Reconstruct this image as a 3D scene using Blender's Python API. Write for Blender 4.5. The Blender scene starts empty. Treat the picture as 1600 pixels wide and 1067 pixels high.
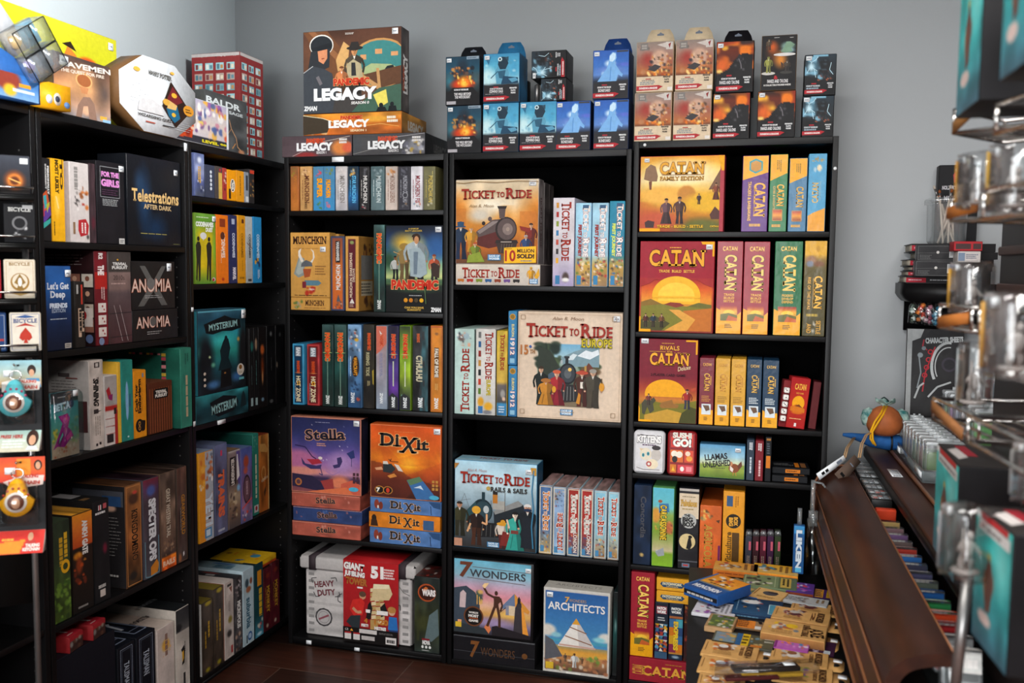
import bpy,math,random
import numpy as np
from mathutils import Matrix,Vector,Euler
R_ =random.Random(7)
SC =bpy.context.scene
COL =SC.collection
# ------------------------------------------------------------------ camera
F_,YAW,PIT,ROL =1424.2,.26825936,.07814334,.01042962
CAMZ =1.402
_cy,_sy,_cp,_sp,_cr,_sr =math.cos(YAW),math.sin(YAW),math.cos(PIT),math.sin(PIT),math.cos(ROL),math.sin(ROL)
fw =np.array([-_sy*_cp,_cy*_cp,-_sp]);_rt =np.array([_cy,_sy,0.0]);_up =np.cross(_rt,fw)
rt =_cr*_rt+_sr*_up;up =-_sr*_rt+_cr*_up
CP =np.array([0,0,CAMZ])
def ray(x,y):return fw+rt*(x-800)/F_-up*(y-533.5)/F_
def onY(x,y,Y):d =ray(x,y);return CP+d*(Y/d[1])
def onX(x,y,X):d =ray(x,y);return CP+d*(X/d[0])
def onZ(x,y,Z):d =ray(x,y);return CP+d*((Z-CAMZ)/d[2])
def at(x,y,dist):d =ray(x,y);return CP+d*dist
cam =bpy.data.cameras.new('camera');camo =bpy.data.objects.new('camera',cam);COL.objects.link(camo)
camo.matrix_world =Matrix(((rt[0],up[0],-fw[0],0),(rt[1],up[1],-fw[1],0),(rt[2],up[2],-fw[2],CAMZ),(0,0,0,1)))
cam.sensor_width =36;cam.lens =F_/1600*36;cam.clip_start =.02
cam.dof.use_dof =True;cam.dof.focus_distance =2.95;cam.dof.aperture_fstop =3.4
SC.camera =camo
# ------------------------------------------------------------------ light
SC.view_settings.view_transform ='Standard';SC.view_settings.look ='None'
SC.view_settings.gamma =1;SC.view_settings.use_curve_mapping =False
SC.view_settings.exposure =0.0
w =bpy.data.worlds.new('world');SC.world =w;w.use_nodes =True
w.node_tree.nodes['Background'].inputs[0].default_value =(.80,.86,1,1)
w.node_tree.nodes['Background'].inputs[1].default_value =.10
def area(name,loc,aim,sx,sy,power,color=(1,1,1),spread=180):
    l =bpy.data.lights.new(name,'AREA');l.shape ='RECTANGLE';l.size =sx;l.size_y =sy;l.energy =power;l.color =color
    l.spread =math.radians(spread)
    o =bpy.data.objects.new(name,l);COL.objects.link(o);o.location =loc
    o.rotation_euler =(Vector(aim)-Vector(loc)).to_track_quat('-Z','Y').to_euler()
    return o
area('shop_window_light',(-1.2,-3.1,1.55),(-.4,3,1.0),3.0,1.6,200,(.95,.98,1))
area('ceiling_panel_light',(.75,.55,2.74),(.45,.9,0),1.2,.6,82,(1,.98,.95))
area('ceiling_panel_light',(-.55,.75,2.74),(-.55,1.2,0),1.2,.6,60,(1,.98,.95))
area('wall_washer_light',(.45,1.3,2.62),(-2.09,2.25,2.66),.35,.2,24,(.93,.98,1),66)
# ------------------------------------------------------------------ materials
def lin(c):
    c =np.asarray(c,float);return np.where(c <= .04045,c/12.92,((c+.055)/1.055)**2.4)
_hc ={}
def hx(h):
    if not isinstance(h,str):return np.asarray(h,float)
    if h not in _hc:
        t =h if len(h) == 6 else ''.join(a+a for a in h)
        _hc[h] =np.array([int(t[i:i+2],16)/255 for i in (0,2,4)])
    return _hc[h]
def l4(h):return tuple(lin(hx(h)))+(1,)
def newmat(name):
    m =bpy.data.materials.new(name);m.use_nodes =True
    return m,m.node_tree.nodes,m.node_tree.links,m.node_tree.nodes['Principled BSDF']
MAT ={}
def printmat(name,rough,spec,bump=0,bscale=20,coat=0):
    m,n,l,b =newmat(name)
    v =n.new('ShaderNodeVertexColor');v.layer_name ='Col'; 
    n3 =n.new('ShaderNodeTexNoise');n3.inputs['Scale'].default_value =70;n3.inputs['Detail'].default_value =4;n3.inputs['Roughness'].default_value =.65
    m3 =n.new('ShaderNodeMapRange');m3.inputs[1].default_value =.3;m3.inputs[2].default_value =.7;m3.inputs[3].default_value =.89;m3.inputs[4].default_value =1.08
    mx =n.new('ShaderNodeMix');mx.data_type ='RGBA';mx.blend_type ='MULTIPLY';mx.inputs[0].default_value =1
    tc3 =n.new('ShaderNodeTexCoord');l.new(tc3.outputs['Object'],n3.inputs['Vector']);l.new(n3.outputs[0],m3.inputs[0]);l.new(m3.outputs[0],mx.inputs[7]);l.new(v.outputs[0],mx.inputs[6]);l.new(mx.outputs[2],b.inputs['Base Color'])
    b.inputs['Roughness'].default_value =rough;b.inputs['Specular IOR Level'].default_value =spec
    b.inputs['Coat Weight'].default_value =coat;b.inputs['Coat Roughness'].default_value =.12
    tc =n.new('ShaderNodeTexCoord');nz =n.new('ShaderNodeTexNoise');l.new(tc.outputs['Object'],nz.inputs['Vector'])
    nz.inputs['Scale'].default_value =bscale;nz.inputs['Detail'].default_value =3
    mr =n.new('ShaderNodeMapRange');mr.inputs[3].default_value =rough*.8;mr.inputs[4].default_value =min(1,rough*1.2)
    l.new(nz.outputs[0],mr.inputs[0]);l.new(mr.outputs[0],b.inputs['Roughness'])
    if bump:
        bp =n.new('ShaderNodeBump');bp.inputs['Strength'].default_value =bump;bp.inputs['Distance'].default_value =.01
        l.new(nz.outputs[0],bp.inputs['Height']);l.new(bp.outputs[0],b.inputs['Normal']);l.new(bp.outputs[0],b.inputs['Coat Normal'])
    MAT[name] =m;return m
printmat('matte_card',.65,.2);printmat('gloss_card',.5,.2);printmat('wrapped_card',.36,.3,.14,22,.12)
printmat('painted_plastic',.35,.45)
def plain(name,col,rough=.5,spec=.4,metal=0,trans=0,var=.12,scale=14,ior=1.45,alpha=1,stretch=None,col2=None,bump=0,coat=0):
    m,n,l,b =newmat(name)
    tc =n.new('ShaderNodeTexCoord');nz =n.new('ShaderNodeTexNoise');nz.inputs['Scale'].default_value =scale;nz.inputs['Detail'].default_value =5
    mp =n.new('ShaderNodeMapping');l.new(tc.outputs['Object'],mp.inputs[0]);l.new(mp.outputs[0],nz.inputs['Vector'])
    if stretch:mp.inputs['Scale'].default_value =stretch
    r =n.new('ShaderNodeValToRGB');l.new(nz.outputs[0],r.inputs[0])
    c =lin(hx(col));c2 =lin(hx(col2)) if col2 else c*(1+var);c1 =c if col2 else c*(1-var)
    r.color_ramp.elements[0].color =(*c1,1);r.color_ramp.elements[1].color =(*np.minimum(c2,1),1)
    r.color_ramp.elements[0].position =.32;r.color_ramp.elements[1].position =.68
    l.new(r.outputs[0],b.inputs['Base Color'])
    b.inputs['Roughness'].default_value =rough;b.inputs['Specular IOR Level'].default_value =spec;b.inputs['Metallic'].default_value =metal
    b.inputs['Transmission Weight'].default_value =trans;b.inputs['IOR'].default_value =ior;b.inputs['Alpha'].default_value =alpha
    b.inputs['Coat Weight'].default_value =coat
    if bump:
        bp =n.new('ShaderNodeBump');bp.inputs['Strength'].default_value =bump;bp.inputs['Distance'].default_value =.004
        l.new(nz.outputs[0],bp.inputs['Height']);l.new(bp.outputs[0],b.inputs['Normal'])
    MAT[name] =m;return m
plain('black_laminate','0d0c0d',.42,.3,scale=30,stretch=(1,1,.08),bump=.05)
plain('black_back','070707',.8,.1)
plain('chrome_wire','c8c4c0',.18,.5,metal=1)
plain('white_sticker','eceef0',.5,.3,var=.03)
plain('grey_ink','6d7480',.6,.2)
plain('black_plastic','121212',.4,.4)
plain('bench_vinyl','161618',.5,.35,scale=60,bump=.1)
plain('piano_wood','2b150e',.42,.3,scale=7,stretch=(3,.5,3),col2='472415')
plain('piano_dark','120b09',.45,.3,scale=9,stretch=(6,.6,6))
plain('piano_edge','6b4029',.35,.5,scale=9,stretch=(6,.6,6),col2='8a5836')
plain('twine','b08d68',.9,.1,scale=200)
plain('leather','a55a30',.6,.3,scale=25,var=.2,bump=.2)
plain('yellow_cord','e6a81c',.7,.2)
plain('blue_cloth','1f4f86',.7,.2,scale=30,var=.35)
plain('kraft_tag','5b4a40',.8,.2)
plain('grey_metal','8d8a88',.35,.5,metal=.8)
plain('white_plastic','e4e6e6',.4,.4,var=.03)
plain('lucite_edge','dfe8ea',.1,.5,trans=.85,var=.02)
def clearmat(name,tint,mixf,rough=.08,milk=0,bump=.2):
    m,n,l,b =newmat(name)
    b.inputs['Base Color'].default_value =l4(tint);b.inputs['Roughness'].default_value =.6
    t =n.new('ShaderNodeBsdfTransparent');t.inputs[0].default_value =(.96,.97,.97,1);g =n.new('ShaderNodeBsdfGlossy');g.inputs['Roughness'].default_value =rough
    m0 =n.new('ShaderNodeMixShader');m0.inputs[0].default_value =milk;l.new(t.outputs[0],m0.inputs[1]);l.new(b.outputs[0],m0.inputs[2])
    mx =n.new('ShaderNodeMixShader');lw =n.new('ShaderNodeLayerWeight');lw.inputs[0].default_value =.3
    mr =n.new('ShaderNodeMapRange');mr.inputs[3].default_value =mixf;mr.inputs[4].default_value =min(1,mixf+.45)
    tc =n.new('ShaderNodeTexCoord');nz =n.new('ShaderNodeTexNoise');nz.inputs['Scale'].default_value =30
    l.new(tc.outputs['Object'],nz.inputs['Vector']);bp =n.new('ShaderNodeBump');bp.inputs['Strength'].default_value =bump;bp.inputs['Distance'].default_value =.01
    l.new(nz.outputs[0],bp.inputs['Height']);l.new(bp.outputs[0],g.inputs['Normal'])
    l.new(lw.outputs['Facing'],mr.inputs[0]);l.new(mr.outputs[0],mx.inputs[0]);l.new(m0.outputs[0],mx.inputs[1]);l.new(g.outputs[0],mx.inputs[2])
    l.new(mx.outputs[0],n['Material Output'].inputs[0]);MAT[name] =m
clearmat('clear_blister','d8dcdc',.07);clearmat('clear_case','dfe4e6',.10,.15,.12,.05);clearmat('frosted_lid','e6eaec',.12,.3,.6)
def wallmat(name,col):
    m,n,l,b =newmat(name)
    tc =n.new('ShaderNodeTexCoord');nz =n.new('ShaderNodeTexNoise');nz.inputs['Scale'].default_value =1.3;nz.inputs['Detail'].default_value =6
    n2 =n.new('ShaderNodeTexNoise');n2.inputs['Scale'].default_value =90
    l.new(tc.outputs['Object'],nz.inputs['Vector']);l.new(tc.outputs['Object'],n2.inputs['Vector'])
    r =n.new('ShaderNodeValToRGB');c =lin(hx(col));r.color_ramp.elements[0].color =(*(c*.95),1);r.color_ramp.elements[1].color =(*(c*1.04),1)
    l.new(nz.outputs[0],r.inputs[0]);l.new(r.outputs[0],b.inputs['Base Color']);b.inputs['Roughness'].default_value =.8
    bp =n.new('ShaderNodeBump');bp.inputs['Strength'].default_value =.08;bp.inputs['Distance'].default_value =.003
    l.new(n2.outputs[0],bp.inputs['Height']);l.new(bp.outputs[0],b.inputs['Normal']);MAT[name] =m
wallmat('grey_wall_paint','b1b4b6');wallmat('pale_wall_paint','dfe5e7');wallmat('ceiling_paint','b4b4b4')  # left wall colour lightened, so part of its lamp brightness is in the paint
def floormat():
    m,n,l,b =newmat('wood_plank_tile')
    tc =n.new('ShaderNodeTexCoord');mp =n.new('ShaderNodeMapping');l.new(tc.outputs['Object'],mp.inputs[0])
    mp.inputs['Location'].default_value =(.02,.07,0)
    br =n.new('ShaderNodeTexBrick');l.new(mp.outputs[0],br.inputs[0]);br.offset =.37
    br.inputs['Scale'].default_value =1;br.inputs['Brick Width'].default_value =1.15;br.inputs['Row Height'].default_value =.19
    br.inputs['Mortar Size'].default_value =.0022;br.inputs['Bias'].default_value =0
    br.inputs[1].default_value =l4('a5644c');br.inputs[2].default_value =l4('775346');br.inputs[3].default_value =l4('c8aa94')
    nz =n.new('ShaderNodeTexNoise');mp2 =n.new('ShaderNodeMapping');mp2.inputs['Scale'].default_value =(2.5,40,1);l.new(tc.outputs['Object'],mp2.inputs[0])
    l.new(mp2.outputs[0],nz.inputs['Vector']);nz.inputs['Scale'].default_value =1;nz.inputs['Detail'].default_value =6
    mx =n.new('ShaderNodeMix');mx.data_type ='RGBA';mx.blend_type ='MULTIPLY';mx.inputs[0].default_value =.8
    r =n.new('ShaderNodeValToRGB');r.color_ramp.elements[0].color =(.45,.42,.4,1);r.color_ramp.elements[1].color =(1.2,1.15,1.1,1)
    r.color_ramp.elements[0].position =.3;r.color_ramp.elements[1].position =.7
    l.new(nz.outputs[0],r.inputs[0]);l.new(br.outputs[0],mx.inputs[6]);l.new(r.outputs[0],mx.inputs[7])
    l.new(mx.outputs[2],b.inputs['Base Color']);b.inputs['Roughness'].default_value =.38;b.inputs['Specular IOR Level'].default_value =.35;MAT['floor'] =m
floormat()
# ------------------------------------------------------------------ mesh builder
class MB:
    def __init__(s):s.v =[];s.n =0;s.lv =[];s.ls =[];s.mi =[];s.c =[];s.mats =[]
    def mat(s,m):
        if m not in s.mats:s.mats.append(m)
        return s.mats.index(m)
    def add(s,V,faces,m,col=None):
        V =np.asarray(V,float).reshape(-1,3);k =s.mat(m)
        s.v.append(V)
        if col is None:C =np.ones((len(V),3))
        else:
            C =hx(col)
            C =np.tile(lin(C),(len(V),1)) if C.ndim == 1 else lin(C)
        s.c.append(C)
        if isinstance(faces,np.ndarray):
            s.lv.append((faces+s.n).ravel());s.ls.append(np.full(len(faces),faces.shape[1]));s.mi.append(np.full(len(faces),k))
        else:
            s.lv.append(np.array([i+s.n for f in faces for i in f]));s.ls.append(np.array([len(f) for f in faces]));s.mi.append(np.full(len(faces),k))
        s.n += len(V)
    def box(s,x0,x1,y0,y1,z0,z1,m,col=None,b=0.0):
        if b <= 0:
            V =[(x,y,z) for z in (z0,z1) for y in (y0,y1) for x in (x0,x1)]
            s.add(V,np.array([(0,2,3,1),(4,5,7,6),(0,1,5,4),(2,6,7,3),(0,4,6,2),(1,3,7,5)]),m,col);return
        V =[];ix ={}
        for i in (0,1):
            for j in (0,1):
                for k in (0,1):
                    X =(x0,x1)[i];Y =(y0,y1)[j];Z =(z0,z1)[k];dx,dy,dz =(b,-b)[i],(b,-b)[j],(b,-b)[k]
                    ix[i,j,k,'x'] =len(V);V.append((X,Y+dy,Z+dz))
                    ix[i,j,k,'y'] =len(V);V.append((X+dx,Y,Z+dz))
                    ix[i,j,k,'z'] =len(V);V.append((X+dx,Y+dy,Z))
        Fs =[]
        def q(a,flip):Fs.append(a[::-1] if flip else a)
        for i in (0,1):
            q([ix[i,0,0,'x'],ix[i,0,1,'x'],ix[i,1,1,'x'],ix[i,1,0,'x']],i == 1)
            q([ix[0,i,0,'y'],ix[1,i,0,'y'],ix[1,i,1,'y'],ix[0,i,1,'y']],i == 1)
            q([ix[0,0,i,'z'],ix[0,1,i,'z'],ix[1,1,i,'z'],ix[1,0,i,'z']],i == 1)
        for i in (0,1):
            for j in (0,1):
                q([ix[i,j,0,'x'],ix[i,j,1,'x'],ix[i,j,1,'y'],ix[i,j,0,'y']],(i+j) % 2 == 0)
                q([ix[i,0,j,'x'],ix[i,1,j,'x'],ix[i,1,j,'z'],ix[i,0,j,'z']],(i+j) % 2 == 1)
                q([ix[0,i,j,'y'],ix[1,i,j,'y'],ix[1,i,j,'z'],ix[0,i,j,'z']],(i+j) % 2 == 0)
                for k in (0,1):q([ix[i,j,k,'x'],ix[i,j,k,'y'],ix[i,j,k,'z']],(i+j+k) % 2 == 1)
        s.add(V,Fs,m,col)
    def prism(s,prof,a0,a1,m,col=None,axis='y'):
        # prof: list of 2-D points (counter-clockwise), extruded along an axis
        n =len(prof);V =[]
        for a in (a0,a1):
            for p in prof:V.append({'y':(p[0],a,p[1]),'x':(a,p[0],p[1]),'z':(p[0],p[1],a)}[axis])
        Fs =[list(range(n)),list(range(2*n-1,n-1,-1))]+[[i,i+n,(i+1) % n+n,(i+1) % n] for i in range(n)]
        s.add(V,Fs,m,col)
    def tube(s,pts,r,m,n=6,col=None,closed=False):
        pts =[Vector(p) for p in pts];V =[];N =len(pts)
        rr =[float(q) for q in (r if isinstance(r,(list,tuple)) else [r]*N)]
        ref =None
        for i,p in enumerate(pts):
            a =pts[(i-1) % N] if (i or closed) else p;b2 =pts[(i+1) % N] if (i < N-1 or closed) else p
            d =(b2-a).normalized()
            if ref is None:ref =Vector((0,0,1)) if abs(d.z) < .9 else Vector((1,0,0))
            e1 =d.cross(ref);e1.normalize();e2 =d.cross(e1);ref =-e2 if False else e1.cross(d)
            for k in range(n):
                t =2*math.pi*k/n;V.append(p+rr[i]*(math.cos(t)*e1+math.sin(t)*e2))
        Fs =[]
        for i in range(N if closed else N-1):
            for k in range(n):
                Fs.append([i*n+k,i*n+(k+1) % n,((i+1) % N)*n+(k+1) % n,((i+1) % N)*n+k])
        if not closed:Fs += [list(range(n))[::-1],[(N-1)*n+k for k in range(n)]]
        s.add([tuple(v) for v in V],Fs,m,col)
    def lathe(s,prof,m,n=24,col=None,c=(0,0)):
        V =[];Fs =[]
        for r,z in prof:
            for k in range(n):t =2*math.pi*k/n;V.append((c[0]+r*math.cos(t),c[1]+r*math.sin(t),z))
        for i in range(len(prof)-1):
            for k in range(n):Fs.append([i*n+k,i*n+(k+1) % n,(i+1)*n+(k+1) % n,(i+1)*n+k])
        s.add(V,Fs,m,col)
    def grid(s,P,m,col=None):
        ny,nx =P.shape[:2];I =np.arange(ny*nx).reshape(ny,nx)
        s.add(P.reshape(-1,3),np.stack([I[:-1,:-1],I[1:,:-1],I[1:,1:],I[:-1,1:]],-1).reshape(-1,4),m,None if col is None else col)
    def build(s,name,parent=None,smooth=False,loc=None):
        me =bpy.data.meshes.new(name)
        V =np.concatenate(s.v);LV =np.concatenate(s.lv).astype(np.int32);LT =np.concatenate(s.ls).astype(np.int32)
        me.vertices.add(len(V));me.vertices.foreach_set('co',V.astype(np.float32).ravel())
        me.loops.add(len(LV));me.loops.foreach_set('vertex_index',LV)
        me.polygons.add(len(LT));me.polygons.foreach_set('loop_start',np.concatenate([[0],np.cumsum(LT)[:-1]]).astype(np.int32))
        try:me.polygons.foreach_set('loop_total',LT)
        except Exception:pass
        me.polygons.foreach_set('material_index',np.concatenate(s.mi).astype(np.int32))
        for m in s.mats:me.materials.append(MAT[m])
        ca =me.color_attributes.new('Col','FLOAT_COLOR','POINT')
        C =np.concatenate(s.c);ca.data.foreach_set('color',np.concatenate([C,np.ones((len(C),1))],1).astype(np.float32).ravel())
        me.update(calc_edges=True);me.validate()
        if smooth:me.polygons.foreach_set('use_smooth',np.ones(len(LT),bool))
        o =bpy.data.objects.new(name,me);COL.objects.link(o)
        if parent is not None:o.parent =parent
        if loc is not None:o.location =loc
        return o
LABELS ={}
def tag(o,label,cat,group=None):
    nw =len(label.split())
    if not 4 <= nw <= 16:print('LABELWORDS',nw,label)
    if label in LABELS:print('DUPLABEL',label)
    LABELS[label] =1
    o['label'] =label;o['category'] =cat
    if group:o['group'] =group
    return o
def thing(name,label,cat,loc=(0,0,0),rot=(0,0,0),group=None):
    o =bpy.data.objects.new(name,None);COL.objects.link(o);o.location =loc;o.rotation_euler =rot;o.empty_display_size =.05
    return tag(o,label,cat,group)
def dup(root,loc,label,rot=None):
    r =root.copy();COL.objects.link(r);r.location =loc
    if rot is not None:r.rotation_euler =rot
    if label in LABELS:print('DUPLABEL',label)
    LABELS[label] =1;r['label'] =label
    for ch in list(root.children):
        c =ch.copy();COL.objects.link(c);c.parent =r
        for g in list(ch.children):
            d =g.copy();COL.objects.link(d);d.parent =c
    return r
def struct(name,mb):
    o =mb.build(name);o['kind'] ='structure';return o
# ------------------------------------------------------------------ room
YW,XW =3.335,-2.09
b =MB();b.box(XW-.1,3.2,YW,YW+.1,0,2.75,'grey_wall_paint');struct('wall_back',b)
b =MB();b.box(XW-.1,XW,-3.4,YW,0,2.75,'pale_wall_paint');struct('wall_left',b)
b =MB();b.box(XW-.1,3.2,-3.4,YW+.1,-.08,0,'floor');struct('floor',b)
b =MB();b.box(XW-.1,3.2,-3.4,YW+.1,2.75,2.83,'ceiling_paint');struct('ceiling',b)
# ------------------------------------------------------------------ bookcases
# local frame: x along the front, y = depth into the case, front at y=0
def bookcase(label,loc,rz,W,H,shelves,D=.285,t=.017,labels=(),caps=(),group='black bookcases along the walls'):
    o =thing('bookcase',label,'bookcase',loc,(0,0,rz),group)
    for x in (0,W-t):
        m =MB();m.box(x,x+t,0,D,0,H,'black_laminate',b=.0012)
        xi =x+t+.0004 if x == 0 else x-.0004
        for z in np.arange(.12,H-.1,.032):              # peg holes
            if any(-.03 < z-s < .02 for s in shelves):continue
            m.add([(xi,.035+.0028*math.cos(q),z+.0028*math.sin(q)) for q in np.linspace(0,2*math.pi,7)[:-1]],[[0,1,2,3,4,5]],'grey_metal')
        m.build('side_panel',o)
    m =MB();m.box(t,W-t,.001,D,H-.022,H-.0002,'black_laminate',b=.001);m.build('top_panel',o)
    for z in shelves:
        m =MB();m.box(t,W-t,.002,D-.004,z-.017,z,'black_laminate',b=.001);m.build('shelf',o)
    m =MB();m.box(t,W-t,D-.006,D-.001,.0,H-.02,'black_back');m.build('back_panel',o)
    m =MB();m.box(t,W-t,.004,.02,0,min(shelves)-.017,'black_laminate');m.build('plinth',o)
    for (x,z,w_,h_) in labels:
        m =MB();m.box(x,x+w_,-.0012,.0019,z,z+h_,'white_sticker');p =m.build('price_tag',o);p['label'] ='white price tag on the shelf edge'
    for (x,z) in caps:
        m =MB();V =[(x+.005*math.cos(q),-.0015,z+.005*math.sin(q)) for q in np.linspace(0,2*math.pi,13)[:-1]]
        m.prism([(p[0],p[2]) for p in V],-.0015,.0019,'white_plastic');p =m.build('screw_cap',o);p['label'] ='round white screw cap'
    return o
SH ={'B1':[1.606,1.249,.901,.415,.028],'B2':[1.349,.900,.430,.020],'B3':[1.530,1.205,.908,.735,.425,.026],
      'L1':[1.463,1.179,.891,.452,.03],'L2':[1.629,1.345,.884,.485,.03]}
YF,XF =2.98,-1.77
bookcase('black bookcase against back wall holding the pile of legacy games on top',(-1.6765,YF,0),0,.6245,1.797,SH['B1'],labels=[(.19,1.777,.045,.017),(.075,.006,.02,.014),(.27,.004,.02,.012)])
bookcase('middle black bookcase against back wall holding the train adventure games',(-1.0475,YF,0),0,.6235,1.797,SH['B2'])
bookcase('rightmost black bookcase against back wall holding the red settler games',(-.4175,YF,0),0,.625,1.820,SH['B3'],caps=[(.035,1.808),(.617,1.722)])
bookcase('black bookcase on left wall holding party games, beside the wire racks',(XF,1.918,0),math.pi/2,.625,1.797,SH['L1'],labels=[(.608,1.765,.014,.025)])
bookcase('black corner bookcase on left wall nearest the back wall',(XF,2.5465,0),math.pi/2,.625,1.797,SH['L2'],labels=[(.002,1.258,.011,.014),(.002,.885,.012,.016),(.14,.868,.045,.014)])
bookcase('black bookcase at left picture edge mostly hidden behind hanging card racks',(XF,1.2895,0),math.pi/2,.625,1.797,[1.45,1.12,.79,.46,.03])
# ------------------------------------------------------------------ lettering
SERIF ={'A':[(.06,0,.3),(.94,0,.3)],'C':[],'D':[(.05,0,.2),(.05,1,.2)],'E':[(.08,0,.2),(.08,1,.2)],'F':[(.14,0,.38),(.08,1,.2)],
         'G':[],'H':[(.12,0,.36),(.12,1,.36),(.88,0,.36),(.88,1,.36)],'I':[(.5,0,1.9),(.5,1,1.9)],'K':[(.1,0,.36),(.1,1,.36),(.9,0,.34),(.86,1,.34)],
         'L':[(.08,0,.2),(.12,1,.42)],'M':[(.09,0,.28),(.91,0,.28),(.06,1,.2),(.94,1,.2)],'N':[(.1,0,.36),(.06,1,.22),(.9,1,.36)],
         'P':[(.14,0,.4),(.05,1,.2)],'R':[(.12,0,.36),(.05,1,.2),(.94,0,.26)],'T':[(.5,0,.44)],'U':[(.12,1,.34),(.88,1,.34)],
         'V':[(.08,1,.32),(.92,1,.32)],'W':[(.05,1,.22),(.95,1,.22)],'X':[(.08,0,.3),(.92,0,.3),(.08,1,.3),(.92,1,.3)],'Y':[(.08,1,.3),(.92,1,.3),(.5,0,.4)],
         'B':[(.05,0,.2),(.05,1,.2)],'l':[(.5,0,2.2)],'i':[(.5,0,2.2)],'t':[],'x':[(.1,0,.3),(.9,0,.3)],'n':[(.12,0,.36),(.88,0,.36)],'r':[(.2,0,.6)]}
_gc ={};_tmpc =bpy.data.curves.new('glyph','FONT');_tmpo =bpy.data.objects.new('glyph',_tmpc)
_tmpc.resolution_u =3
def _mesh(body,off):
    _tmpc.body =body;_tmpc.offset =off
    me =_tmpo.to_mesh()
    V =np.empty(len(me.vertices)*3,np.float32);me.vertices.foreach_get('co',V);V =V.reshape(-1,3)[:,:2].astype(float)
    Fs =[list(p.vertices) for p in me.polygons]
    _tmpo.to_mesh_clear();return V,Fs
def glyph(ch,off):
    k =(ch,off)
    if k not in _gc:
        if ch == ' ':_gc[k] =(np.zeros((0,2)),[],.28)
        else:
            V,Fs =_mesh(ch,off)
            a =_mesh('H'+ch+'H',0)[0][:,0];h =_mesh('HH',0)[0][:,0]
            _gc[k] =(V,Fs,(a.max()-a.min())-(h.max()-h.min()))
    return _gc[k]
CAPH =None
def textmesh(s,font,off):
    """vertices/faces of a line, cap height 1, starting at x=0"""
    global CAPH
    if CAPH is None:CAPH =_mesh('H',0)[0][:,1].max()
    x =0;Vs =[];Fs =[];n =0
    for ch in s:
        V,F,adv =glyph(ch,off)
        if len(V):
            Vs.append(V+[x,0]);Fs += [[i+n for i in f] for f in F];n += len(V)
            if font == 's' and ch in SERIF:
                x0,x1 =V[:,0].min(),V[:,0].max();y1 =V[:,1].max();wd =x1-x0
                for fx,fy,sw in SERIF[ch]:
                    c =x+x0+fx*wd;hw =max(sw*wd/2,.07)+off;th =.05+off*.6;yy =(y1-off if fy else 0)
                    ya,yb =(yy-th,yy+off*.6) if fy else (-off*.6,th)
                    Vs.append(np.array([(c-hw,ya),(c+hw,ya),(c+hw,yb),(c-hw,yb)]));Fs.append([n,n+1,n+2,n+3]);n += 4
        x += adv+(.03 if font == 's' else 0)
    if not Vs:return np.zeros((0,2)),[],1
    return np.concatenate(Vs)/CAPH,Fs,x/CAPH
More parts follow.
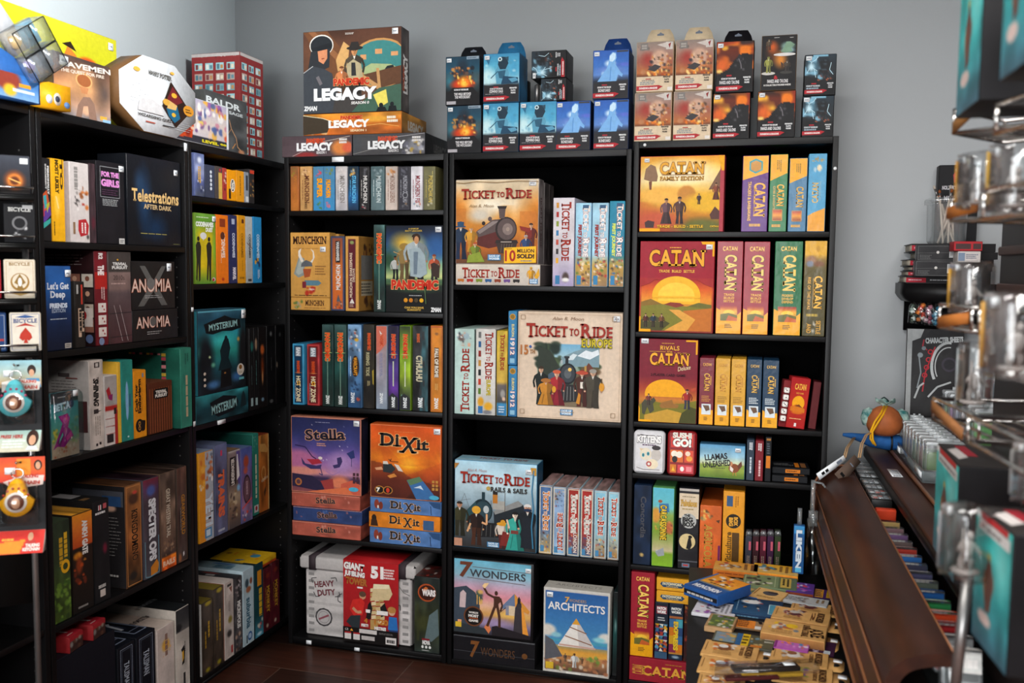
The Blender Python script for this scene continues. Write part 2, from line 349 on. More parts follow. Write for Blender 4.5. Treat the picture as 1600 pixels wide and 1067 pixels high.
# ------------------------------------------------------------------ printed artwork on a face
def _smooth(nv,nu,ny,nx,rng):
    g =rng.random((nv+2,nu+2));y =np.linspace(0,nv,ny);x =np.linspace(0,nu,nx)
    yi =np.floor(y).astype(int);xi =np.floor(x).astype(int);fy =(y-yi)[:,None];fx =(x-xi)[None]
    fy =fy*fy*(3-2*fy);fx =fx*fx*(3-2*fx)
    a =g[yi][:,xi];b_ =g[yi][:,xi+1];c =g[yi+1][:,xi];d =g[yi+1][:,xi+1]
    return (a*(1-fx)+b_*fx)*(1-fy)+(c*(1-fx)+d*fx)*fy
class Art:
    def __init__(s,W,H,res):
        s.W,s.H =W,H;s.nx =int(min(150,max(3,W*res)));s.ny =int(min(150,max(3,H*res)))
        s.u,s.v =np.meshgrid(np.linspace(0,1,s.nx+1),np.linspace(0,1,s.ny+1));s.im =np.ones(s.u.shape+(3,))*.5;s.ops =[]
        s.as_ =W/H;s.rng =np.random.default_rng(int((W*7919+H*104729)*1e4) % 99991)
    def _bl(s,a,col,al=1):
        a =(a*al)[...,None];s.im =s.im*(1-a)+hx(col)*a;return s
    # soft (painted) ops
    def bg(s,c):s.im[:] =hx(c);return s
    def vg(s,*st):
        vs =[q[0] for q in st];cs =np.array([hx(q[1]) for q in st])
        for k in range(3):s.im[...,k] =np.interp(s.v,vs,cs[:,k])
        return s
    def rg(s,u0,v0,u1,v1,*cs):
        m =(s.u >= u0) & (s.u <= u1) & (s.v >= v0) & (s.v <= v1);t =(s.v-v0)/(v1-v0);C =np.array([hx(c) for c in cs])
        for k in range(3):s.im[...,k] =np.where(m,np.interp(t,np.linspace(0,1,len(cs)),C[:,k]),s.im[...,k])
        return s
    def el(s,cx,cy,rx,ry,c,soft=.25,al=1):
        d =np.sqrt(((s.u-cx)/rx)**2+((s.v-cy)/ry)**2);return s._bl(np.clip((1-d)/soft,0,1),c,al)
    def rc(s,u0,v0,u1,v1,c,al=1):return s._bl(((s.u >= u0) & (s.u <= u1) & (s.v >= v0) & (s.v <= v1)).astype(float),c,al)
    def pl(s,pts,c,al=1):
        m =np.zeros(s.u.shape,bool);n =len(pts)
        for i in range(n):
            (x1,y1),(x2,y2) =pts[i],pts[(i+1) % n]
            if y1 == y2:continue
            m ^= ((y1 > s.v) != (y2 > s.v)) & (s.u < (x2-x1)*(s.v-y1)/(y2-y1)+x1)
        return s._bl(m.astype(float),c,al)
    def nz(s,nu,nv,amt):n =_smooth(nv,nu,s.ny+1,s.nx+1,s.rng);s.im =np.clip(s.im*(1+amt*(n[...,None]-.5)*2),0,1);return s
    def pt(s,c,nu,nv,thr=.5,soft=.25,al=1,box=None):
        n =_smooth(nv,nu,s.ny+1,s.nx+1,s.rng);a =np.clip((n-thr)/soft,0,1)
        if box:a =a*((s.u >= box[0]) & (s.u <= box[2]) & (s.v >= box[1]) & (s.v <= box[3]))
        return s._bl(a,c,al)
    def sp(s,u0,v0,u1,v1,n,cols,size=.06,al=.9):
        for i in range(n):
            r =s.rng.random(5);c =cols[int(r[4]*len(cols)) % len(cols)]
            s.el(u0+(u1-u0)*r[0],v0+(v1-v0)*r[1],size*(.4+r[2]),size*(.4+r[3])*s.as_,c,.4,al)
        return s
    # crisp (vector) ops
    def P(s,pts,c):s.ops.append(('p',pts,c));return s
    def R(s,u0,v0,u1,v1,c):return s.P([(u0,v0),(u1,v0),(u1,v1),(u0,v1)],c)
    def E(s,cx,cy,rx,ry=None,c='fff',n=20,a0=0,a1=360):
        ry =rx*s.as_ if ry is None else ry
        full =a1-a0 >= 360
        return s.P([(cx+rx*math.cos(math.radians(t)),cy-ry*math.sin(math.radians(t))) for t in (np.linspace(a0,a1,n+1)[:-1] if full else np.linspace(a0,a1,n))],c)
    def L(s,pts,wd,c):
        for (x1,y1),(x2,y2) in zip(pts,pts[1:]):
            dx,dy =(x2-x1)*s.W,(y2-y1)*s.H;q =math.hypot(dx,dy) or 1;nx,ny =-dy/q*wd*s.H/2,dx/q*wd*s.H/2
            s.P([(x1+nx/s.W,y1+ny/s.H),(x2+nx/s.W,y2+ny/s.H),(x2-nx/s.W,y2-ny/s.H),(x1-nx/s.W,y1-ny/s.H)],c)
        return s
    def F(s,u0,v0,u1,v1,c,wd=.01):
        return s.L([(u0,v0),(u1,v0)],wd,c).L([(u0,v1),(u1,v1)],wd,c).L([(u0,v0),(u0,v1)],wd,c).L([(u1,v0),(u1,v1)],wd,c)
    def T(s,t,cu,cv,h,w,c,f='b',rot=0,out=None,ow=.07,sk=0):s.ops.append(('t',t,cu,cv,h,w,c,f,rot,out,ow,sk));return s
    def G(s,u0,v0,u1,v1,n,c,rot=0,fill=.5):
        """lines of print too small to read: rows of short bars"""
        for i in range(n):
            if rot == 0:
                a =v0+(v1-v0)*(i+.25)/n;b_ =v0+(v1-v0)*(i+.25+fill)/n;x =u0;e =u0+(u1-u0)*(.75+.25*s.rng.random());k =(u1-u0)
                while x < e-.02*k:q =x+k*(.08+.14*s.rng.random());s.R(x,a,min(q,e),b_,c);x =q+k*.025
            else:
                a =u0+(u1-u0)*(i+.25)/n;b_ =u0+(u1-u0)*(i+.25+fill)/n;x =v0;e =v0+(v1-v0)*(.75+.25*s.rng.random());k =v1-v0
                while x < e-.02*k:q =x+k*(.08+.14*s.rng.random());s.R(a,x,b_,min(q,e),c);x =q+k*.025
        return s
    def fig(s,x,base,h,body,legs,skin,hair='2a1a12',wd=1,skirt=False):
        """a small generic printed figure, lit from the left"""
        k =h*.16/s.as_*wd;dk =lambda c,f:hx(c)*f
        if skirt:
            s.P([(x-k*.5,base-h*.55),(x+k*.5,base-h*.55),(x+k*.95,base-h*.25),(x+k*1.3,base),(x-k*1.3,base),(x-k*.95,base-h*.25)],legs);s.P([(x+k*.1,base-h*.55),(x+k*.5,base-h*.55),(x+k*.95,base-h*.25),(x+k*1.3,base),(x+k*.4,base)],dk(legs,.72));s.L([(x-k*.3,base-h*.4),(x-k*.6,base-h*.04)],.012,dk(legs,.8))
        else:
            s.P([(x-k*.75,base-h*.5),(x+k*.02,base-h*.5),(x-k*.1,base-h*.25),(x-k*.12,base),(x-k*.8,base),(x-k*.62,base-h*.25)],legs);s.P([(x,base-h*.5),(x+k*.75,base-h*.5),(x+k*.68,base-h*.25),(x+k*.85,base),(x+k*.15,base),(x+k*.16,base-h*.25)],dk(legs,.78))
        s.L([(x-k*.95,base-h*.76),(x-k*1.25,base-h*.6),(x-k*1.05,base-h*.44)],.05*h,dk(body,.92));s.L([(x+k*.95,base-h*.76),(x+k*1.28,base-h*.6),(x+k*1.1,base-h*.44)],.05*h,dk(body,.7));s.E(x-k*1.03,base-h*.43,h*.022/s.as_*wd,h*.024,skin,8);s.E(x+k*1.1,base-h*.43,h*.022/s.as_*wd,h*.024,dk(skin,.85),8)
        s.P([(x-k*.95,base-h*.78),(x-k*.3,base-h*.845),(x+k*.3,base-h*.845),(x+k*.95,base-h*.78),(x+k*.9,base-h*.6),(x+k*.72,base-h*.46),(x-k*.72,base-h*.46),(x-k*.9,base-h*.6)],body)
        s.P([(x+k*.2,base-h*.845),(x+k*.3,base-h*.845),(x+k*.95,base-h*.78),(x+k*.9,base-h*.6),(x+k*.72,base-h*.46),(x+k*.15,base-h*.46)],dk(body,.75));s.P([(x-k*.2,base-h*.845),(x+k*.2,base-h*.845),(x,base-h*.74)],dk(skin,.9) if skirt else 'd8d2c8')
        s.P([(x-k*.16,base-h*.88),(x+k*.16,base-h*.88),(x+k*.16,base-h*.82),(x-k*.16,base-h*.82)],dk(skin,.8));s.E(x,base-h*.92,h*.062/s.as_*wd,h*.08,skin,14);s.E(x+k*.14,base-h*.915,h*.038/s.as_*wd,h*.066,dk(skin,.84),12);s.P([(x-k*.02,base-h*.925),(x+k*.07,base-h*.9),(x-k*.02,base-h*.897)],dk(skin,.7))
        for q in (-.15,.13):s.E(x+k*q,base-h*.932,h*.010/s.as_*wd,h*.010,'2a1c16',6)
        s.L([(x-k*.1,base-h*.876),(x+k*.1,base-h*.876)],.008*h/.3*.3,dk(skin,.55));s.E(x,base-h*.95,h*.070/s.as_*wd,h*.062,hair,10,-8,188);return s
    def put(s,mb,org,eu,ev,nrm,mat):
        """lay the artwork on a face: org = top-left corner, eu/ev = full edge vectors"""
        org,eu,ev,nrm =(np.asarray(q,float) for q in (org,eu,ev,nrm));uu =eu/np.linalg.norm(eu);vv =ev/np.linalg.norm(ev)
        P =org+nrm*.0003+s.u[...,None]*eu+s.v[...,None]*ev
        # one quad where the print is a flat colour, a fine grid where it is painted
        if np.ptp(s.im.reshape(-1,3),axis=0).max() < 1e-6:P =P[[0,-1]][:,[0,-1]];C =s.im[[0,-1]][:,[0,-1]]
        elif np.abs(s.im-s.im[:,:1]).max() < 1e-6:P =P[:,[0,-1]];C =s.im[:,[0,-1]]
        else:C =s.im
        mb.grid(P,mat,np.clip(C,0,1).reshape(-1,3))
        z =.00045
        def lay(V2,Fs,c):       # V2 in metres from the top-left corner (x right, y down)
            nonlocal z
            mb.add(org+nrm*z+V2[:,:1]*uu+V2[:,1:]*vv,Fs,mat,c);z += .00004
        for o in s.ops:
            if o[0] == 'p':
                a =np.array(o[1],float);a =np.clip(a,0,1)*[s.W,s.H]
                if np.sum(a[:,0]*np.roll(a[:,1],-1)-np.roll(a[:,0],-1)*a[:,1]) > 0:a =a[::-1]
                lay(a,[list(range(len(a)))],o[2])
            else:
                _,t,cu,cv,h,w,c,f,rot,out,ow,sk =o
                hh,ww =(h*s.H,(w or 0)*s.W) if abs(rot) < 45 else (h*s.W,(w or 0)*s.H)
                for off,cc in ([(ow,out)] if out else [])+[({'b':.035,'s':.03,'r':0,'h':.06}[f],c)]:
                    V,Fs,adv =textmesh(t,f,off)
                    if not len(V):continue
                    V0 =textmesh(t,f,0)[0];x0,x1 =V0[:,0].min(),V0[:,0].max()
                    sx =ww/(x1-x0) if w else hh
                    q =(V-[(x0+x1)/2,.5])*[sx,hh];q[:,0] += sk*q[:,1];q[:,1] *= -1
                    r =math.radians(-rot);q =q@np.array([[math.cos(r),math.sin(r)],[-math.sin(r),math.cos(r)]])
                    lay(q+[cu*s.W,cv*s.H],Fs,cc)
# ------------------------------------------------------------------ boxes
RES =290
def carton(root,W,D,H,body,art=None,mat='gloss_card',bev=.0016,res=RES,sticker=None,tab=None,names=('carton','printed_front')):
    """local frame: x along the front, y depth, z up, front face at y=0. art = {'F','R','L','T': painter}"""
    m =MB();m.box(0,W,0,D,0,H,mat,body,bev);c =m.build(names[0],root)
    fr ={'F':((0,0,H),(W,0,0),(0,0,-H),(0,-1,0),W,H),'R':((W,0,H),(0,D,0),(0,0,-H),(1,0,0),D,H),
          'L':((0,D,H),(0,-D,0),(0,0,-H),(-1,0,0),D,H),'T':((0,D,H),(W,0,0),(0,-D,0),(0,0,1),W,D)}
    nm ={'F':names[1],'R':'printed_side','L':'printed_side','T':'printed_top'}
    for k,fn in (art or {}).items():
        o_,eu,ev,n_,w_,h_ =fr[k];o_,eu,ev =(np.array(q,float) for q in (o_,eu,ev));g =bev
        o2 =o_+eu/np.linalg.norm(eu)*g+ev/np.linalg.norm(ev)*g;eu2 =eu*(1-2*g/w_);ev2 =ev*(1-2*g/h_)
        a =Art(w_-2*g,h_-2*g,res);fn(a);m =MB();a.put(m,o2,eu2,ev2,n_,mat);m.build(nm[k],root)
    if sticker:
        for (su,sv,sw,sh) in ([sticker] if not isinstance(sticker,list) else sticker):
            m =MB();x0,z1 =su*W,H*(1-sv);m.box(x0,x0+sw,-.0034,-.0026,z1-sh,z1,'white_sticker')
            for i in range(3):m.box(x0+sw*.2+sw*.2*i,x0+sw*.34+sw*.2*i,-.0036,-.0033,z1-sh*.62,z1-sh*.38,'grey_ink')
            p =m.build('price_sticker',root);p['label'] ='small white price sticker'
    if tab:
        th,tc_ =tab;th += .032;m =MB();w0 =W*.84;x0 =W*.12;pts =[(x0,H)]+[(x0+w0/2-w0/2*math.cos(q),H+th*min(1,1.25*math.sin(q))) for q in np.linspace(.25,math.pi-.25,9)]+[(x0+w0,H)]
        m.prism([(p[0],p[1]) for p in pts][::-1],D-.0012,D-.0002,mat,tc_);cx =x0+w0/2
        m.add([(cx-.011,D-.0014,H+th*.68),(cx+.011,D-.0014,H+th*.68),(cx+.011,D-.0014,H+th*.76),(cx+.004,D-.0014,H+th*.80),(cx,D-.0014,H+th*.86),(cx-.004,D-.0014,H+th*.80),(cx-.011,D-.0014,H+th*.76)],[[0,1,2,3,4,5,6]],'grey_ink')
        p =m.build('hang_tab',root);p['label'] ='rounded hanging tab with a slot'
    return root
PHX =math.pi/2
def place(kind,x0,x1,yt,z0,dy=.01,yb=None):
    """front-left-bottom corner, width and height of a box from where its front stands in the picture"""
    P =YF+dy if kind == 'B' else XF-dy
    f =(lambda x,y:onY(x,y,P)) if kind == 'B' else (lambda x,y:onX(x,y,P));k =0 if kind == 'B' else 1
    # row of pixels half way up the box
    ya,yb_ =yt,yt+400
    for _ in range(30):
        ym =(ya+yb_)/2
        if f(x0,ym)[2] > z0:ya =ym
        else:yb_ =ym
    ym =(yt+ya)/2
    A =f(x0,ym)[k];B_ =f(x1,ym)[k];H =f(x0 if kind == 'L' else (x0+x1)/2,yt)[2]-z0
    return A,B_-A,H
CASES ={'B':((-1.6765,'B1'),(-1.0475,'B2'),(-.4175,'B3')),'L':((1.918,'L1'),(2.5465,'L2'))}
def fit(kind,A,W,z0,H,D=0,dy=0):
    """keep a box inside its case: between the side panels, below the next shelf, before the back panel"""
    if z0 > 1.75:return A,W,H,D
    for lo,u in CASES[kind]:
        hi =lo+.6235
        if lo-.03 < A+W/2 < hi:
            a1 =min(A+W,hi-.0185);A =max(A,lo+.0185);W =a1-A
            top =min([z-.017 for z in SH[u] if z > z0+.02]+[1.775]);H =min(H,top-z0-.003)
    return A,W,H,min(D,.272-dy)
def game(kind,x0,x1,yt,z0,D,body,art,label,cat='board game',group=None,dy=.01,mat='gloss_card',sticker=None,tab=None,name='board_game_box',H=None,res=RES,gap=.0012,rx=0):
    A,W,H_ =place(kind,x0,x1,yt,z0,dy);H =H or H_
    A,W,H,D =fit(kind,A,W,z0,H,D,dy)
    loc =(A+gap/2,YF+dy,z0+.0004) if kind == 'B' else (XF-dy,A+gap/2,z0+.0004)
    o =thing(name,label,cat,loc,(0,0,0 if kind == 'B' else PHX),group)
    if not isinstance(art,dict):art ={'F':art} if art else {}
    carton(o,W-gap,D,H,body,art,mat,sticker=sticker,tab=tab,res=res);o['_w'] =1;del o['_w']
    o_dims[o.name] =(W-gap,D,H);return o
o_dims ={}
def spine(bg,t='',c='fff',cv=.5,ln=.6,h=.42,cu=.5,f='b',rot=-90,out=None,pre=None,post=None,sk=0):
    def g(a):
        a.bg(bg) if not isinstance(bg,tuple) else a.vg(*bg)
        if pre:pre(a)
        if t:a.T(t,cu,cv,h,ln,c,f,rot,out,sk=sk)
        if post:post(a)
    return g
def flat(c,nz=.06):
    return lambda a:a.bg(c)
# ================================================================== right back bookcase: the settler games
GOLD,CRED,YEL ='f2b13a','9e2130','f0a812'
def sunfield(a,u0,v0,u1,v1,big=True):
    w,h =u1-u0,v1-v0;U =lambda x:u0+x*w;V =lambda y:v0+y*h
    a.rg(u0,v0,u1,v1,'a82a2a','d85a22','e89030','c88a30','7a7a30','a06028')
    a.E(U(.5),V(.42),w*.34,h*.34,'f6b62c',22,-12,192);a.E(U(.5),V(.44),w*.26,h*.24,'fbc93f',18,0,180)
    a.P([(U(0),V(.46)),(U(.14),V(.40)),(U(.34),V(.52)),(U(0),V(.6))],'8a6a2c');a.P([(U(1),V(.5)),(U(.82),V(.46)),(U(.6),V(.56)),(U(1),V(.62))],'6d6a30')
    a.P([(U(0),V(.54)),(U(.3),V(.5)),(U(.7),V(.54)),(U(1),V(.58)),(U(1),V(1)),(U(0),V(1))],'7f7a2c')
    a.P([(U(.6),V(.62)),(U(1),V(.56)),(U(1),V(1)),(U(.45),V(1)),(U(.7),V(.8))],'c4702a');a.P([(U(.4),V(.6)),(U(.55),V(.6)),(U(.78),V(.78)),(U(.66),V(1)),(U(.34),V(1)),(U(.6),V(.8))],'e0a044')
    a.P([(U(.33),V(.5)),(U(.42),V(.46)),(U(.56),V(.47)),(U(.62),V(.52)),(U(.5),V(.56))],'8b3a2a')
    if big:
        a.P([(U(0),V(.8)),(U(.2),V(.72)),(U(.42),V(.86)),(U(.3),V(1)),(U(0),V(1))],'4c4a26')
        for x,c in ((.07,'5a2a22'),(.18,'2c3a48'),(.3,'7a4a2a')):a.fig(U(x),V(.94),h*.26,c,'3a2a22','d09a70')
def c_catan(a):
    a.vg((0,'9e2130'),(.45,'a32a2c'),(.55,'c4502a'),(1,'8a3428'));sunfield(a,.02,.4,.98,.985)
    a.R(0,0,1,.40,'9e2130');a.P([(0,.40),(1,.40),(1,.5),(.86,.46),(.8,.42),(.2,.42),(.14,.46),(0,.5)],'a62c2e')
    a.E(.5,.60,.33,.22,'f6b62c',22,-5,185);a.E(.5,.60,.25,.15,'fccb46',18,0,180)
    a.T('CATAN',.5,.18,.165,.74,'f2a92e','s',out='5a1018');a.T('TRADE  BUILD  SETTLE',.5,.325,.028,.48,'f0b848','s');a.G(.4,.055,.6,.075,1,'e0a040')
    a.P([(.82,0),(1,0),(1,.16),(.975,.16),(.975,.03),(.84,.03)],YEL);a.P([(0,.83),(.02,.83),(.02,.97),(.16,.97),(.16,1),(0,1)],YEL)
def catan_spine(bg,sub,top=True,tri=True,c='f6c860',lower=None):
    def g(a):
        a.bg(bg)
        a.R(0,.80,1,1,YEL)
        if tri:a.P([(0,.72),(.17,.745),(.17,.8),(0,.8)],YEL);a.P([(1,.76),(.83,.8),(1,.8)],YEL)
        a.rg(.17,.70,.85,.86,'a8302a','f0b030','c89030','6d6a30');a.E(.51,.78,.24,.04,'fbc93f',14,0,180);a.P([(.17,.79),(.5,.775),(.85,.80),(.85,.86),(.17,.86)],'6f6a2c');a.P([(.5,.8),(.85,.83),(.85,.86),(.4,.86)],'c8602a')
        a.T('CATAN',.5,.075,.045,.58,'f4c458','s');a.T('CATAN',.54,.335,.44,.38,c,'s',-90,out='4a1018' if bg == CRED else None)
        for i,t in enumerate(sub):a.T(t,.5,.575+.035*i,.024,.42,'f0b848','s')
        a.G(.35,.89,.65,.94,3,'6a4a20')
    return g
def cover_family(a):
    a.vg((0,'e89a28'),(.12,'f2b848'),(.32,'fae0a0'),(.5,'eab040'),(.75,'d8902c'),(1,'8a4a28'));a.pt('c8542a',3,3,.45,.3,.5,(0,.6,.6,1));a.nz(6,6,.08)
    a.el(.5,.2,.5,.2,'fdf0cc',.7);a.el(.28,.52,.35,.14,'f2b450',.4);a.el(.56,.5,.12,.12,'c8863a',.2);a.el(.85,.62,.4,.16,'e6b030',.4);a.el(.75,.95,.4,.16,'6a6a30',.5);a.el(.2,.85,.4,.2,'c4583a',.6)
    a.P([(.04,.3),(.06,.16),(.12,.1),(.18,.13),(.21,.26),(.2,.33),(.12,.33)],'8b6a50');a.P([(.10,.33),(.14,.33),(.135,.44),(.11,.44)],'7a4a34')
    a.P([(1,.1),(.97,.15),(.82,.45),(1,.43)],'7c5a44');a.P([(.84,.78),(.9,.67),(.98,.76),(.98,.84),(.86,.84)],'5a3a34');a.P([(.06,.88),(.1,.85),(.18,.87),(.17,.95),(.07,.95)],'4a3434')
    a.fig(.32,.9,.34,'6a4a50','4a3434','c08a60',wd=1.1,skirt=True);a.fig(.48,.9,.36,'5a3a34','3a2a2c','b07a54',wd=1.1);a.fig(.91,.58,.22,'8a4a34','6a3a2c','c89068',skirt=True);a.fig(.71,.64,.14,'4a3430','3a2a2a','c08a60')
    a.T('CATAN',.5,.16,.145,.52,'e0a030','s',out='9a6a3a');a.R(.26,.243,.76,.25,'9a6a3a');a.T('FAMILY EDITION',.5,.295,.05,.52,'b8842c','s',out='8a5a2c',ow=.04);a.T('TRADE - BUILD - SETTLE',.49,.935,.035,.55,'f4c030','s',out='5a2a1c',ow=.05);a.T('CATAN',.9,.935,.022,.1,'f4c030','s')
    a.R(.955,0,1,1,'b0404a');a.P([(.93,0),(1,0),(1,.2),(.97,.2)],YEL);a.R(0,.96,.25,1,YEL)
def cover_rivals(a):
    a.bg('7c2230');a.rg(0,.45,1,1,'7c2230','a8402c','c87a30','7a7030','6a5a28');a.E(.46,.66,.36,.18,'f2a81e',24,-10,190)
    a.P([(0,.8),(.2,.74),(.5,.78),(.8,.76),(1,.72),(1,1),(0,1)],'7a7428');a.P([(.1,.92),(.5,.84),(.9,.9),(.9,1),(.1,1)],'c89a3a');a.P([(.36,.8),(.4,.76),(.5,.74),(.58,.72),(.6,.77),(.7,.78),(.68,.82),(.4,.83)],'9a6a34');a.P([(.75,.88),(.9,.8),(1,.82),(1,1),(.7,1)],'4a4a24')
    a.fig(.84,.83,.24,'a8302c','3a3a4a','c89068',wd=1.2);a.L([(.9,.62),(.94,.56)],.006,'6a4a2a');a.P([(.9,.58),(1,.56),(.97,.61),(.9,.62)],'b84a30')
    a.P([(.05,.78),(.1,.73),(.2,.74),(.26,.70),(.3,.74),(.25,.78),(.27,.86),(.2,.9),(.15,.82),(.1,.92),(.06,.9)],'4c4a3a');a.fig(.17,.8,.14,'7a3a34','4a3a34','c89068',wd=1.2)
    a.T('RIVALS',.52,.1,.05,.33,'e8a83c','s');a.R(.17,.143,.45,.149,'d89a3c');a.R(.6,.153,.86,.159,'d89a3c');a.T('FOR',.525,.148,.02,.09,'e8a83c','s');a.T('CATAN',.52,.235,.135,.67,'f2a92e','s',out='4a1018');a.T('Deluxe',.78,.335,.05,.22,'f0dcb0','r',12,sk=.25);a.T('2-PLAYER CARD GAME',.5,.425,.026,.6,'3a1018','s');a.G(.38,.035,.62,.055,1,'c88a3c')
    a.P([(.8,0),(1,0),(1,.17),(.97,.17),(.97,.02),(.8,.02)],YEL);a.P([(0,.8),(.02,.84),(.02,.975),(.22,.975),(.22,1),(0,1)],YEL)
Z =SH['B3']
game('B',999.6,1132,234,Z[0],.075,'b8404a',{'F':cover_family,'R':flat('b0404a')},'sunny orange game box with farm figures and tree, top shelf of rightmost bookcase',sticker=(.05,.03,.016,.012))
def sp_trade(a):
    a.bg('5c2378');a.P([(0,0),(1,0),(1,.22),(0,.32)],YEL);a.P([(.25,.075),(.5,.035),(.78,.075),(.78,.19),(.5,.235),(.25,.19)],'3a9aa0');a.P([(.31,.09),(.5,.06),(.72,.09),(.72,.18),(.5,.21),(.31,.18)],'c88a30');a.sp(.4,.09,.65,.18,14,['8a5a2a','e0b040','6a7a30','a84a2a'],.06)
    a.T('CATAN',.68,.58,.42,.44,'f2b13a','s',-90);a.T('TRADERS & BARBARIANS',.28,.6,.12,.52,'f0b848','s',-90);a.R(.47,.38,.49,.8,'d8a050');a.G(.3,.89,.75,.93,1,'d8a040',fill=.9)
def sp_exp(bg,c,sub):
    def g(a):
        a.bg(bg);a.P([(0,0),(1,0),(1,.24),(0,.34)],YEL);a.G(.35,.07,.65,.22,3,'8a6a20',rot=-90)
        a.T('CATAN',.62,.53,.4,.28,c,'s',-90);a.T(sub,.25,.56,.12,.3,'d8b060','s',-90) if sub else 0
        a.rg(.2,.72,.75,.86,'b83a2a','f0a030','8a3a20');a.F(.2,.72,.75,.86,'c89040',.008);a.G(.15,.9,.8,.94,1,'d8a040',fill=.9)
    return g
game('B',1159,1200.5,243,Z[0],.22,'5c2378',sp_trade,'purple spine with orange top and hexagon badge, top shelf of rightmost bookcase',mat='wrapped_card')
game('B',1202,1230.5,241,Z[0],.22,'2f7a4a',sp_exp('2f7a4a','f2b13a','CITIES & KNIGHTS'),'green spine with slanted orange top, beside purple one on rightmost bookcase top shelf',mat='wrapped_card')
game('B',1232,1261,247,Z[0],.22,'4a7a9c',sp_exp('4a7a9c','d8a848',''),'grey-blue spine with slanted orange top, slightly shorter than its light blue neighbour',mat='wrapped_card')
def sp_sea(a):
    a.bg('4f9cc4');a.P([(0,.8),(.3,.76),(1,.7),(1,1),(0,1)],'eaa030');a.el(.6,.18,.15,.05,'f0d8b0',.3);a.el(.35,.2,.1,.04,'b8d0dc',.5);a.T('CATAN',.4,.5,.34,.26,'d8b060','s',90);a.G(.62,.35,.74,.65,2,'8ab0c0',rot=-90);a.sp(.15,.04,.8,.09,10,['a08040','c09a50'],.07);a.el(.6,.88,.25,.06,'f0c070',.5)
game('B',1262,1291,240,Z[0],.22,'4f9cc4',sp_sea,'light blue spine with orange foot, last box on top shelf of rightmost bookcase',mat='wrapped_card')
game('B',999,1116,377,Z[1],.075,CRED,{'F':c_catan,'R':flat('a8303a')},'large red game box with big yellow sun over fields, rightmost bookcase second shelf',sticker=(.885,.035,.02,.016),dy=.004)
game('B',1119,1160,377,Z[1],.26,CRED,catan_spine(CRED,['TRADE','BUILD','SETTLE']),'left of two matching red and yellow spines beside the big red box',mat='wrapped_card',group='matching red settler game spines')
game('B',1161,1202,377.5,Z[1],.26,CRED,catan_spine(CRED,['TRADE','BUILD','SETTLE']),'right of two matching red and yellow spines, next to the green spine',mat='wrapped_card',group='matching red settler game spines')
game('B',1209,1253,377,Z[1],.26,'1f6a3e',catan_spine('1f6a3e',['PROGRESS','DEVELOP','DEFEND'],c='f6c860'),'dark green spine with yellow foot and sunset picture, rightmost bookcase second shelf',mat='wrapped_card')
def sp_ink(a):
    a.vg((0,'d8a020'),(.14,'e0a828'),(.2,'8a6a2a'),(.3,'5c5024'),(1,'4c4420'));a.el(.3,.2,.3,.06,'9a7050',.4);a.el(.25,.24,.22,.04,'7a8090',.4);a.el(.65,.24,.3,.035,'7a4a2a',.4);a.el(.6,.08,.12,.04,'c08a20',.5)
    a.T('CATAN',.66,.54,.36,.34,'f2b84a','s',-90,out='3a3010');a.T('RISE OF THE INKAS',.24,.55,.13,.34,'e0a84a','s',-90);a.R(.42,.39,.44,.7,'e0b060');a.T('SETTLE',.72,.91,.2,.14,'d8a040','s',-90);a.T('AND',.28,.92,.2,.1,'d8a040','s',-90);a.G(.15,.76,.85,.79,1,'b89a3a',fill=.9);a.sp(.4,.86,.6,1,5,['b8b0a0'],.08)
game('B',1255,1295,376,Z[1],.26,'5c5024',sp_ink,'olive brown spine with orange top at right end of second shelf',mat='wrapped_card')
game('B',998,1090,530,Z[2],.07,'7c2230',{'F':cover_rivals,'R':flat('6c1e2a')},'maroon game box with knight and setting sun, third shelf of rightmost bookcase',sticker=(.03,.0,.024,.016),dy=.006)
def sp_riv(bg,c,sub):
    def g(a):
        a.bg(bg);a.R(0,.78 if bg != 'd8a030' else 0,1,1,YEL if bg != 'd8a030' else bg);a.R(0,.8,1,1,YEL)
        if bg != 'd8a030':a.P([(0,.74),(.15,.76),(.15,.8),(0,.8)],YEL)
        a.R(.17,.69,.84,.85,'d8e0e4');a.rg(.2,.7,.8,.84,'1a2a3a','2a3a4c','4a6a7a');a.P([(.25,.71),(.7,.71),(.78,.78),(.5,.8)],'6a4a34');a.el(.5,.82,.3,.03,'3a8ab0',.5)
        a.T('CATAN',.52,.095,.04,.6,c,'s');a.T('CATAN',.52,.36,.38,.26,c,'s',-90,out=None if bg == 'd8a030' else '2a1a18');a.G(.15,.56,.85,.66,4,sub);a.G(.74,.27,.86,.43,1,c,rot=-90);a.G(.35,.88,.65,.94,3,'8a6020')
    return g
for i,(x0,x1,yt,bg,c,sub,lb) in enumerate([(1092,1115.6,559,'7c2230','e8a83c','c8883c','maroon card game spine with yellow foot, beside the maroon knight box'),
        (1117,1140.5,560,'d8a030','c08020','9a7020','first of two mustard yellow spines, next to the maroon spine'),(1141.5,1165,561,'d8a030','c08020','9a7020','second of two mustard yellow spines, touching the navy spine'),
        (1166,1190,561.5,'1c3a54','e0b050','d0d8dc','navy and yellow spine standing right of the mustard pair'),(1191,1216.5,563,'1c3a54','e0b050','d0d8dc','outer navy and yellow spine, nearest the small dice game box')]):
    game('B',x0,x1,yt,Z[2],.18,bg,sp_riv(bg,c,sub),lb,mat='wrapped_card',cat='card game',group='settler card game spines on third shelf')
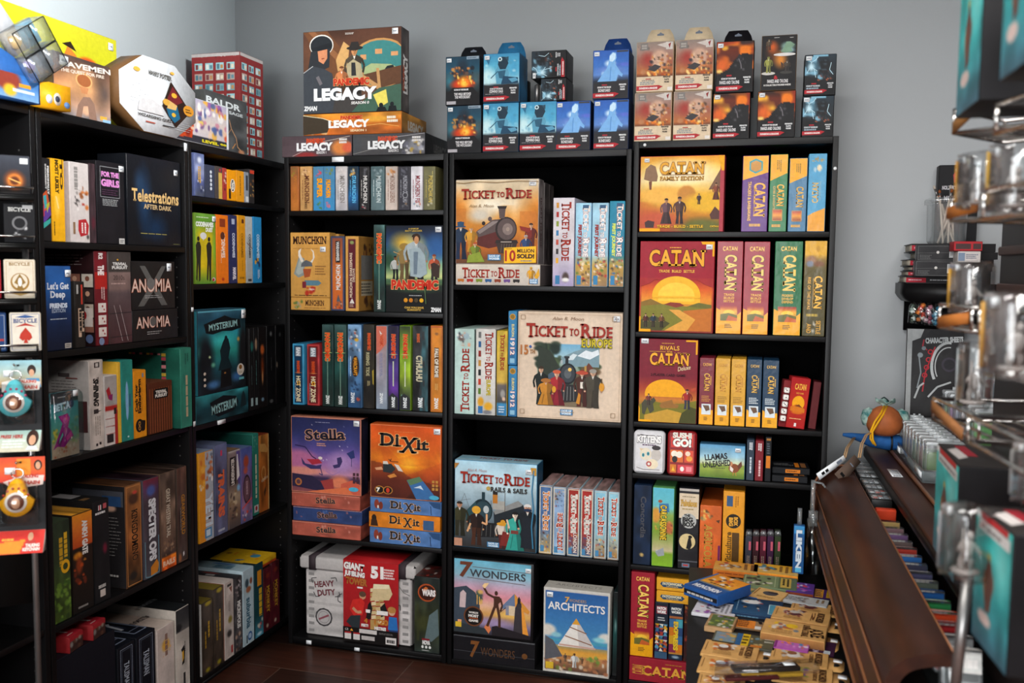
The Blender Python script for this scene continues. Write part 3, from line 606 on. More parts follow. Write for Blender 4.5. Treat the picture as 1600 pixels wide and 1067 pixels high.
def cover_dice(a):
    a.vg((0,'a81c20'),(.5,'c03020'),(.8,'b02820'),(1,'b01c20'));a.E(.5,.5,.34,.15,'f2a81e',20);a.P([(.1,.58),(.4,.52),(.9,.6),(.9,.68),(.1,.66)],'d87820');a.P([(.3,.56),(.55,.52),(.75,.58)],'7a3a1c');a.el(.5,.68,.4,.05,'d8701e',.4)
    a.T('CATAN',.52,.17,.11,.62,'f2b84a','s');a.T('DICE GAME',.52,.3,.03,.4,'e8a040','s');a.G(.12,.8,.88,.83,1,'f0c080');a.R(.42,.9,.54,.97,'e8e0dc')
o =game('B',1232,1263,592,Z[2],.055,'a81c20',cover_dice,'small red dice game pack leaning beside navy spines on third shelf',cat='dice game',res=420)
# the dice behind the clear window on the pack's left edge
W_,D_,H_ =o_dims[o.name];m =MB();m.box(-.022,.0,.001,D_-.01,0,H_*.92,'matte_card','7a2024',.001);m.build('window_side',o)
for i in range(5):
    m =MB();m.box(-.0205,-.0035,-.012,.0015,.02+i*.0225,.037+i*.0225,'painted_plastic','efe8e2',.002)
    for q,(dx,dz) in enumerate([(0,0),(-.004,.004),(.004,-.004)][:1+i % 3]):m.prism([(-.012+dx+.0018*math.cos(k),.0285+i*.0225+dz+.0018*math.sin(k)) for k in np.linspace(0,2*math.pi,9)[:-1]],-.0126,-.012,'black_plastic')
    m.build('die',o)
o.rotation_euler =(0,.10,math.radians(8));o.location.x += -.008;o.location.z += .006
o2 =game('B',1263,1276,596,Z[2],.06,'4a1418',flat('5a181c'),'thin dark red box leaning behind the small red dice pack',cat='dice game',dy=.04);o2.rotation_euler =(0,.09,0);o2.location.z += .001
# fourth shelf: tins and small boxes
def rtin(W,H,r):return [(x+r*math.cos(q),y+r*math.sin(q)) for x,y,a0 in ((W-r,H-r,0),(r,H-r,90),(r,r,180),(W-r,r,270)) for q in np.radians(np.linspace(a0,a0+90,6))]
def tin(x0,x1,yt,z0,D,col,art,label,r=.014):
    A,W,H =place('B',x0,x1,yt,z0,.012);o =thing('game_tin',label,'game tin',(A,YF+.012,z0+.0006),(0,0,0),None)
    m =MB();m.prism(rtin(W,H,r)[::-1],.004,D,'painted_plastic',col);m.build('tin_body',o)
    m =MB();m.prism([(W/2+(p[0]-W/2)*1.0,H/2+(p[1]-H/2)*1.0) for p in rtin(W,H,r)][::-1],0,.0036,'painted_plastic',col)
    a =Art(W-.012,H-.012,420);art(a);a.put(m,(.006,0,H-.006),(W-.012,0,0),(0,0,-(H-.012)),(0,-1,0),'painted_plastic');m.build('lid',o)
    return o
def t_kit(a):
    a.bg('dcdadc');a.T('KITTENS',.5,.17,.16,.86,'f4f2f0','h',out='2a2426',ow=.12);a.G(.25,.29,.75,.33,1,'5a3a5a',fill=.8)
    a.E(.38,.55,.22,.16,'e8dcc4');a.P([(.2,.48),(.14,.4),(.3,.42)],'e0c8a0');a.E(.29,.58,.05,.05,'3aa0b0');a.E(.47,.54,.05,.05,'3aa0b0');a.E(.29,.58,.02,.02,'1a1a1a');a.E(.47,.54,.02,.02,'1a1a1a')
    a.E(.76,.56,.18,.16,'c8c0b8');a.E(.76,.38,.16,.06,'2a2426');a.E(.62,.8,.22,.13,'f0e0c0');a.E(.5,.8,.1,.07,'b84a4a');a.E(.5,.8,.05,.035,'f0e8e0');a.L([(.05,.9),(.3,.95),(.9,.94)],.012,'5a4a44');a.L([(.06,.1),(.2,.05),(.45,.08)],.012,'3a3436')
tin(990,1038.5,673.5,Z[3],.04,'d8d6d8',t_kit,'white tin with round-eyed cartoon animals, fourth shelf of rightmost bookcase')
def t_sushi(a):
    a.bg('8e1a1e');a.P([(.06,.1),(.94,.02),(.94,.34),(.06,.36)],'d8362a');a.T('SUSHI',.5,.06,.12,.72,'e8e0d4','h',out='3a1a1a');a.T('GO!',.5,.24,.17,.68,'fff8f0','h',out='3a1a1a',ow=.12)
    for u0,v0,u1,v1,c in ((.04,.42,.55,.72,'e06a2a'),(.6,.42,.96,.72,'d84a30'),(.04,.78,.28,.98,'d87820'),(.34,.78,.96,.98,'d8404a')):a.R(u0,v0,u1,v1,c)
    a.E(.2,.52,.13,.08,'f4ead8');a.E(.4,.53,.13,.08,'f4ead8');a.E(.22,.65,.11,.08,'1c1a1a');a.E(.74,.5,.1,.06,'f4d8c0');a.E(.8,.62,.12,.07,'f0a040');a.P([(.1,.94),(.16,.82),(.23,.94)],'f4c030');a.E(.52,.88,.08,.06,'f4f0e8');a.R(.68,.82,.9,.94,'f08a90')
tin(1043,1088,674,Z[3],.04,'8e1a1e',t_sushi,'red tin with a grid of cartoon food pictures beside the white tin')
def c_llama(a):
    a.vg((0,'5a9ac4'),(.35,'9cc4d4'),(.55,'d0d8b0'),(.62,'a8b44a'),(1,'5a7a28'));a.nz(5,5,.08);a.P([(0,.62),(.3,.56),(.6,.64),(1,.58),(1,.7),(0,.72)],'8aa040')
    a.E(.77,.68,.12,.14,'8a4a28');a.P([(.84,.6),(.93,.45),(.95,.6),(.88,.72)],'6a3a24');a.E(.7,.55,.04,.07,'c88a60');a.P([(.68,.6),(.76,.7),(.74,.8),(.68,.74)],'e8dcd0');a.L([(.76,.8),(.75,.9)],.02,'c8883a');a.L([(.81,.8),(.82,.9)],.02,'c8883a')
    a.T('LLAMAS',.36,.36,.17,.5,'1c1c22','b',8,out=None);a.T('UNLEASHED',.38,.57,.17,.62,'1c1c22','b',8);a.G(.25,.68,.6,.72,1,'4a4a34')
game('B',1092.5,1164.5,695,Z[3],.045,'3a6a8c',{'F':c_llama},'small landscape box with sky, grass and brown bird, fourth shelf of rightmost bookcase',sticker=(.78,.08,.018,.013),cat='card game',mat='wrapped_card',res=380)
game('B',1166,1178.5,687.5,Z[3],.13,'34404e',spine('34404e','',pre=lambda a:(a.G(.25,.05,.8,.26,2,'d8dce0',rot=-90,fill=.7),a.G(.35,.42,.68,.92,1,'c8d0d8',rot=-90,fill=.8))),'thin slate grey spine right of the landscape box with bird',cat='card game')
game('B',1179.5,1193,689,Z[3],.13,'7c2028',spine('7c2028','',pre=lambda a:(a.G(.25,.05,.8,.26,2,'e0d0d0',rot=-90,fill=.7),a.G(.35,.48,.68,.95,1,'e0b8b8',rot=-90,fill=.8))),'thin crimson spine right of the slate grey one',cat='card game')
game('B',1195,1205.5,683,Z[3],.12,'15161a',spine('15161a','',pre=lambda a:(a.R(.1,.42,.9,.7,'d87a20'),a.R(.1,.02,.9,.07,'a06a30'),a.G(.2,.12,.8,.38,5,'5a626c'))),'narrow black box with orange band standing right of crimson spine',cat='card game')
oo =[]
for i,(x0,x1,z) in enumerate(((1206,1262,0),(1206,1266,.022))):
    A,W,H =place('B',x0,x1,740,Z[3],.02)
    o =thing('board_game_box',['black box with orange stripe lying flat, bottom of two at shelf end','black box with orange stripe lying flat, top of two at shelf end'][i],'card game',(A,YF+.02+.02*i,Z[3]+.0006+z),(0,0,.04*i))
    carton(o,W,.1,.0205,'15161a',{'F':lambda a:(a.bg('15161a'),a.R(.35,.2,.75,.85,'d87a20'),a.G(.38,.35,.72,.7,1,'5a3010')),'T':lambda a:(a.bg('15161a'),a.G(.05,.3,.6,.7,2,'6a6a6a'),a.R(.62,.2,.74,.9,'d87a20'),a.R(.78,.2,.92,.9,'8a5a34'))},'gloss_card');oo.append(o)
# fifth shelf
def sp_navy(a):a.bg('16263e');a.nz(3,9,.25);a.T('Concordia',.55,.4,.3,.52,'4a4a50','s',-90);a.el(.5,.88,.15,.03,'c0a060',.5)
game('B',989.5,1017.5,758,Z[4],.26,'16263e',sp_navy,'plain navy blue spine at left end, fifth shelf of rightmost bookcase')
def sp_carc(a):
    a.vg((0,'5ab8cc'),(.25,'6ac0c8'),(.34,'8aa850'),(.55,'7a9a30'),(.8,'c8b890'),(.84,'7aa028'),(1,'86b82c'));a.el(.15,.35,.3,.12,'d8983a',.4);a.el(.8,.5,.25,.1,'c06a3a',.4);a.sp(.5,.4,1,.58,14,['b8543a','d08848','8a4030'],.06);a.sp(0,.36,.4,.55,10,['e0a84a','c8843a'],.06)
    a.P([(.3,.2),(.75,.19),(.8,.3),(.3,.32)],'3a78a8');a.T('CARCASSONNE',.52,.44,.28,.44,'f2c830','s',-90,out='2a2418',ow=.1);a.E(.35,.17,.1,.02,'a05a3a');a.P([(.15,.82),(.55,.76),(.6,.86),(.3,.88)],'9aa0a4');a.sp(.2,.8,.55,.86,8,['6a7074','c0c4c6'],.05)
game('B',1018.5,1053,762,Z[4],.26,'5a9a5a',sp_carc,'sky blue and grass green spine with towers, next to plain navy spine',mat='wrapped_card')
def sp_bigbox(a):
    a.bg('1c1c20');a.R(0,.06,1,.37,'dcc8ac');a.R(0,.0,1,.03,'b8b0a8');a.G(.15,.09,.85,.11,1,'8a7a5a');a.T('Fabulous',.5,.18,.07,.8,'d8a84a','s',out='8a6a2a');a.G(.15,.24,.85,.27,1,'a8905a');a.E(.5,.4,.4,None,'b8b8b4');a.T('THE',.42,.335,.03,.3,'1a1a1a','h');a.T('BIG',.45,.385,.05,.5,'1a1a1a','h');a.T('BOX',.5,.445,.05,.6,'1a1a1a','h')
    a.E(.45,.66,.42,None,'e0c890');a.P([(.4,.75),(.5,.62),(.62,.6),(.7,.7),(.6,.76)],'1c1a18');a.E(.6,.6,.1,.02,'1c1a18');a.R(0,.9,1,.915,'5a5a60');a.R(.2,.935,.6,.985,'6a7a90');a.R(.27,.95,.52,.97,'b83a34')
game('B',1059.5,1092,763,Z[4],.26,'1c1c20',sp_bigbox,'black and cream spine with moonlit silhouette disc, fifth shelf of rightmost bookcase',mat='wrapped_card')
def sp_agri(a):a.bg('d8662c');a.nz(3,8,.08);a.sp(.05,.08,.6,.22,16,['6a4a2a','e8c060','8a7a4a','c8a060'],.09);a.P([(.75,.22),(.95,.2),(.9,.26)],'5a3a20');a.T('AGRICOLA',.4,.62,.36,.66,'c8923a','s',-90,out='8a3a1a',ow=.04);a.G(.6,.45,.66,.72,1,'9a4a20',rot=-90);a.R(.88,.6,.99,.97,'7a2a5a')
game('B',1092.5,1127,790,Z[4],.26,'d8662c',{'F':sp_agri,'T':flat('d06428')},'shorter orange-red spine with farm picture, beside the yellow-orange spine',mat='wrapped_card')
def sp_viti(a):a.bg('e69a28');a.R(.15,.05,.45,.18,'3a5a80');a.el(.32,.13,.1,.03,'c8d0d8',.4);a.G(.55,.05,.75,.2,2,'a86a18',rot=-90);a.E(.5,.36,.37,None,'2a241c');a.T('BIG',.38,.37,.17,.1,'e8a83a','h',-90);a.T('BOX',.62,.36,.17,.1,'e8a83a','h',-90);a.R(.45,.5,.8,.86,'5a4020');a.rg(.47,.51,.78,.85,'8a6a3a','3a2c1c','6a5030');a.T('Viticulture',.28,.7,.26,.4,'6a4a1c','s',90);a.P([(.4,.97),(.8,.93),(.9,.99)],'d0c8b8')
game('B',1128.5,1162.5,768,Z[4],.26,'e69a28',{'F':sp_viti,'T':flat('e09424')},'tall yellow-orange spine with round black badge, fifth shelf of rightmost bookcase',mat='wrapped_card')
for i,c in enumerate(['3a3a44','3a1a20','561a2c','3e1c3c','2e3a20']):
    x0 =1163.5+i*11.4
    o =game('B',x0,x0+10.8,838,Z[4],.09,c,spine(c,'',pre=lambda a:(a.G(.2,.5,.8,.9,2,'a08a7a',rot=-90),a.R(.55,.12,.95,.35,'c85a6a'))),f"small {['grey', 'dark red', 'crimson', 'plum', 'olive'][i]} card pack with clear top, {['first', 'second', 'third', 'fourth', 'last'][i]} of five beside yellow-orange spine",cat='card pack',name='card_pack',group='five small card packs on the fifth shelf')
    W_,D_,H_ =o_dims[o.name];m =MB();m.prism([(0,H_),(W_,H_),(W_*.85,H_+.014),(W_*.15,H_+.014)][::-1],.001,.03,'clear_case');p =m.build('clear_top',o);p['label'] ='clear plastic pack top'
# bottom shelf
def catan_lying(a):a.bg(CRED);a.T('CATAN',.42,.52,.4,.55,'e8a83c','s');a.T('CATAN',.1,.52,.13,.4,'d8983c','s',90);a.G(.82,.3,.95,.75,2,'c8882c',rot=-90);a.G(.4,.12,.6,.2,1,'b8782c')
A,W,H =place('B',981.5,1070,1030,Z[5],.006);A =max(A,-.398)
o =thing('board_game_box','red settler box lying flat at bottom of rightmost bookcase under upright boxes','board game',(A,YF+.006,Z[5]+.0006));carton(o,.30,.255,H-.001,CRED,{'F':catan_lying,'T':flat(CRED)});zb =Z[5]+H+.0004
game('B',983,1022,894,zb,.25,CRED,{'F':catan_spine(CRED,['TRADE','BUILD','SETTLE'])},'red and yellow spine standing on the flat red box, bottom shelf',dy=.012)
def sp_patch(a,b1='1c2430'):
    a.bg(b1);a.R(.08,.06,.92,.2,'8a2a34');a.T('PATCH',.5,.1,.045,.7,'f0f0ec','h');a.T('WORK',.5,.165,.045,.7,'f0f0ec','h');a.G(.2,.25,.8,.33,2,'c8c8c8')
    cols =['d8a020','a83a30','e8e0d0','3a6a90','5a9ab8','c8642a','4a2a5a']
    for r in range(7):
        for q in range(3):a.P([(q/3,.38+r*.07),((q+1)/3,.38+r*.07),((q+.5+.3*((r+q) % 2))/3,.45+r*.07)],cols[(r*3+q*2) % 7]);a.P([(q/3,.45+r*.07),((q+1)/3,.45+r*.07),((q+.4)/3,.39+r*.07)],cols[(r*2+q*3+1) % 7])
    a.R(0,.88,1,1,'3a5a78');a.el(.5,.95,.35,.03,'a8bcc8',.5)
game('B',1022.5,1044,941,zb,.18,'1c2430',sp_patch,'navy spine with patchwork triangles and red title block, bottom shelf',dy=.014,mat='wrapped_card')
def sp_patch2(a):
    a.bg('1e2a3c');a.T('PATCH',.5,.09,.04,.7,'e8e8e4','h');a.T('WORK',.5,.15,.04,.7,'e8e8e4','h');cols =['3a6a98','6a90b0','d87a20','4aa0b0','d8a428','2c4a78','8a2a4a']
    for r in range(4):
        for q in range(2):a.R(q*.5,.27+r*.15,q*.5+.5,.42+r*.15,cols[(r*2+q*3) % 7])
    a.T('EXPRESS',.5,.57,.3,.5,'f0c830','h',-90,out='3a2a10');a.R(0,.22,1,.26,'a8643a');a.R(0,.87,1,.9,'c88a3a');a.el(.5,.95,.35,.03,'9ab0c0',.5)
game('B',1044.5,1067.5,943,zb,.18,'1e2a3c',sp_patch2,'blue spine of coloured squares with yellow vertical title, bottom shelf',dy=.014,mat='wrapped_card')
game('B',1068,1078,946,zb,.18,'3a1a18',spine('3a1a18','',pre=lambda a:a.sp(0,0,1,1,26,['a83a28','c89030','2a2a2c','6a3a24'],.3)),'dark mottled red spine half hidden by the black bench',dy=.014)
for i,(y0,y1) in enumerate(((904,924),(924.5,943))):
    za =zb+.0;A,W,H =place('B',1024,1075,y0,Z[5],.016)
    zz =onY(1048,y1,YF+.016)[2]
    o =thing('board_game_box',['flat yellow patchwork box, upper of two on blue and navy spines','flat yellow patchwork box, lower of two on blue and navy spines'][i],'board game',(A,YF+.018,zz+.0009),group='flat yellow boxes on bottom shelf')
    carton(o,W,.16,onY(1048,y0,YF+.016)[2]-zz-.001,'e0a028',{'F':lambda a:(a.bg('e0a028'),a.P([(.15,.3),(.8,.3),(.88,.5),(.8,.75),(.2,.75),(.1,.5)],'2c4a68'),a.T('PATCHWORK',.48,.45,.2,.6,'d8d0b0','h'),a.G(.3,.6,.7,.72,1,'c8b070')),'T':flat('d89a24')})
# ================================================================== middle back bookcase: the train games
TRED ='9c2a1c'
def ttr(a,cu,cv,h,w,rot=0,c=TRED,out='3a1a14',ow=.03):
    """TICKET TO RIDE with its tall initials"""
    if rot == 0:
        u0 =cu-w/2
        a.T('T',u0+.045*w,cv+.06*h,h*1.25,w*.10,c,'s',out=out,ow=ow);a.T('ICKET',u0+.29*w,cv+.12*h,h*.95,w*.38,c,'s',out=out,ow=ow);a.T('TO',u0+.56*w,cv+.14*h,h*.62,w*.11,c,'s',out=out,ow=ow)
        a.T('R',u0+.70*w,cv-.0*h,h*1.25,w*.12,c,'s',out=out,ow=ow);a.T('IDE',u0+.89*w,cv+.1*h,h*.95,w*.22,c,'s',out=out,ow=ow)
    else:
        s =1 if rot == -90 else -1;v0 =cv-s*w/2;d =s*h
        for t,p,q,hh,lw in (('T',.045,0,1.25,.10),('ICKET',.29,.08,.95,.38),('TO',.56,.14,.6,.1),('R',.70,0,1.25,.12),('IDE',.89,.08,.95,.22)):
            a.T(t,cu-d*q,v0+s*p*w,h*hh,w*lw,c,'s',rot,out=out,ow=ow)
def train(a,cx,cy,s,body='5a4a48',dark='2c2220',red='5a2420'):
    """a generic steam engine seen from the front quarter"""
    k =a.as_
    X =lambda x:cx+x*s/k if k > 1 else cx+x*s
    Y =lambda y:cy+y*s*(k if k <= 1 else 1)
    a.P([(X(-.95),Y(-.05)),(X(-.3),Y(-.42)),(X(.05),Y(-.3)),(X(.1),Y(.5)),(X(-.5),Y(.62)),(X(-.95),Y(.5))],red)
    a.P([(X(-1.0),Y(-.0)),(X(-.35),Y(-.45)),(X(.2),Y(-.5)),(X(.1),Y(-.1)),(X(-.9),Y(.2))],body);a.P([(X(-.95),Y(-.02)),(X(-.35),Y(-.40)),(X(-.1),Y(-.4)),(X(-.85),Y(.08))],'8a7c78')
    a.E(X(.18),Y(-.1),.42*s/(k if k > 1 else 1),.46*s*(k if k <= 1 else 1),dark,22);a.E(X(.2),Y(-.1),.36*s/(k if k > 1 else 1),.4*s*(k if k <= 1 else 1),body,22);a.E(X(.24),Y(-.1),.2*s/(k if k > 1 else 1),.22*s*(k if k <= 1 else 1),'84726c',18);a.E(X(.25),Y(-.1),.07*s/(k if k > 1 else 1),.08*s*(k if k <= 1 else 1),'a08c80',12)
    a.P([(X(-.08),Y(-.5)),(X(-.12),Y(-.88)),(X(.16),Y(-.88)),(X(.12),Y(-.5))],body);a.P([(X(-.17),Y(-.96)),(X(.21),Y(-.96)),(X(.17),Y(-.86)),(X(-.13),Y(-.86))],dark)
    a.E(X(-.45),Y(-.48),.08*s,.09*s,body,10);a.E(X(-.7),Y(-.32),.07*s,.08*s,dark,10)
    a.P([(X(-.2),Y(.3)),(X(.6),Y(.3)),(X(.66),Y(.42)),(X(-.25),Y(.42))],dark);a.P([(X(-.2),Y(.42)),(X(.62),Y(.42)),(X(.5),Y(.8)),(X(-.1),Y(.8))],'3a2c28');a.R(X(-.02),Y(.36),X(.4),Y(.39),'b8a89c')
    for i in range(5):a.L([(X(.02+.1*i),Y(.44)),(X(-.02+.1*i),Y(.78))],.006,'6a5a50')
def dow(a,cu,cv,w,h):a.R(cu-w/2,cv-h/2,cu+w/2,cv+h/2,'3a7aa8');a.T('DAYS OF',cu,cv-h*.22,h*.3,w*.8,'d8e4ec','h');a.T('WONDER',cu,cv+h*.22,h*.3,w*.8,'d8e4ec','h')
def c_ttr(a):
    a.vg((0,'d8c4a4'),(.3,'e0c49a'),(.55,'d88a30'),(.8,'b8641e'),(1,'6a4028'));a.el(.0,.35,.3,.3,'d8842c',.8);a.el(1,.4,.3,.35,'d07a22',.8);a.el(.45,.3,.35,.14,'ece0c8',.8);a.el(.3,.42,.2,.12,'ddd0bc',.7);a.pt('c8802c',5,4,.55,.3,.5,(0,.3,1,.9));a.nz(7,7,.12)
    a.rc(.78,.38,.98,.62,'c8742a',.7);a.rc(.0,.34,.12,.6,'c0702a',.5)
    a.P([(.3,.96),(.6,.9),(.75,1),(.2,1)],'7a5a3a')
    train(a,.56,.62,.32)
    a.fig(.06,.95,.45,'23344c','1c2a44','d8a884','2a3a5a',1.3);a.R(.02,.5,.1,.55,'2a4a6a');a.R(.0,.55,.12,.565,'2a4a6a')
    a.fig(.19,.86,.3,'d89a30','c8882a','e0b088','c8842c',1.3);a.fig(.24,.99,.24,'7a8a2c','6a7a28','d8a880','b84a2c',1.5);a.P([(.16,.9),(.3,.86),(.36,.98),(.14,.99)],'8a9a34')
    a.fig(.92,.84,.32,'7a241e','6a2420','d8a47c','3a241c',1.1);a.P([(.78,.55),(.92,.58),(.9,.63),(.8,.6)],'8a2a20');a.fig(.86,.92,.26,'2c4470','243a60','c89878','a8a0a0',1.3)
    a.L([(.0,.03),(.1,.04),(.25,.02),(.5,.035),(.75,.02),(1,.03)],.008,'8a6a3c')
    ttr(a,.5,.165,.095,.84)
    a.T('Alan R. Moon',.32,.31,.035,.3,'9a7a50','r',sk=.3);dow(a,.48,.925,.16,.07)
    a.P([(.6,.81),(.985,.79),(.985,.985),(.6,.995)],'f4b81c');a.T('10',.675,.905,.12,.12,'a8241c','s');a.T('MILLION',.86,.845,.04,.2,'3a1a14','b');a.T('SOLD!',.86,.91,.045,.2,'3a1a14','h');a.G(.8,.955,.95,.975,1,'3a6a9a');a.G(.62,.815,.7,.83,1,'8a3a1c')
def trainstrip(a,u0,u1,v,h):
    for i,c in enumerate(['b86a20','a82a24','7a8a28','2c5a8a','8a3a20','6a4a8a','2a2422']):x =u0+(u1-u0)*i/7;a.R(x,v-h/2,x+(u1-u0)*.1,v+h/2,c);a.E(x+(u1-u0)*.02,v+h/2,h*.3/a.as_,h*.3,c,8);a.E(x+(u1-u0)*.08,v+h/2,h*.3/a.as_,h*.3,c,8)
def ttr_flat(a):a.vg((0,'d8cdbc'),(1,'b8aea4'));a.nz(6,3,.06);ttr(a,.42,.4,.4,.68);trainstrip(a,.02,.8,.78,.13);a.fig(.9,.95,.85,'e0a020','c88a1c','d89a40','e0b030',1.2);a.P([(.94,.6),(.99,.15),(1,.5),(.97,.7)],'e0a428');dow(a,.93,.8,.1,.25)
Z =SH['B2']
A,W,H =place('B',712,844,413,Z[0],.006)
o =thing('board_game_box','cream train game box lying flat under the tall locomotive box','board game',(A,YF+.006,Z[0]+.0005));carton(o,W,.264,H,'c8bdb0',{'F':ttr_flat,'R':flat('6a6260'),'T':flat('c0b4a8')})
zt =Z[0]+H+.0008;A2 =onY(712,345,YF+.006)[0];H2 =onY(775,280,YF+.006)[2]-zt
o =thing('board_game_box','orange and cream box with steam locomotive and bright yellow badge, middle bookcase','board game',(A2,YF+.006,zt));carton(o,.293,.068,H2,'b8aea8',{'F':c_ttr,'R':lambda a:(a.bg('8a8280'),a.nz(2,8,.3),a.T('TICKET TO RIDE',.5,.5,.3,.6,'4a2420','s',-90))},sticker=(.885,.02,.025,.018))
for i in range(2):
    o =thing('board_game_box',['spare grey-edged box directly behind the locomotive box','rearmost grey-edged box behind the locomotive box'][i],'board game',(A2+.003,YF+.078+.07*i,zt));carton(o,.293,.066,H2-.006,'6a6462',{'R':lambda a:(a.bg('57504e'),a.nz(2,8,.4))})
def sp_ttr(bg,lav=False):
    def g(a):
        a.vg((0,bg),(.6,bg),(1,'a89ac0' if lav else bg));a.nz(2,6,.1);ttr(a,.62,.38,.36,.66,-90); 
        for i,c in enumerate(['c88a30','a82a24','8a9a38','3a7aa8','b84a3a','3a3436','e0a428']):a.R(.14,.05+i*.105,.26,.11+i*.105,c)
        a.el(.62,.9,.2,.07,'4a3a34',.4);a.el(.62,.93,.22,.03,'e8e4e0',.4);a.R(.12,.88,.34,.98,'3a7aa8')
    return g
def sp_fj(bg,tc,oc,s2):
    def g(a):
        a.vg((0,bg),(.62,bg),(.75,'c8a04a'),(1,'9a7a5a'));a.nz(2,7,.1);ttr(a,.68,.34,.34,.6,-90,tc,oc,.06);a.T('FIRST JOURNEY',.28,.45,.2,.38,s2,'h',-90);a.sp(.1,.66,.95,.98,40,['6a4a34','e8c8a0','d8a020','3a6a9a','b83a34','5a7a30','f0e0d0','2a2a34'],.1);a.R(.1,.87,.38,.98,'3a82b0');a.R(.45,.02,.85,.06,'3a5a7a')
    return g
game('B',863.5,897.5,309,Z[0],.26,'c8c0cc',sp_ttr('cfc8cc',True),'pale lavender spine with dark red vertical title, tallest of four beside locomotive box')
game('B',898.5,923.8,317,Z[0],.23,'9cc4dc',sp_fj('9cc8dc','f0f0ec','d87a6a','9a2a20'),'left pale blue spine of a matching pair with cartoon children',group='pale blue journey spines')
game('B',924.5,950.5,317,Z[0],.23,'9cc4dc',sp_fj('a0cadc','f0f0ec','d87a6a','9a2a20'),'right pale blue spine of a matching pair, touching the deep teal spine',group='pale blue journey spines')
game('B',951.5,979,314,Z[0],.23,'2a88a0',sp_fj('2a86a4','f4ece4','a83a30','d8e060'),'deep teal spine with white vertical title at right end, middle bookcase top shelf')
# second shelf
def sp_mint(a):a.bg('b8d2ca');a.nz(2,6,.08);ttr(a,.55,.6,.36,.74,90);a.el(.35,.1,.25,.05,'6a5a54',.4);a.el(.6,.08,.2,.05,'9ab0b8',.4);a.el(.75,.18,.1,.03,'d8a080',.4);a.sp(.1,.03,.9,.2,14,['3a3a40','c8a088','e8e8e4','7a98a8'],.07)
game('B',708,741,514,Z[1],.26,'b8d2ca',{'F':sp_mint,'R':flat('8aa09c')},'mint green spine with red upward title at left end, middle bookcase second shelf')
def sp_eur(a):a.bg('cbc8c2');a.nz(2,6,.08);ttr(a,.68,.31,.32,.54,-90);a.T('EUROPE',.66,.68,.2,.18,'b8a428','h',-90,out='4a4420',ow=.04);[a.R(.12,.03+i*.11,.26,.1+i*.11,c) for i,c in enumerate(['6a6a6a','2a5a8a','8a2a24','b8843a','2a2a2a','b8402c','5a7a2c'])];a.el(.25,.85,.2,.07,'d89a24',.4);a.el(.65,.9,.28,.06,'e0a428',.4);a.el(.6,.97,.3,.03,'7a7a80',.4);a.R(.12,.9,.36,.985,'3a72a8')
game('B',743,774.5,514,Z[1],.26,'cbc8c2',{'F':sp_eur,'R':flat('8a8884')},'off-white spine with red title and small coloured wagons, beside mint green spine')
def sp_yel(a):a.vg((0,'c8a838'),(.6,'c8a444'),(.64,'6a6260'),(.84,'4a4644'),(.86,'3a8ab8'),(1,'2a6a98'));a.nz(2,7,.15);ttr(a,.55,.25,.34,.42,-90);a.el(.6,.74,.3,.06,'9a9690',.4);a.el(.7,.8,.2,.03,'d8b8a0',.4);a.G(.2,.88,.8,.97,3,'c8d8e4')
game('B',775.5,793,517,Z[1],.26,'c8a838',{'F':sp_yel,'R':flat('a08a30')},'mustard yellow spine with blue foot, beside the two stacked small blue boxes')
def sp_12(a):a.vg((0,'3a86b4'),(1,'2a6a9a'));a.E(.5,.1,.38,None,'c08a30');a.E(.5,.1,.26,None,'8a6a28');a.T('EUROPA',.55,.36,.3,.24,'d8c880','b',-90);a.T('1912',.5,.66,.5,.3,'e8e0d8','s',-90,out='b83a30');a.R(.2,.88,.8,.97,'8ab8d0');a.nz(2,6,.12)
H0 =onY(800,571,YF+.01)[2]-Z[1]
game('B',793.8,807.8,571.5,Z[1],.2,'2f76a6',sp_12,'small blue box with gold seal standing below its twin, beside cream train box',cat='board game expansion',group='two stacked small blue expansion boxes')
game('B',793.8,807.8,486,Z[1]+H0+.001,.2,'2f76a6',sp_12,'small blue box with gold seal stacked on top of its twin',cat='board game expansion',group='two stacked small blue expansion boxes')
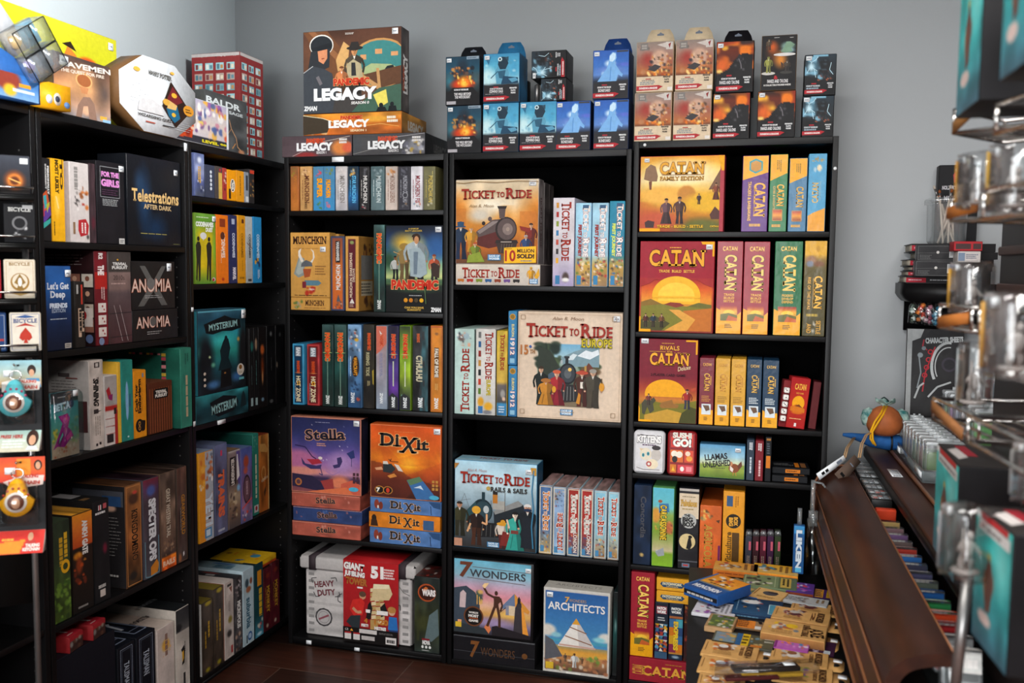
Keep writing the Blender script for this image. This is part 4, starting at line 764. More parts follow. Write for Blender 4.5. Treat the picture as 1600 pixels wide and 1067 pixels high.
def c_eur(a):
    a.bg('d9c2aa');a.nz(8,8,.05);a.el(.5,.5,.6,.6,'ddc8b2',.7)
    a.rg(.19,.29,.79,.88,'6aa6c8','9cc0cc','8a9a88','5a6a5a','4a4438','3a302a')
    # ragged parchment edge round the picture
    for (v,x) in ((.29,.2),(.4,.19),(.55,.17),(.7,.165),(.8,.18)):a.el(x-.02,v,.04,.08,'d9c2aa',.5)
    for (v,x) in ((.3,.8),(.42,.81),(.58,.79),(.75,.8)):a.el(x+.02,v,.035,.08,'d9c2aa',.5)
    a.P([(.42,.42),(.55,.36),(.64,.33),(.72,.31),(.79,.33),(.79,.5),(.6,.5),(.45,.5)],'7a96a0');a.P([(.58,.4),(.66,.345),(.72,.36),(.78,.335),(.79,.38),(.7,.43)],'dfe6ea');a.P([(.46,.44),(.54,.38),(.58,.39),(.54,.44)],'d0dce0')
    a.sp(.2,.3,.42,.6,40,['2c3a2c','3a4a34','1c2a22','4a5a3c'],.05);a.P([(.2,.32),(.32,.36),(.4,.5),(.38,.85),(.2,.85)],'2e362c');a.sp(.6,.48,.79,.62,20,['3a4a30','5a4a34','6a5238'],.04)
    a.P([(.63,.55),(.69,.46),(.78,.56)],'6a3a2c');a.R(.64,.54,.77,.66,'5a3c30');a.R(.65,.49,.67,.57,'b8904a')
    a.P([(.41,.85),(.62,.82),(.66,.88),(.38,.88)],'7a6a54')
    a.P([(.3,.58),(.44,.5),(.5,.56),(.46,.72),(.3,.7)],'4a5a6a');a.E(.49,.57,.085,.1,'1e2226',22);a.E(.49,.57,.068,.082,'3a4046',22);a.E(.49,.57,.035,.045,'5a6064',16);a.R(.465,.42,.495,.49,'1e2226');a.R(.455,.405,.505,.425,'2a2e32');a.E(.51,.53,.018,None,'f0c060',12);a.P([(.42,.67),(.57,.67),(.6,.83),(.4,.83)],'2a2a2c');[a.L([(.43+.03*i,.69),(.42+.033*i,.82)],.006,'7a7a78') for i in range(5)];a.E(.43,.46,.012,.02,'a8b0b4',10)
    a.fig(.23,.87,.36,'1c2422','16201e','d8a888','3a2a1c',1.0);a.fig(.385,.87,.32,'a82a30','8a1c2c','e0b090','b84a2a',1.2,True);a.E(.385,.555,.04,.018,'c85a3a');a.fig(.28,.87,.25,'c8842c','c08028','e0b090','8a4a28',1.5,True);a.E(.28,.64,.05,.02,'a86a30');a.E(.36,.72,.02,.03,'d89a2c')
    a.fig(.63,.87,.34,'4a2a20','5a2a24','e0b090','8a3a24',1.1);a.E(.63,.555,.06,.018,'b84a34');a.R(.615,.64,.645,.7,'e8e0d4');a.fig(.735,.88,.36,'4a4438','4a4236','d8a888','8a8478',1.25);a.E(.735,.535,.035,.02,'9a948a');a.E(.82,.68,.025,.04,'d8942c');a.L([(.82,.6),(.82,.65)],.006,'6a4a24');a.P([(.575,.84),(.6,.74),(.62,.76),(.61,.85)],'c8842c')
    ttr(a,.5,.165,.1,.82);a.T('EUROPE',.765,.277,.075,.285,'c8b428','s',out='3a3414',ow=.06);a.T('Alan R. Moon',.49,.055,.03,.3,'8a6a50','r',sk=.3);a.T('15',.065,.355,.085,.07,'b06a30','s');a.T('TH',.145,.37,.035,.05,'a07040','s');a.E(.125,.325,.014,None,'3a5a9a',10);dow(a,.485,.93,.12,.055);a.L([(.41,.93),(.56,.93)],.004,'b8945a')
    for cu in (.05,.93):
        for cv in (.05,.94):a.L([(cu-.02,cv-.02),(cu+.02,cv-.02),(cu+.02,cv+.02),(cu-.02,cv+.02),(cu-.02,cv-.02)],.004,'8a6a48')
    a.F(.015,.015,.985,.985,'b89a7c',.003)
game('B',808.5,974.5,488,Z[1],.085,'d0baa2',{'F':c_eur,'T':flat('d9c4ae')},'large square cream box with train station crowd picture, middle bookcase second shelf',sticker=(.915,.025,.024,.02),dy=.004)
# third shelf
def c_rails(a):
    a.vg((0,'a8ccdc'),(.25,'bcd4dc'),(.5,'8aa0ac'),(.75,'4a545c'),(1,'2c2a2a'));a.nz(6,6,.1);a.el(.1,.7,.25,.2,'4a4a44',.7);a.el(.5,.28,.3,.1,'c8dce4',.8)
    a.P([(.48,.56),(.78,.42),(.84,.46),(.9,.62),(.92,.86),(.5,.86)],'22282e');a.P([(.48,.56),(.78,.42),(.84,.46),(.82,.48),(.5,.6)],'8a8a88');a.R(.47,.44,.62,.54,'a8a49c');a.R(.47,.34,.53,.47,'b8742a');a.R(.47,.335,.53,.37,'2a2420');a.L([(.62,.34),(.62,.56)],.007,'5a4a40');a.L([(.45,.44),(.45,.58)],.006,'5a4a40')
    a.E(.34,.57,.13,.14,'16282e',22);a.E(.35,.57,.105,.115,'2c444c',22);a.E(.39,.55,.035,.045,'b8c0c0',14);a.R(.335,.35,.375,.46,'1c343c');a.P([(.14,.58),(.26,.46),(.3,.7),(.14,.72)],'2a4a50');a.P([(.25,.7),(.5,.7),(.56,.86),(.22,.88)],'1c1c1e');[a.L([(.3+.05*i,.72),(.28+.055*i,.86)],.006,'5a5a58') for i in range(5)]
    a.L([(.05,.55),(.12,.38),(.18,.54)],.004,'6a6a68');a.L([(.0,.48),(.2,.44)],.004,'6a6a68')
    a.fig(.06,.88,.4,'3c3a22','2e2c1e','c89070','2a2018',1.3);a.fig(.27,.97,.44,'2c1c18','4a2a1c','e0a878','d8982c',1.1);a.E(.27,.56,.055,.045,'e0a434');a.L([(.34,.7),(.4,.72),(.4,.6)],.022,'e0a878');a.L([(.2,.72),(.16,.82)],.022,'e0a878')
    a.fig(.6,.98,.34,'d8cabc','5a2420','c88a60','2a1a14',1.3);a.E(.6,.7,.075,.022,'d8982c');a.E(.6,.68,.03,.03,'d8982c');a.P([(.6,.78),(.68,.8),(.66,.95),(.56,.95)],'7a2a24');a.fig(.75,.99,.44,'3aa898','309a8c','f0dcc8','1c1818',1.2,True);a.R(.7,.76,.79,.8,'7a3a34');a.L([(.68,.74),(.65,.64)],.02,'e0c0a8');a.fig(.9,.95,.5,'1c2026','181c22','d8a080','e0dcd8',1.25);a.E(.9,.515,.05,.018,'20304a');a.P([(.84,.6),(.96,.6),(.99,.95),(.82,.95)],'1e232b')
    ttr(a,.5,.185,.1,.84);a.T('RAILS & SAILS',.67,.305,.05,.44,'34302c','s');a.T('Alan R. Moon',.28,.1,.03,.24,'b88a88','r',sk=.3);a.E(.42,.3,.025,None,'b89a50',12);dow(a,.485,.945,.15,.06);a.P([(0,.03),(.06,.03),(.0,.1)],'b07a3a');a.P([(.93,.03),(1,.03),(1,.12),(.95,.1)],'c8923a');a.R(.0,.9,.1,.99,'c08a70');a.L([(.97,.06),(.95,.3),(.97,.5),(.95,.7),(.97,.95)],.014,'3a7a9c')
def top_ttr(a):a.vg((0,'8aa8b4'),(.5,'8abccf'),(1,'b8d8e4'));a.T('TICKET TO RIDE',.55,.4,.3,.6,'8a3a34','s')
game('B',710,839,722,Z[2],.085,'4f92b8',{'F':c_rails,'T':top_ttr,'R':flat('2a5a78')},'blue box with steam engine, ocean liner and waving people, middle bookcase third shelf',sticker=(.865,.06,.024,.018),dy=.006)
def sp_city(tc,bg,rot,title2,foot,frame='d8ccb4'):
    def g(a):
        a.bg(frame);a.vg((0,bg),(.6,bg),(1,foot));a.sp(.12,.68 if rot == -90 else .05,.9,.97 if rot == -90 else .3,26,['e0a030','3a5a8a','b84a30','8ab0c8','3a2a28','d8c8a8'],.09);a.nz(2,6,.1)
        ttr(a,.55,.37 if rot == -90 else .66,.4,.56,rot,tc,'e8dcd0',.1)
        if title2:a.T(title2,.68,.8,.3,.3,'e8e0d8','s',-90,out='7a2420')
        a.F(.04,.015,.96,.985,frame,.012);a.R(.1,.88,.4,.97,'4a86b0')
    return g
tt ={'T':lambda a:(a.vg((0,'8a6a68'),(1,'a88a84')),a.nz(4,4,.3))}
for x0,x1,yt,art,c,lb in [(842,862.5,758,sp_city('d87a2a','4a6a98',-90,None,'c8a05a'),'a8b0b8','blue-grey city spine with yellow cab at foot, directly beside the ocean liner box'),
        (863.5,884,761,sp_city('b8341f','8aa4c4',90,None,'8ab0d0'),'a8b0b8','pale blue spine with red title reading upward, second of six small spines'),
        (886,905.5,763,sp_city('d8d0c8','a8302a',-90,'LONDON','4a6a8a'),'b8c8d0','red city spine, left of a matching pair among small train spines'),
        (907,926.5,764.5,sp_city('d8d0c8','a8302a',-90,'LONDON','4a6a8a'),'b8c8d0','red city spine, right of a matching pair among small train spines'),
        (928,947.8,767,sp_city('b8341f','8ac0d4',-90,None,'a8703a','b8c8c8'),'b8c8d0','sky blue spine with brown foot, fifth of six small train spines'),
        (949.5,970.8,769,sp_city('b8341f','90c4d4',-90,None,'a8703a','b8c8c8'),'b8c8d0','sky blue spine with brown foot at right end of the six')]:
    g_ =dict(tt);g_['F'] =art
    game('B',x0,x1,yt,Z[2],.19,c,g_,lb,group='six small train game spines',dy=.012)
# bottom shelf
def c_7w(a):
    a.vg((0,'6ab0c8'),(.2,'8ab4c4'),(.34,'c0a0b4'),(.48,'d88a94'),(.6,'d8a890'),(.72,'d8a058'),(.85,'8a7a9a'),(1,'2c2c34'));a.nz(5,5,.08);a.el(.75,.7,.3,.06,'e8b860',.6);a.el(.5,.82,.3,.08,'a08ab0',.7)
    a.P([(.0,.4),(.16,.36),(.28,.44),(.34,.6),(.34,.95),(0,.98)],'3a4450');a.P([(.08,.46),(.12,.42),(.16,.46),(.15,.66),(.07,.66)],'c8b0b0');a.sp(.16,.42,.36,.62,24,['4a5a4a','8a8a7a','d8a860','3a4a44'],.04);a.R(.3,.47,.31,.6,'e8b050');a.R(.33,.49,.34,.6,'e8b050')
    a.P([(.60,.62),(.79,.40),(.98,.62)],'6a7a98');a.P([(.79,.40),(.99,.62),(.97,.66),(.8,.58)],'d8903a');a.R(.68,.57,.8,.7,'d8c0a0');a.R(.68,.57,.72,.7,'8a8a98')
    a.P([(.80,.6),(.83,.52),(.88,.52),(.91,.95),(.78,.92)],'3a3438');a.P([(.88,.58),(.9,.58),(.98,.97),(.9,.94)],'e8983a');a.R(.83,.47,.87,.53,'2a2428');a.P([(.83,.47),(.85,.43),(.87,.47)],'2a2428')
    a.P([(.5,.88),(.56,.86),(1,.95),(1,1),(.5,1)],'241e22');a.P([(0,.86),(.45,.92),(.45,1),(0,1)],'2e3438');a.R(.05,.83,.1,.87,'e8a070');a.P([(.4,.9),(.45,.82),(.49,.92),(.46,.98)],'d87a4a')
    b_ ='4a2c20';a.E(.555,.42,.022,.032,b_,12);a.P([(.52,.46),(.6,.46),(.625,.52),(.585,.56),(.59,.62),(.52,.62),(.525,.54)],b_);a.L([(.53,.48),(.44,.44),(.395,.36)],.03,b_);a.L([(.61,.48),(.635,.58),(.61,.66)],.024,b_);a.L([(.535,.61),(.49,.74),(.44,.88)],.036,b_);a.L([(.575,.61),(.6,.75),(.6,.88)],.036,b_);a.P([(.37,.34),(.4,.3),(.46,.29),(.43,.34),(.405,.37)],'f0c890');a.L([(.6,.68),(.68,.6)],.008,'3a2418')
    a.T('7',.15,.135,.19,.14,'6a3a28','b',sk=.12);a.T('WONDERS',.57,.175,.095,.72,'34404a','r',out='5a4034',ow=.02);a.L([(.24,.09),(.93,.11)],.006,'6a4a3c');a.L([(.17,.24),(.93,.27)],.006,'6a4a3c')
    a.E(.26,.765,.13,None,'6a3c22',26);a.E(.26,.765,.112,None,'1a1412',26);a.T('MOST',.26,.76,.032,.13,'e0d8d0','h');a.T('WORLDS',.26,.715,.022,.12,'d8d0c8','h');a.T('GAME',.26,.825,.028,.12,'e0d8d0','h');a.R(.2,.785,.32,.8,'9a4a28');a.R(.02,.86,.1,.93,'d8b030')
def fr_7w(a):
    a.bg('131214')
A,W,H =place('B',708,836,998,Z[3],.0)
def lie_7w(a):a.bg('17161a');a.T('7',.26,.5,.6,.09,'7a4a24','b',sk=.1);a.T('WONDERS',.55,.55,.32,.42,'5a3c26','r');a.L([(0,.02),(1,.02)],.03,'5a5a5e');a.L([(0,.62),(1,.62)],.015,'4a4a4e');a.E(.88,.55,.035,None,'6a4424',10)
o =thing('board_game_box','black box lying flat with bronze lettering, bottom shelf of middle bookcase','board game',(A,YF+.001,Z[3]+.0005));carton(o,W,.27,H,'151416',{'F':lie_7w,'T':flat('151416')},'wrapped_card');z7 =Z[3]+H+.001
o =game('B',708,834,876,z7,.075,'121113',{'T':flat('18181a')},'black-framed box with bronze statue holding a torch, bottom shelf of middle bookcase',dy=.004,mat='wrapped_card',sticker=(.9,.06,.02,.016))
W_,D_,H_ =o_dims[o.name];m =MB();a =Art(W_*.955,H_*.955,RES);c_7w(a);a.put(m,(W_*.012,-.0002,H_*.985),(W_*.955,0,0),(0,0,-H_*.955),(0,-1,0),'gloss_card');m.build('printed_front',o)
def c_arch(a):
    a.bg('c9c4bc');a.rg(.025,.03,.975,.97,'2a5a98','3a74ac','4a8cb8','6aa8c0');a.rc(.025,.66,.975,.75,'d89a3c');a.rg(.025,.66,.975,.8,'8a8a70','d89a3c','e0a848');a.rg(.025,.78,.975,.97,'c88a50','9a6a48','5a4034')
    a.el(.06,.5,.16,.09,'d8d0c4',.4);a.el(.2,.55,.1,.04,'8ac0cc',.5);a.el(.95,.53,.14,.07,'d8d4cc',.4);a.el(.85,.56,.12,.04,'8ac8d0',.5);a.rc(.025,.6,.3,.63,'4aa0b0',.7);a.rc(.72,.6,.975,.63,'4aa0b0',.7)
    a.P([(.025,.57),(.15,.62),(.3,.8),(.025,.86)],'5a5a60')
    a.P([(.5,.33),(.80,.68),(.22,.68)],'e6e0d8');a.P([(.5,.33),(.80,.68),(.55,.68)],'c8c0bc');a.P([(.5,.33),(.565,.405),(.435,.405)],'d89a34');a.L([(.4,.44),(.66,.5)],.012,'8a5a3c');a.L([(.33,.55),(.74,.63)],.012,'8a5a3c');a.L([(.24,.66),(.8,.67)],.02,'c8a090')
    a.sp(.03,.78,.97,.96,50,['8a5a3c','6a7a3a','c89060','4a3a34','d8c8b0','a86a48'],.035);a.fig(.48,.92,.17,'e0e0dc','d0d0cc','8a5a3a','2a1a14',1.2);a.fig(.34,.86,.1,'5a4a40','6a5a4a','9a6a48');a.fig(.6,.86,.08,'7a5a40','6a4a3a','9a6a48');a.sp(.68,.76,.85,.84,12,['6a8a3a','8aa04a'],.03);a.R(.04,.88,.16,.96,'d8b030')
    a.T('ARCHITECTS',.5,.2,.085,.86,'e8e4e0','r',out='e8e4e0',ow=.02);a.T('7',.36,.115,.06,.06,'d8a050','b');a.T('WONDERS',.52,.12,.035,.26,'b89a70','r');a.R(.36,.975,.58,.995,'e8e4dc')
game('B',848.5,953,922,Z[3],.07,'c9c4bc',{'F':c_arch,'T':lambda a:(a.bg('c4beb4'),a.T('ARCHITECTS',.5,.45,.3,.7,'8a847c','r'))},'white-edged blue box with white pyramid, bottom shelf of middle bookcase',sticker=(.05,.05,.022,.018),dy=-.0)
game('B',957,968,925,Z[3],.2,'1a2424',spine('1a2424','',pre=lambda a:(a.vg((0,'141818'),(.5,'1e4a48'),(1,'141414')),a.el(.6,.4,.2,.12,'8ab0ac',.6))),'dark glossy box with teal glint at right of the pyramid box',dy=.03,mat='wrapped_card')  # the glint is painted into the spine's colours
# ================================================================== left back bookcase
Z =SH['B1']
def pand(a,cu,cv,h,w,rot=0,c='d8481e',o_='f0c060'):a.T('PANDEMIC',cu,cv,h,w,c,'h',rot,out=o_,ow=.09)
def sp_m(bg,t,c,top=(),f='s',post=None,cv=.52,ln=.62,h=.38):
    def g(a):
        a.bg(bg) if isinstance(bg,str) else a.vg(*bg)
        a.nz(2,6,.1)
        if top:a.sp(.2,.05,.8,.2,10,list(top),.12)
        a.T(t,.6,cv,h,ln,c,f,-90)
        a.G(.16,.3,.26,.8,1,c,rot=-90)
        if post:post(a)
    return g
def sp_super(a):
    a.vg((0,'4a7a98'),(1,'3a8cc0'));a.sp(.12,.08,.4,.2,6,['c84050','d86a6a'],.07);a.sp(.62,.06,.9,.22,6,['6a7a3a','7a8a34'],.07);a.sp(.15,.82,.4,.96,6,['6a8a34','4a7a3a'],.07);a.sp(.62,.82,.9,.95,6,['c86a7a','e0a0a0'],.07)
    a.T('SUPER',.3,.48,.22,.42,'e89a20','h',-90,out='3a2a10',ow=.08);a.T('MUNCHKIN',.72,.5,.2,.4,'e89a20','h',-90,out='3a2a10',ow=.08);a.L([(.5,0),(.5,1)],.012,'2a5a80')
row =[(449,467,((0,'8a5a34'),(.5,'a8602c'),(1,'b8702e')),'WONDER','b06a2a',('8a8a2a','7a7a24'),'b','dull orange-brown spine',None),
       (468.5,487.5,'c0925a','MUNCHKIN','6a3a24',('6a3a2a','d8b080'),'s','tan spine with brown script',lambda a:a.T('ZOMBIES',.5,.86,.2,.2,'6a4a2a','s',-90)),
       (524,542.5,((0,'b8b0ae'),(.5,'c8c4c4'),(1,'b0acb0')),'MUNCHKIN','8a8480',('c8c0bc',),'s','silver-grey spine',None),
       (543.5,560,((0,'1c2a34'),(.4,'1a3a54'),(.7,'1a5a90'),(1,'182c44')),'STAR MUNCHKIN','5ab0dc',('e0a030','c8b078','8a9aa8'),'b','dark blue spine with yellow star',None),
       (561,577.5,'1e1c1e','MUNCHKIN','c8c4c0',('5a5a60','2a2a2c'),'b','black spine with white lettering',lambda a:a.sp(.3,.82,.7,.95,8,['c8c4c0','c04a5a','5a5a5a'],.08)),
       (579,600.5,((0,'4a6064'),(1,'5e7478')),'MUNCHKIN','b8c4c4',('6a7c80','8a9a9c'),'s','grey-teal spine with pale medallion',lambda a:a.E(.55,.42,.18,None,'93a4a6')),
       (602,621,'c0b0a6','MUNCHKIN LEGENDS','8a6a5c',('a86a3a','c88a50'),'s','dusty pink spine',None),
       (622,641,((0,'2a2830'),(1,'34323a')),'MUNCHKIN CTHULHU','9c9ca4',('5a5a64',),'s','charcoal spine with pale ring',lambda a:(a.E(.6,.66,.26,None,'8a8a90'),a.E(.6,.66,.18,None,'34323a'),a.sp(.3,.85,.8,.96,6,['b88a5a','6a6a70'],.08))),
       (641.5,660.5,'d8d4d8','MUNCHKIN FU','8c2430',(),'s','white spine with dark red lettering',lambda a:a.sp(.25,.78,.8,.94,12,['3a6a90','c84a3a','e0c8b0','2a3a4a'],.09)),
       (661.5,680.5,'6c6844','MUNCHKIN','c0a850',(),'s','olive green spine',lambda a:(a.G(.72,.1,.85,.7,1,'b8a860',rot=-90),a.sp(.2,.78,.8,.93,6,['c8c0a0','8a8460'],.1)))]
for x0,x1,bg,t,c,top,f,lb,post in row:
    game('B',x0,x1,260,Z[0],.19,bg if isinstance(bg,str) else bg[1][1],sp_m(bg,t,c,top,f,post),lb+', top shelf of left back bookcase',cat='card game',group='card game spines on top shelf of left back bookcase',mat='wrapped_card')
game('B',489,523,260,Z[0],.19,'3a7aa8',sp_super,'bright blue double-width spine with orange lettering, top shelf of left back bookcase',cat='card game',group='card game spines on top shelf of left back bookcase',mat='wrapped_card')
# second shelf
MT ='d09a4c'
def c_munch(a):
    a.bg(MT);a.nz(5,5,.05);a.T('MUNCHKIN',.5,.115,.11,.86,'3a1c14','s');a.G(.06,.235,.94,.25,1,'a06a34')
    # plain shield, horns and blade in place of the mascot
    a.P([(.22,.36),(.36,.4),(.36,.66),(.2,.7),(.08,.64)],'8a9490');a.P([(.24,.4),(.33,.43),(.33,.62),(.2,.66),(.13,.62)],'a4aca6');a.P([(.28,.46),(.2,.36),(.2,.28),(.28,.24),(.25,.32),(.34,.44)],'e0d8cc');a.P([(.5,.46),(.58,.4),(.58,.3),(.52,.25),(.6,.28),(.63,.38),(.56,.47)],'e0d8cc')
    a.P([(.28,.48),(.4,.42),(.55,.46),(.57,.52),(.27,.53)],'5c6066');a.P([(.36,.74),(.72,.74),(.8,.78),(.72,.82),(.36,.82)],'5a8090');a.R(.3,.76,.4,.86,'7a2a34');a.sp(.3,.84,.66,.95,10,['b8281c','e8e0d8','a82a20'],.06);a.P([(.32,.56),(.54,.56),(.5,.68),(.36,.7)],'a8522c')
    a.G(.64,.5,.94,.66,4,'9a6c38');a.G(.1,.965,.95,.985,1,'3a1c14')
A,W,H =place('B',450,515.5,465,Z[1],.006);W =A+W*.985+1.6595;A =-1.6595
o =thing('card_game_box','tan card game box lying flat under the tan box with horned helmet','card game',(A+.002,YF+.006,Z[1]+.0005));carton(o,W,.2,H,MT,{'F':lambda a:(a.bg(MT),a.T('MUNCHKIN',.62,.42,.42,.48,'4a2418','s'),a.sp(.1,.3,.3,.8,10,['7a8a3a','a89a80','5a7a3a'],.05),a.G(.35,.8,.95,.88,1,'7a4a28')),'R':flat('b88440')});zt =Z[1]+H+.001
o =thing('card_game_box','tan box with horned helmet, shield and blade picture, left back bookcase second shelf','card game',(A+.002,YF+.006,zt));carton(o,W,.05,onY(482,363,YF)[2]-zt,MT,{'F':c_munch,'R':lambda a:(a.bg('c08c42'),a.G(.2,.1,.8,.9,6,'7a5a30'))},sticker=(.77,.22,.022,.018))
o =thing('card_game_box','second tan box hidden behind the horned helmet box','card game',(A+.004,YF+.06,zt));carton(o,W+.008,.05,onY(482,363,YF)[2]-zt-.003,'c08c44',{'R':lambda a:(a.bg('b8843e'),a.G(.2,.1,.8,.9,6,'6a4a28'))})
def sp_war(a):a.bg('3a4460');a.rc(.12,.02,.88,.98,'c8642a');a.rg(.12,.02,.88,.98,'8a4a34','d0702c','c8602a');a.R(.35,.06,.7,.35,'1c1a1e');a.T('WARHAMMER',.52,.2,.22,.26,'d8d4d0','b',-90);a.T('MUNCHKIN',.55,.55,.34,.34,'e8e0d8','s',90);a.P([(.4,.88),(.55,.78),(.72,.88)],'5a5a60');a.sp(.2,.88,.8,.97,8,['b8b0a8','8a2a20','4a4a50'],.1)
game('B',516.5,538.5,369,Z[1],.2,'3a4460',sp_war,'slate blue and orange spine right of the horned helmet box',mat='wrapped_card',cat='card game')
def sp_shak(a):a.bg(MT);a.rc(.16,.03,.82,.97,'5c1c28');a.T('MUNCHKIN SHAKESPEARE',.42,.52,.2,.6,'e0c8b0','s',90);a.T('DELUXE',.64,.52,.16,.18,'e0c8b0','s',90);a.P([(.3,.9),(.5,.83),(.7,.9)],'d8d0c8');a.el(.5,.08,.2,.03,'8a9a5a',.4);a.G(.3,.91,.7,.95,2,'c8a890')
def sd_shak(a):a.bg('b98540');a.R(.1,.25,.6,.58,'8a8884');a.R(.1,.6,.6,.8,'c8bca0');a.sp(.1,.1,.7,.25,10,['5a3424','7a4a2c','3a2a22'],.06);a.G(.1,.62,.58,.78,4,'7a7468');a.sp(.2,.82,.7,.96,8,['5a3a28','7a5a3a'],.07)
game('B',539.5,560.5,369,Z[1],.2,MT,{'F':sp_shak,'R':sd_shak},'maroon panelled spine with tan edges, left back bookcase second shelf',cat='card game')
def sp_pand(a,g1='1f4a44',tail='ZMAN'):a.vg((0,'4a6a68'),(.1,'2a4440'),(.3,'203430'),(.55,g1),(.8,'1c2c28'),(1,'243430'));a.nz(2,8,.3);a.L([(.5,.4),(.5,.95)],.012,'6a8a7a');a.P([(.0,.34),(.5,.33),(1,.34),(.5,.352)],'9ab878');pand(a,.5,.27,.4,.34,-90);a.T('ZMAN',.5,.92,.3,.1,'d8dcd8','h',-90)
game('B',583.5,601.5,351,Z[1],.25,'2a4440',sp_pand,'dark teal spine with orange title left of box with group of figures',mat='wrapped_card')
def c_pand(a):
    a.vg((0,'141a26'),(.1,'1c3050'),(.3,'3a6a9a'),(.45,'8ab08a'),(.58,'c8d08a'),(.66,'5a7a4a'),(.7,'141616'),(1,'0e0f10'));a.el(.3,.2,.28,.16,'d8a830',.9);a.el(.5,.3,.3,.25,'e8d880',.8);a.el(.05,.4,.25,.2,'2a4a34',.8);a.el(.9,.25,.25,.2,'2c5a94',.8);a.el(.55,.72,.6,.07,'3a5a3a',.7,.8);a.rc(0,.62,1,.66,'2a4a3a',.6)
    a.fig(.17,.63,.28,'b8b8b4','1c1e20','8a5a3c','1a1412',1.1);a.fig(.33,.63,.42,'8a7040','6a5434','b88a50','8a6a34',1.15);a.E(.33,.24,.09,.04,'9a7a38');a.fig(.86,.63,.3,'c85a3a','2a2a2a','c89868','8a3a20',1.1);a.P([(.8,.44),(.86,.42),(.96,.46),(.95,.6),(.84,.58)],'3a2a24')
    a.fig(.54,.64,.54,'a8b4b8','2a2018','c08a60','2a1c14',1.35);a.P([(.42,.27),(.6,.25),(.7,.34),(.74,.55),(.62,.6),(.44,.58)],'9aaab0');a.P([(.5,.3),(.58,.3),(.56,.56),(.5,.56)],'6a7a88');a.E(.55,.14,.065,.05,'3a2418');a.E(.55,.165,.042,.045,'c08a60');a.L([(.14,.3),(.25,.33)],.008,'c8a060')
    pand(a,.52,.68,.095,.82,0,'c8301c','f0c888');a.T('A GAME BY',.5,.035,.015,.18,'c8a84a','b');a.T('MATT LEACOCK',.5,.06,.018,.3,'c8a84a','b')
    for i,c in enumerate(('d8901c','c87818','4a3c28','e0a818')):a.E(.36+.094*i,.86,.036,None,c,14)
    a.G(.42,.795,.66,.815,1,'a0a0a0');a.T('CAN YOU SAVE',.51,.945,.02,.34,'d8b050','b');a.T('HUMANITY?',.51,.972,.02,.24,'d8b050','b');a.T('ZMAN',.9,.965,.045,.17,'e8e8e8','h');a.L([(.7,.72),(.72,.9)],.006,'6a8a5a')
game('B',602.5,693.5,352,Z[1],.06,'14181c',{'F':c_pand,'R':flat('101214')},'dark box with four figures against stormy sky, left back bookcase second shelf',sticker=(.875,.02,.022,.018),dy=.006)
# third shelf
def hot(fr,bg):
    def g(a):a.bg(fr);a.rc(.12,.025,.88,.975,bg);a.nz(2,8,.15);a.R(.25,.05,.75,.2,'8a949c');a.T('SAN',.5,.12,.3,.13,'d8dce0','h',-90);pand(a,.5,.38,.22,.2,-90,'c8401c','e0702c');a.P([(.12,.47),(.88,.47),(.5,.48)],'d88a4a');a.T('HOT ZONE',.5,.74,.36,.42,'e8d8b0','b',-90,out='3a1a10',ow=.05);a.E(.52,.645,.15,None,'e8a820');a.E(.52,.645,.08,None,bg);a.G(.18,.64,.27,.94,1,'a8b0b8',rot=-90)
    return g
game('B',457,475.5,537,Z[2],.17,'3a8cb4',hot('3f94bc','143450'),'small navy spine with light blue frame at left end of third shelf',mat='wrapped_card')
game('B',479.5,499.5,538,Z[2],.17,'a83034',hot('b03a3a','6a1a1c'),'small dark red spine with red frame beside the light blue framed one',mat='wrapped_card')
game('B',503,520.8,507,Z[2],.25,'2a4440',sp_pand,'left of two matching dark teal spines with orange titles, third shelf',mat='wrapped_card',group='matching dark teal spines on third shelf')
game('B',522.2,541.5,507,Z[2],.25,'2a4440',sp_pand,'right of two matching dark teal spines with orange titles, third shelf',mat='wrapped_card',group='matching dark teal spines on third shelf')
def sp_wow(a):a.vg((0,'7aa0c4'),(.3,'6a8cb0'),(.6,'4a7098'),(1,'2a4a70'));a.nz(3,9,.35);a.sp(.1,.05,.9,.32,26,['2a3440','c8c0b8','3a4a5c','b84a34','d8d8d8'],.1);a.el(.65,.18,.2,.025,'d8a020',.4);a.E(.55,.5,.3,.13,'3a2a1c',20);a.T('WARCRAFT',.55,.5,.26,.22,'e89a20','s',-90,out='5a2a10',ow=.05);a.G(.14,.38,.24,.64,1,'c0d0e0',rot=-90);a.T('ZMAN',.35,.88,.25,.12,'d0d8e0','h',-90);a.sp(.65,.84,.9,.95,6,['c04a2c','2a3a5a'],.1);a.sp(.2,.68,.9,.8,10,['2a3c58','1c3050'],.1)
game('B',543.2,565.3,507,Z[2],.25,'4a7098',sp_wow,'steel blue spine with orange oval emblem, left back bookcase third shelf',mat='wrapped_card')
def sp_tide(a):a.vg((0,'34302a'),(.5,'2c2820'),(.8,'1e1c1a'),(1,'2a2622'));a.nz(2,8,.3);pand(a,.55,.2,.26,.2,-90,'c8401c','e0843a');a.T('RISING TIDE',.42,.47,.3,.28,'b8b088','s',-90);a.G(.35,.67,.65,.74,3,'a89a70',rot=-90);a.P([(.85,.55),(1,.53),(1,.72),(.9,.7)],'a89030')
game('B',567,585,507,Z[2],.25,'2c2820',sp_tide,'brown-black spine with pale script, centre of third shelf in left back bookcase',mat='wrapped_card')
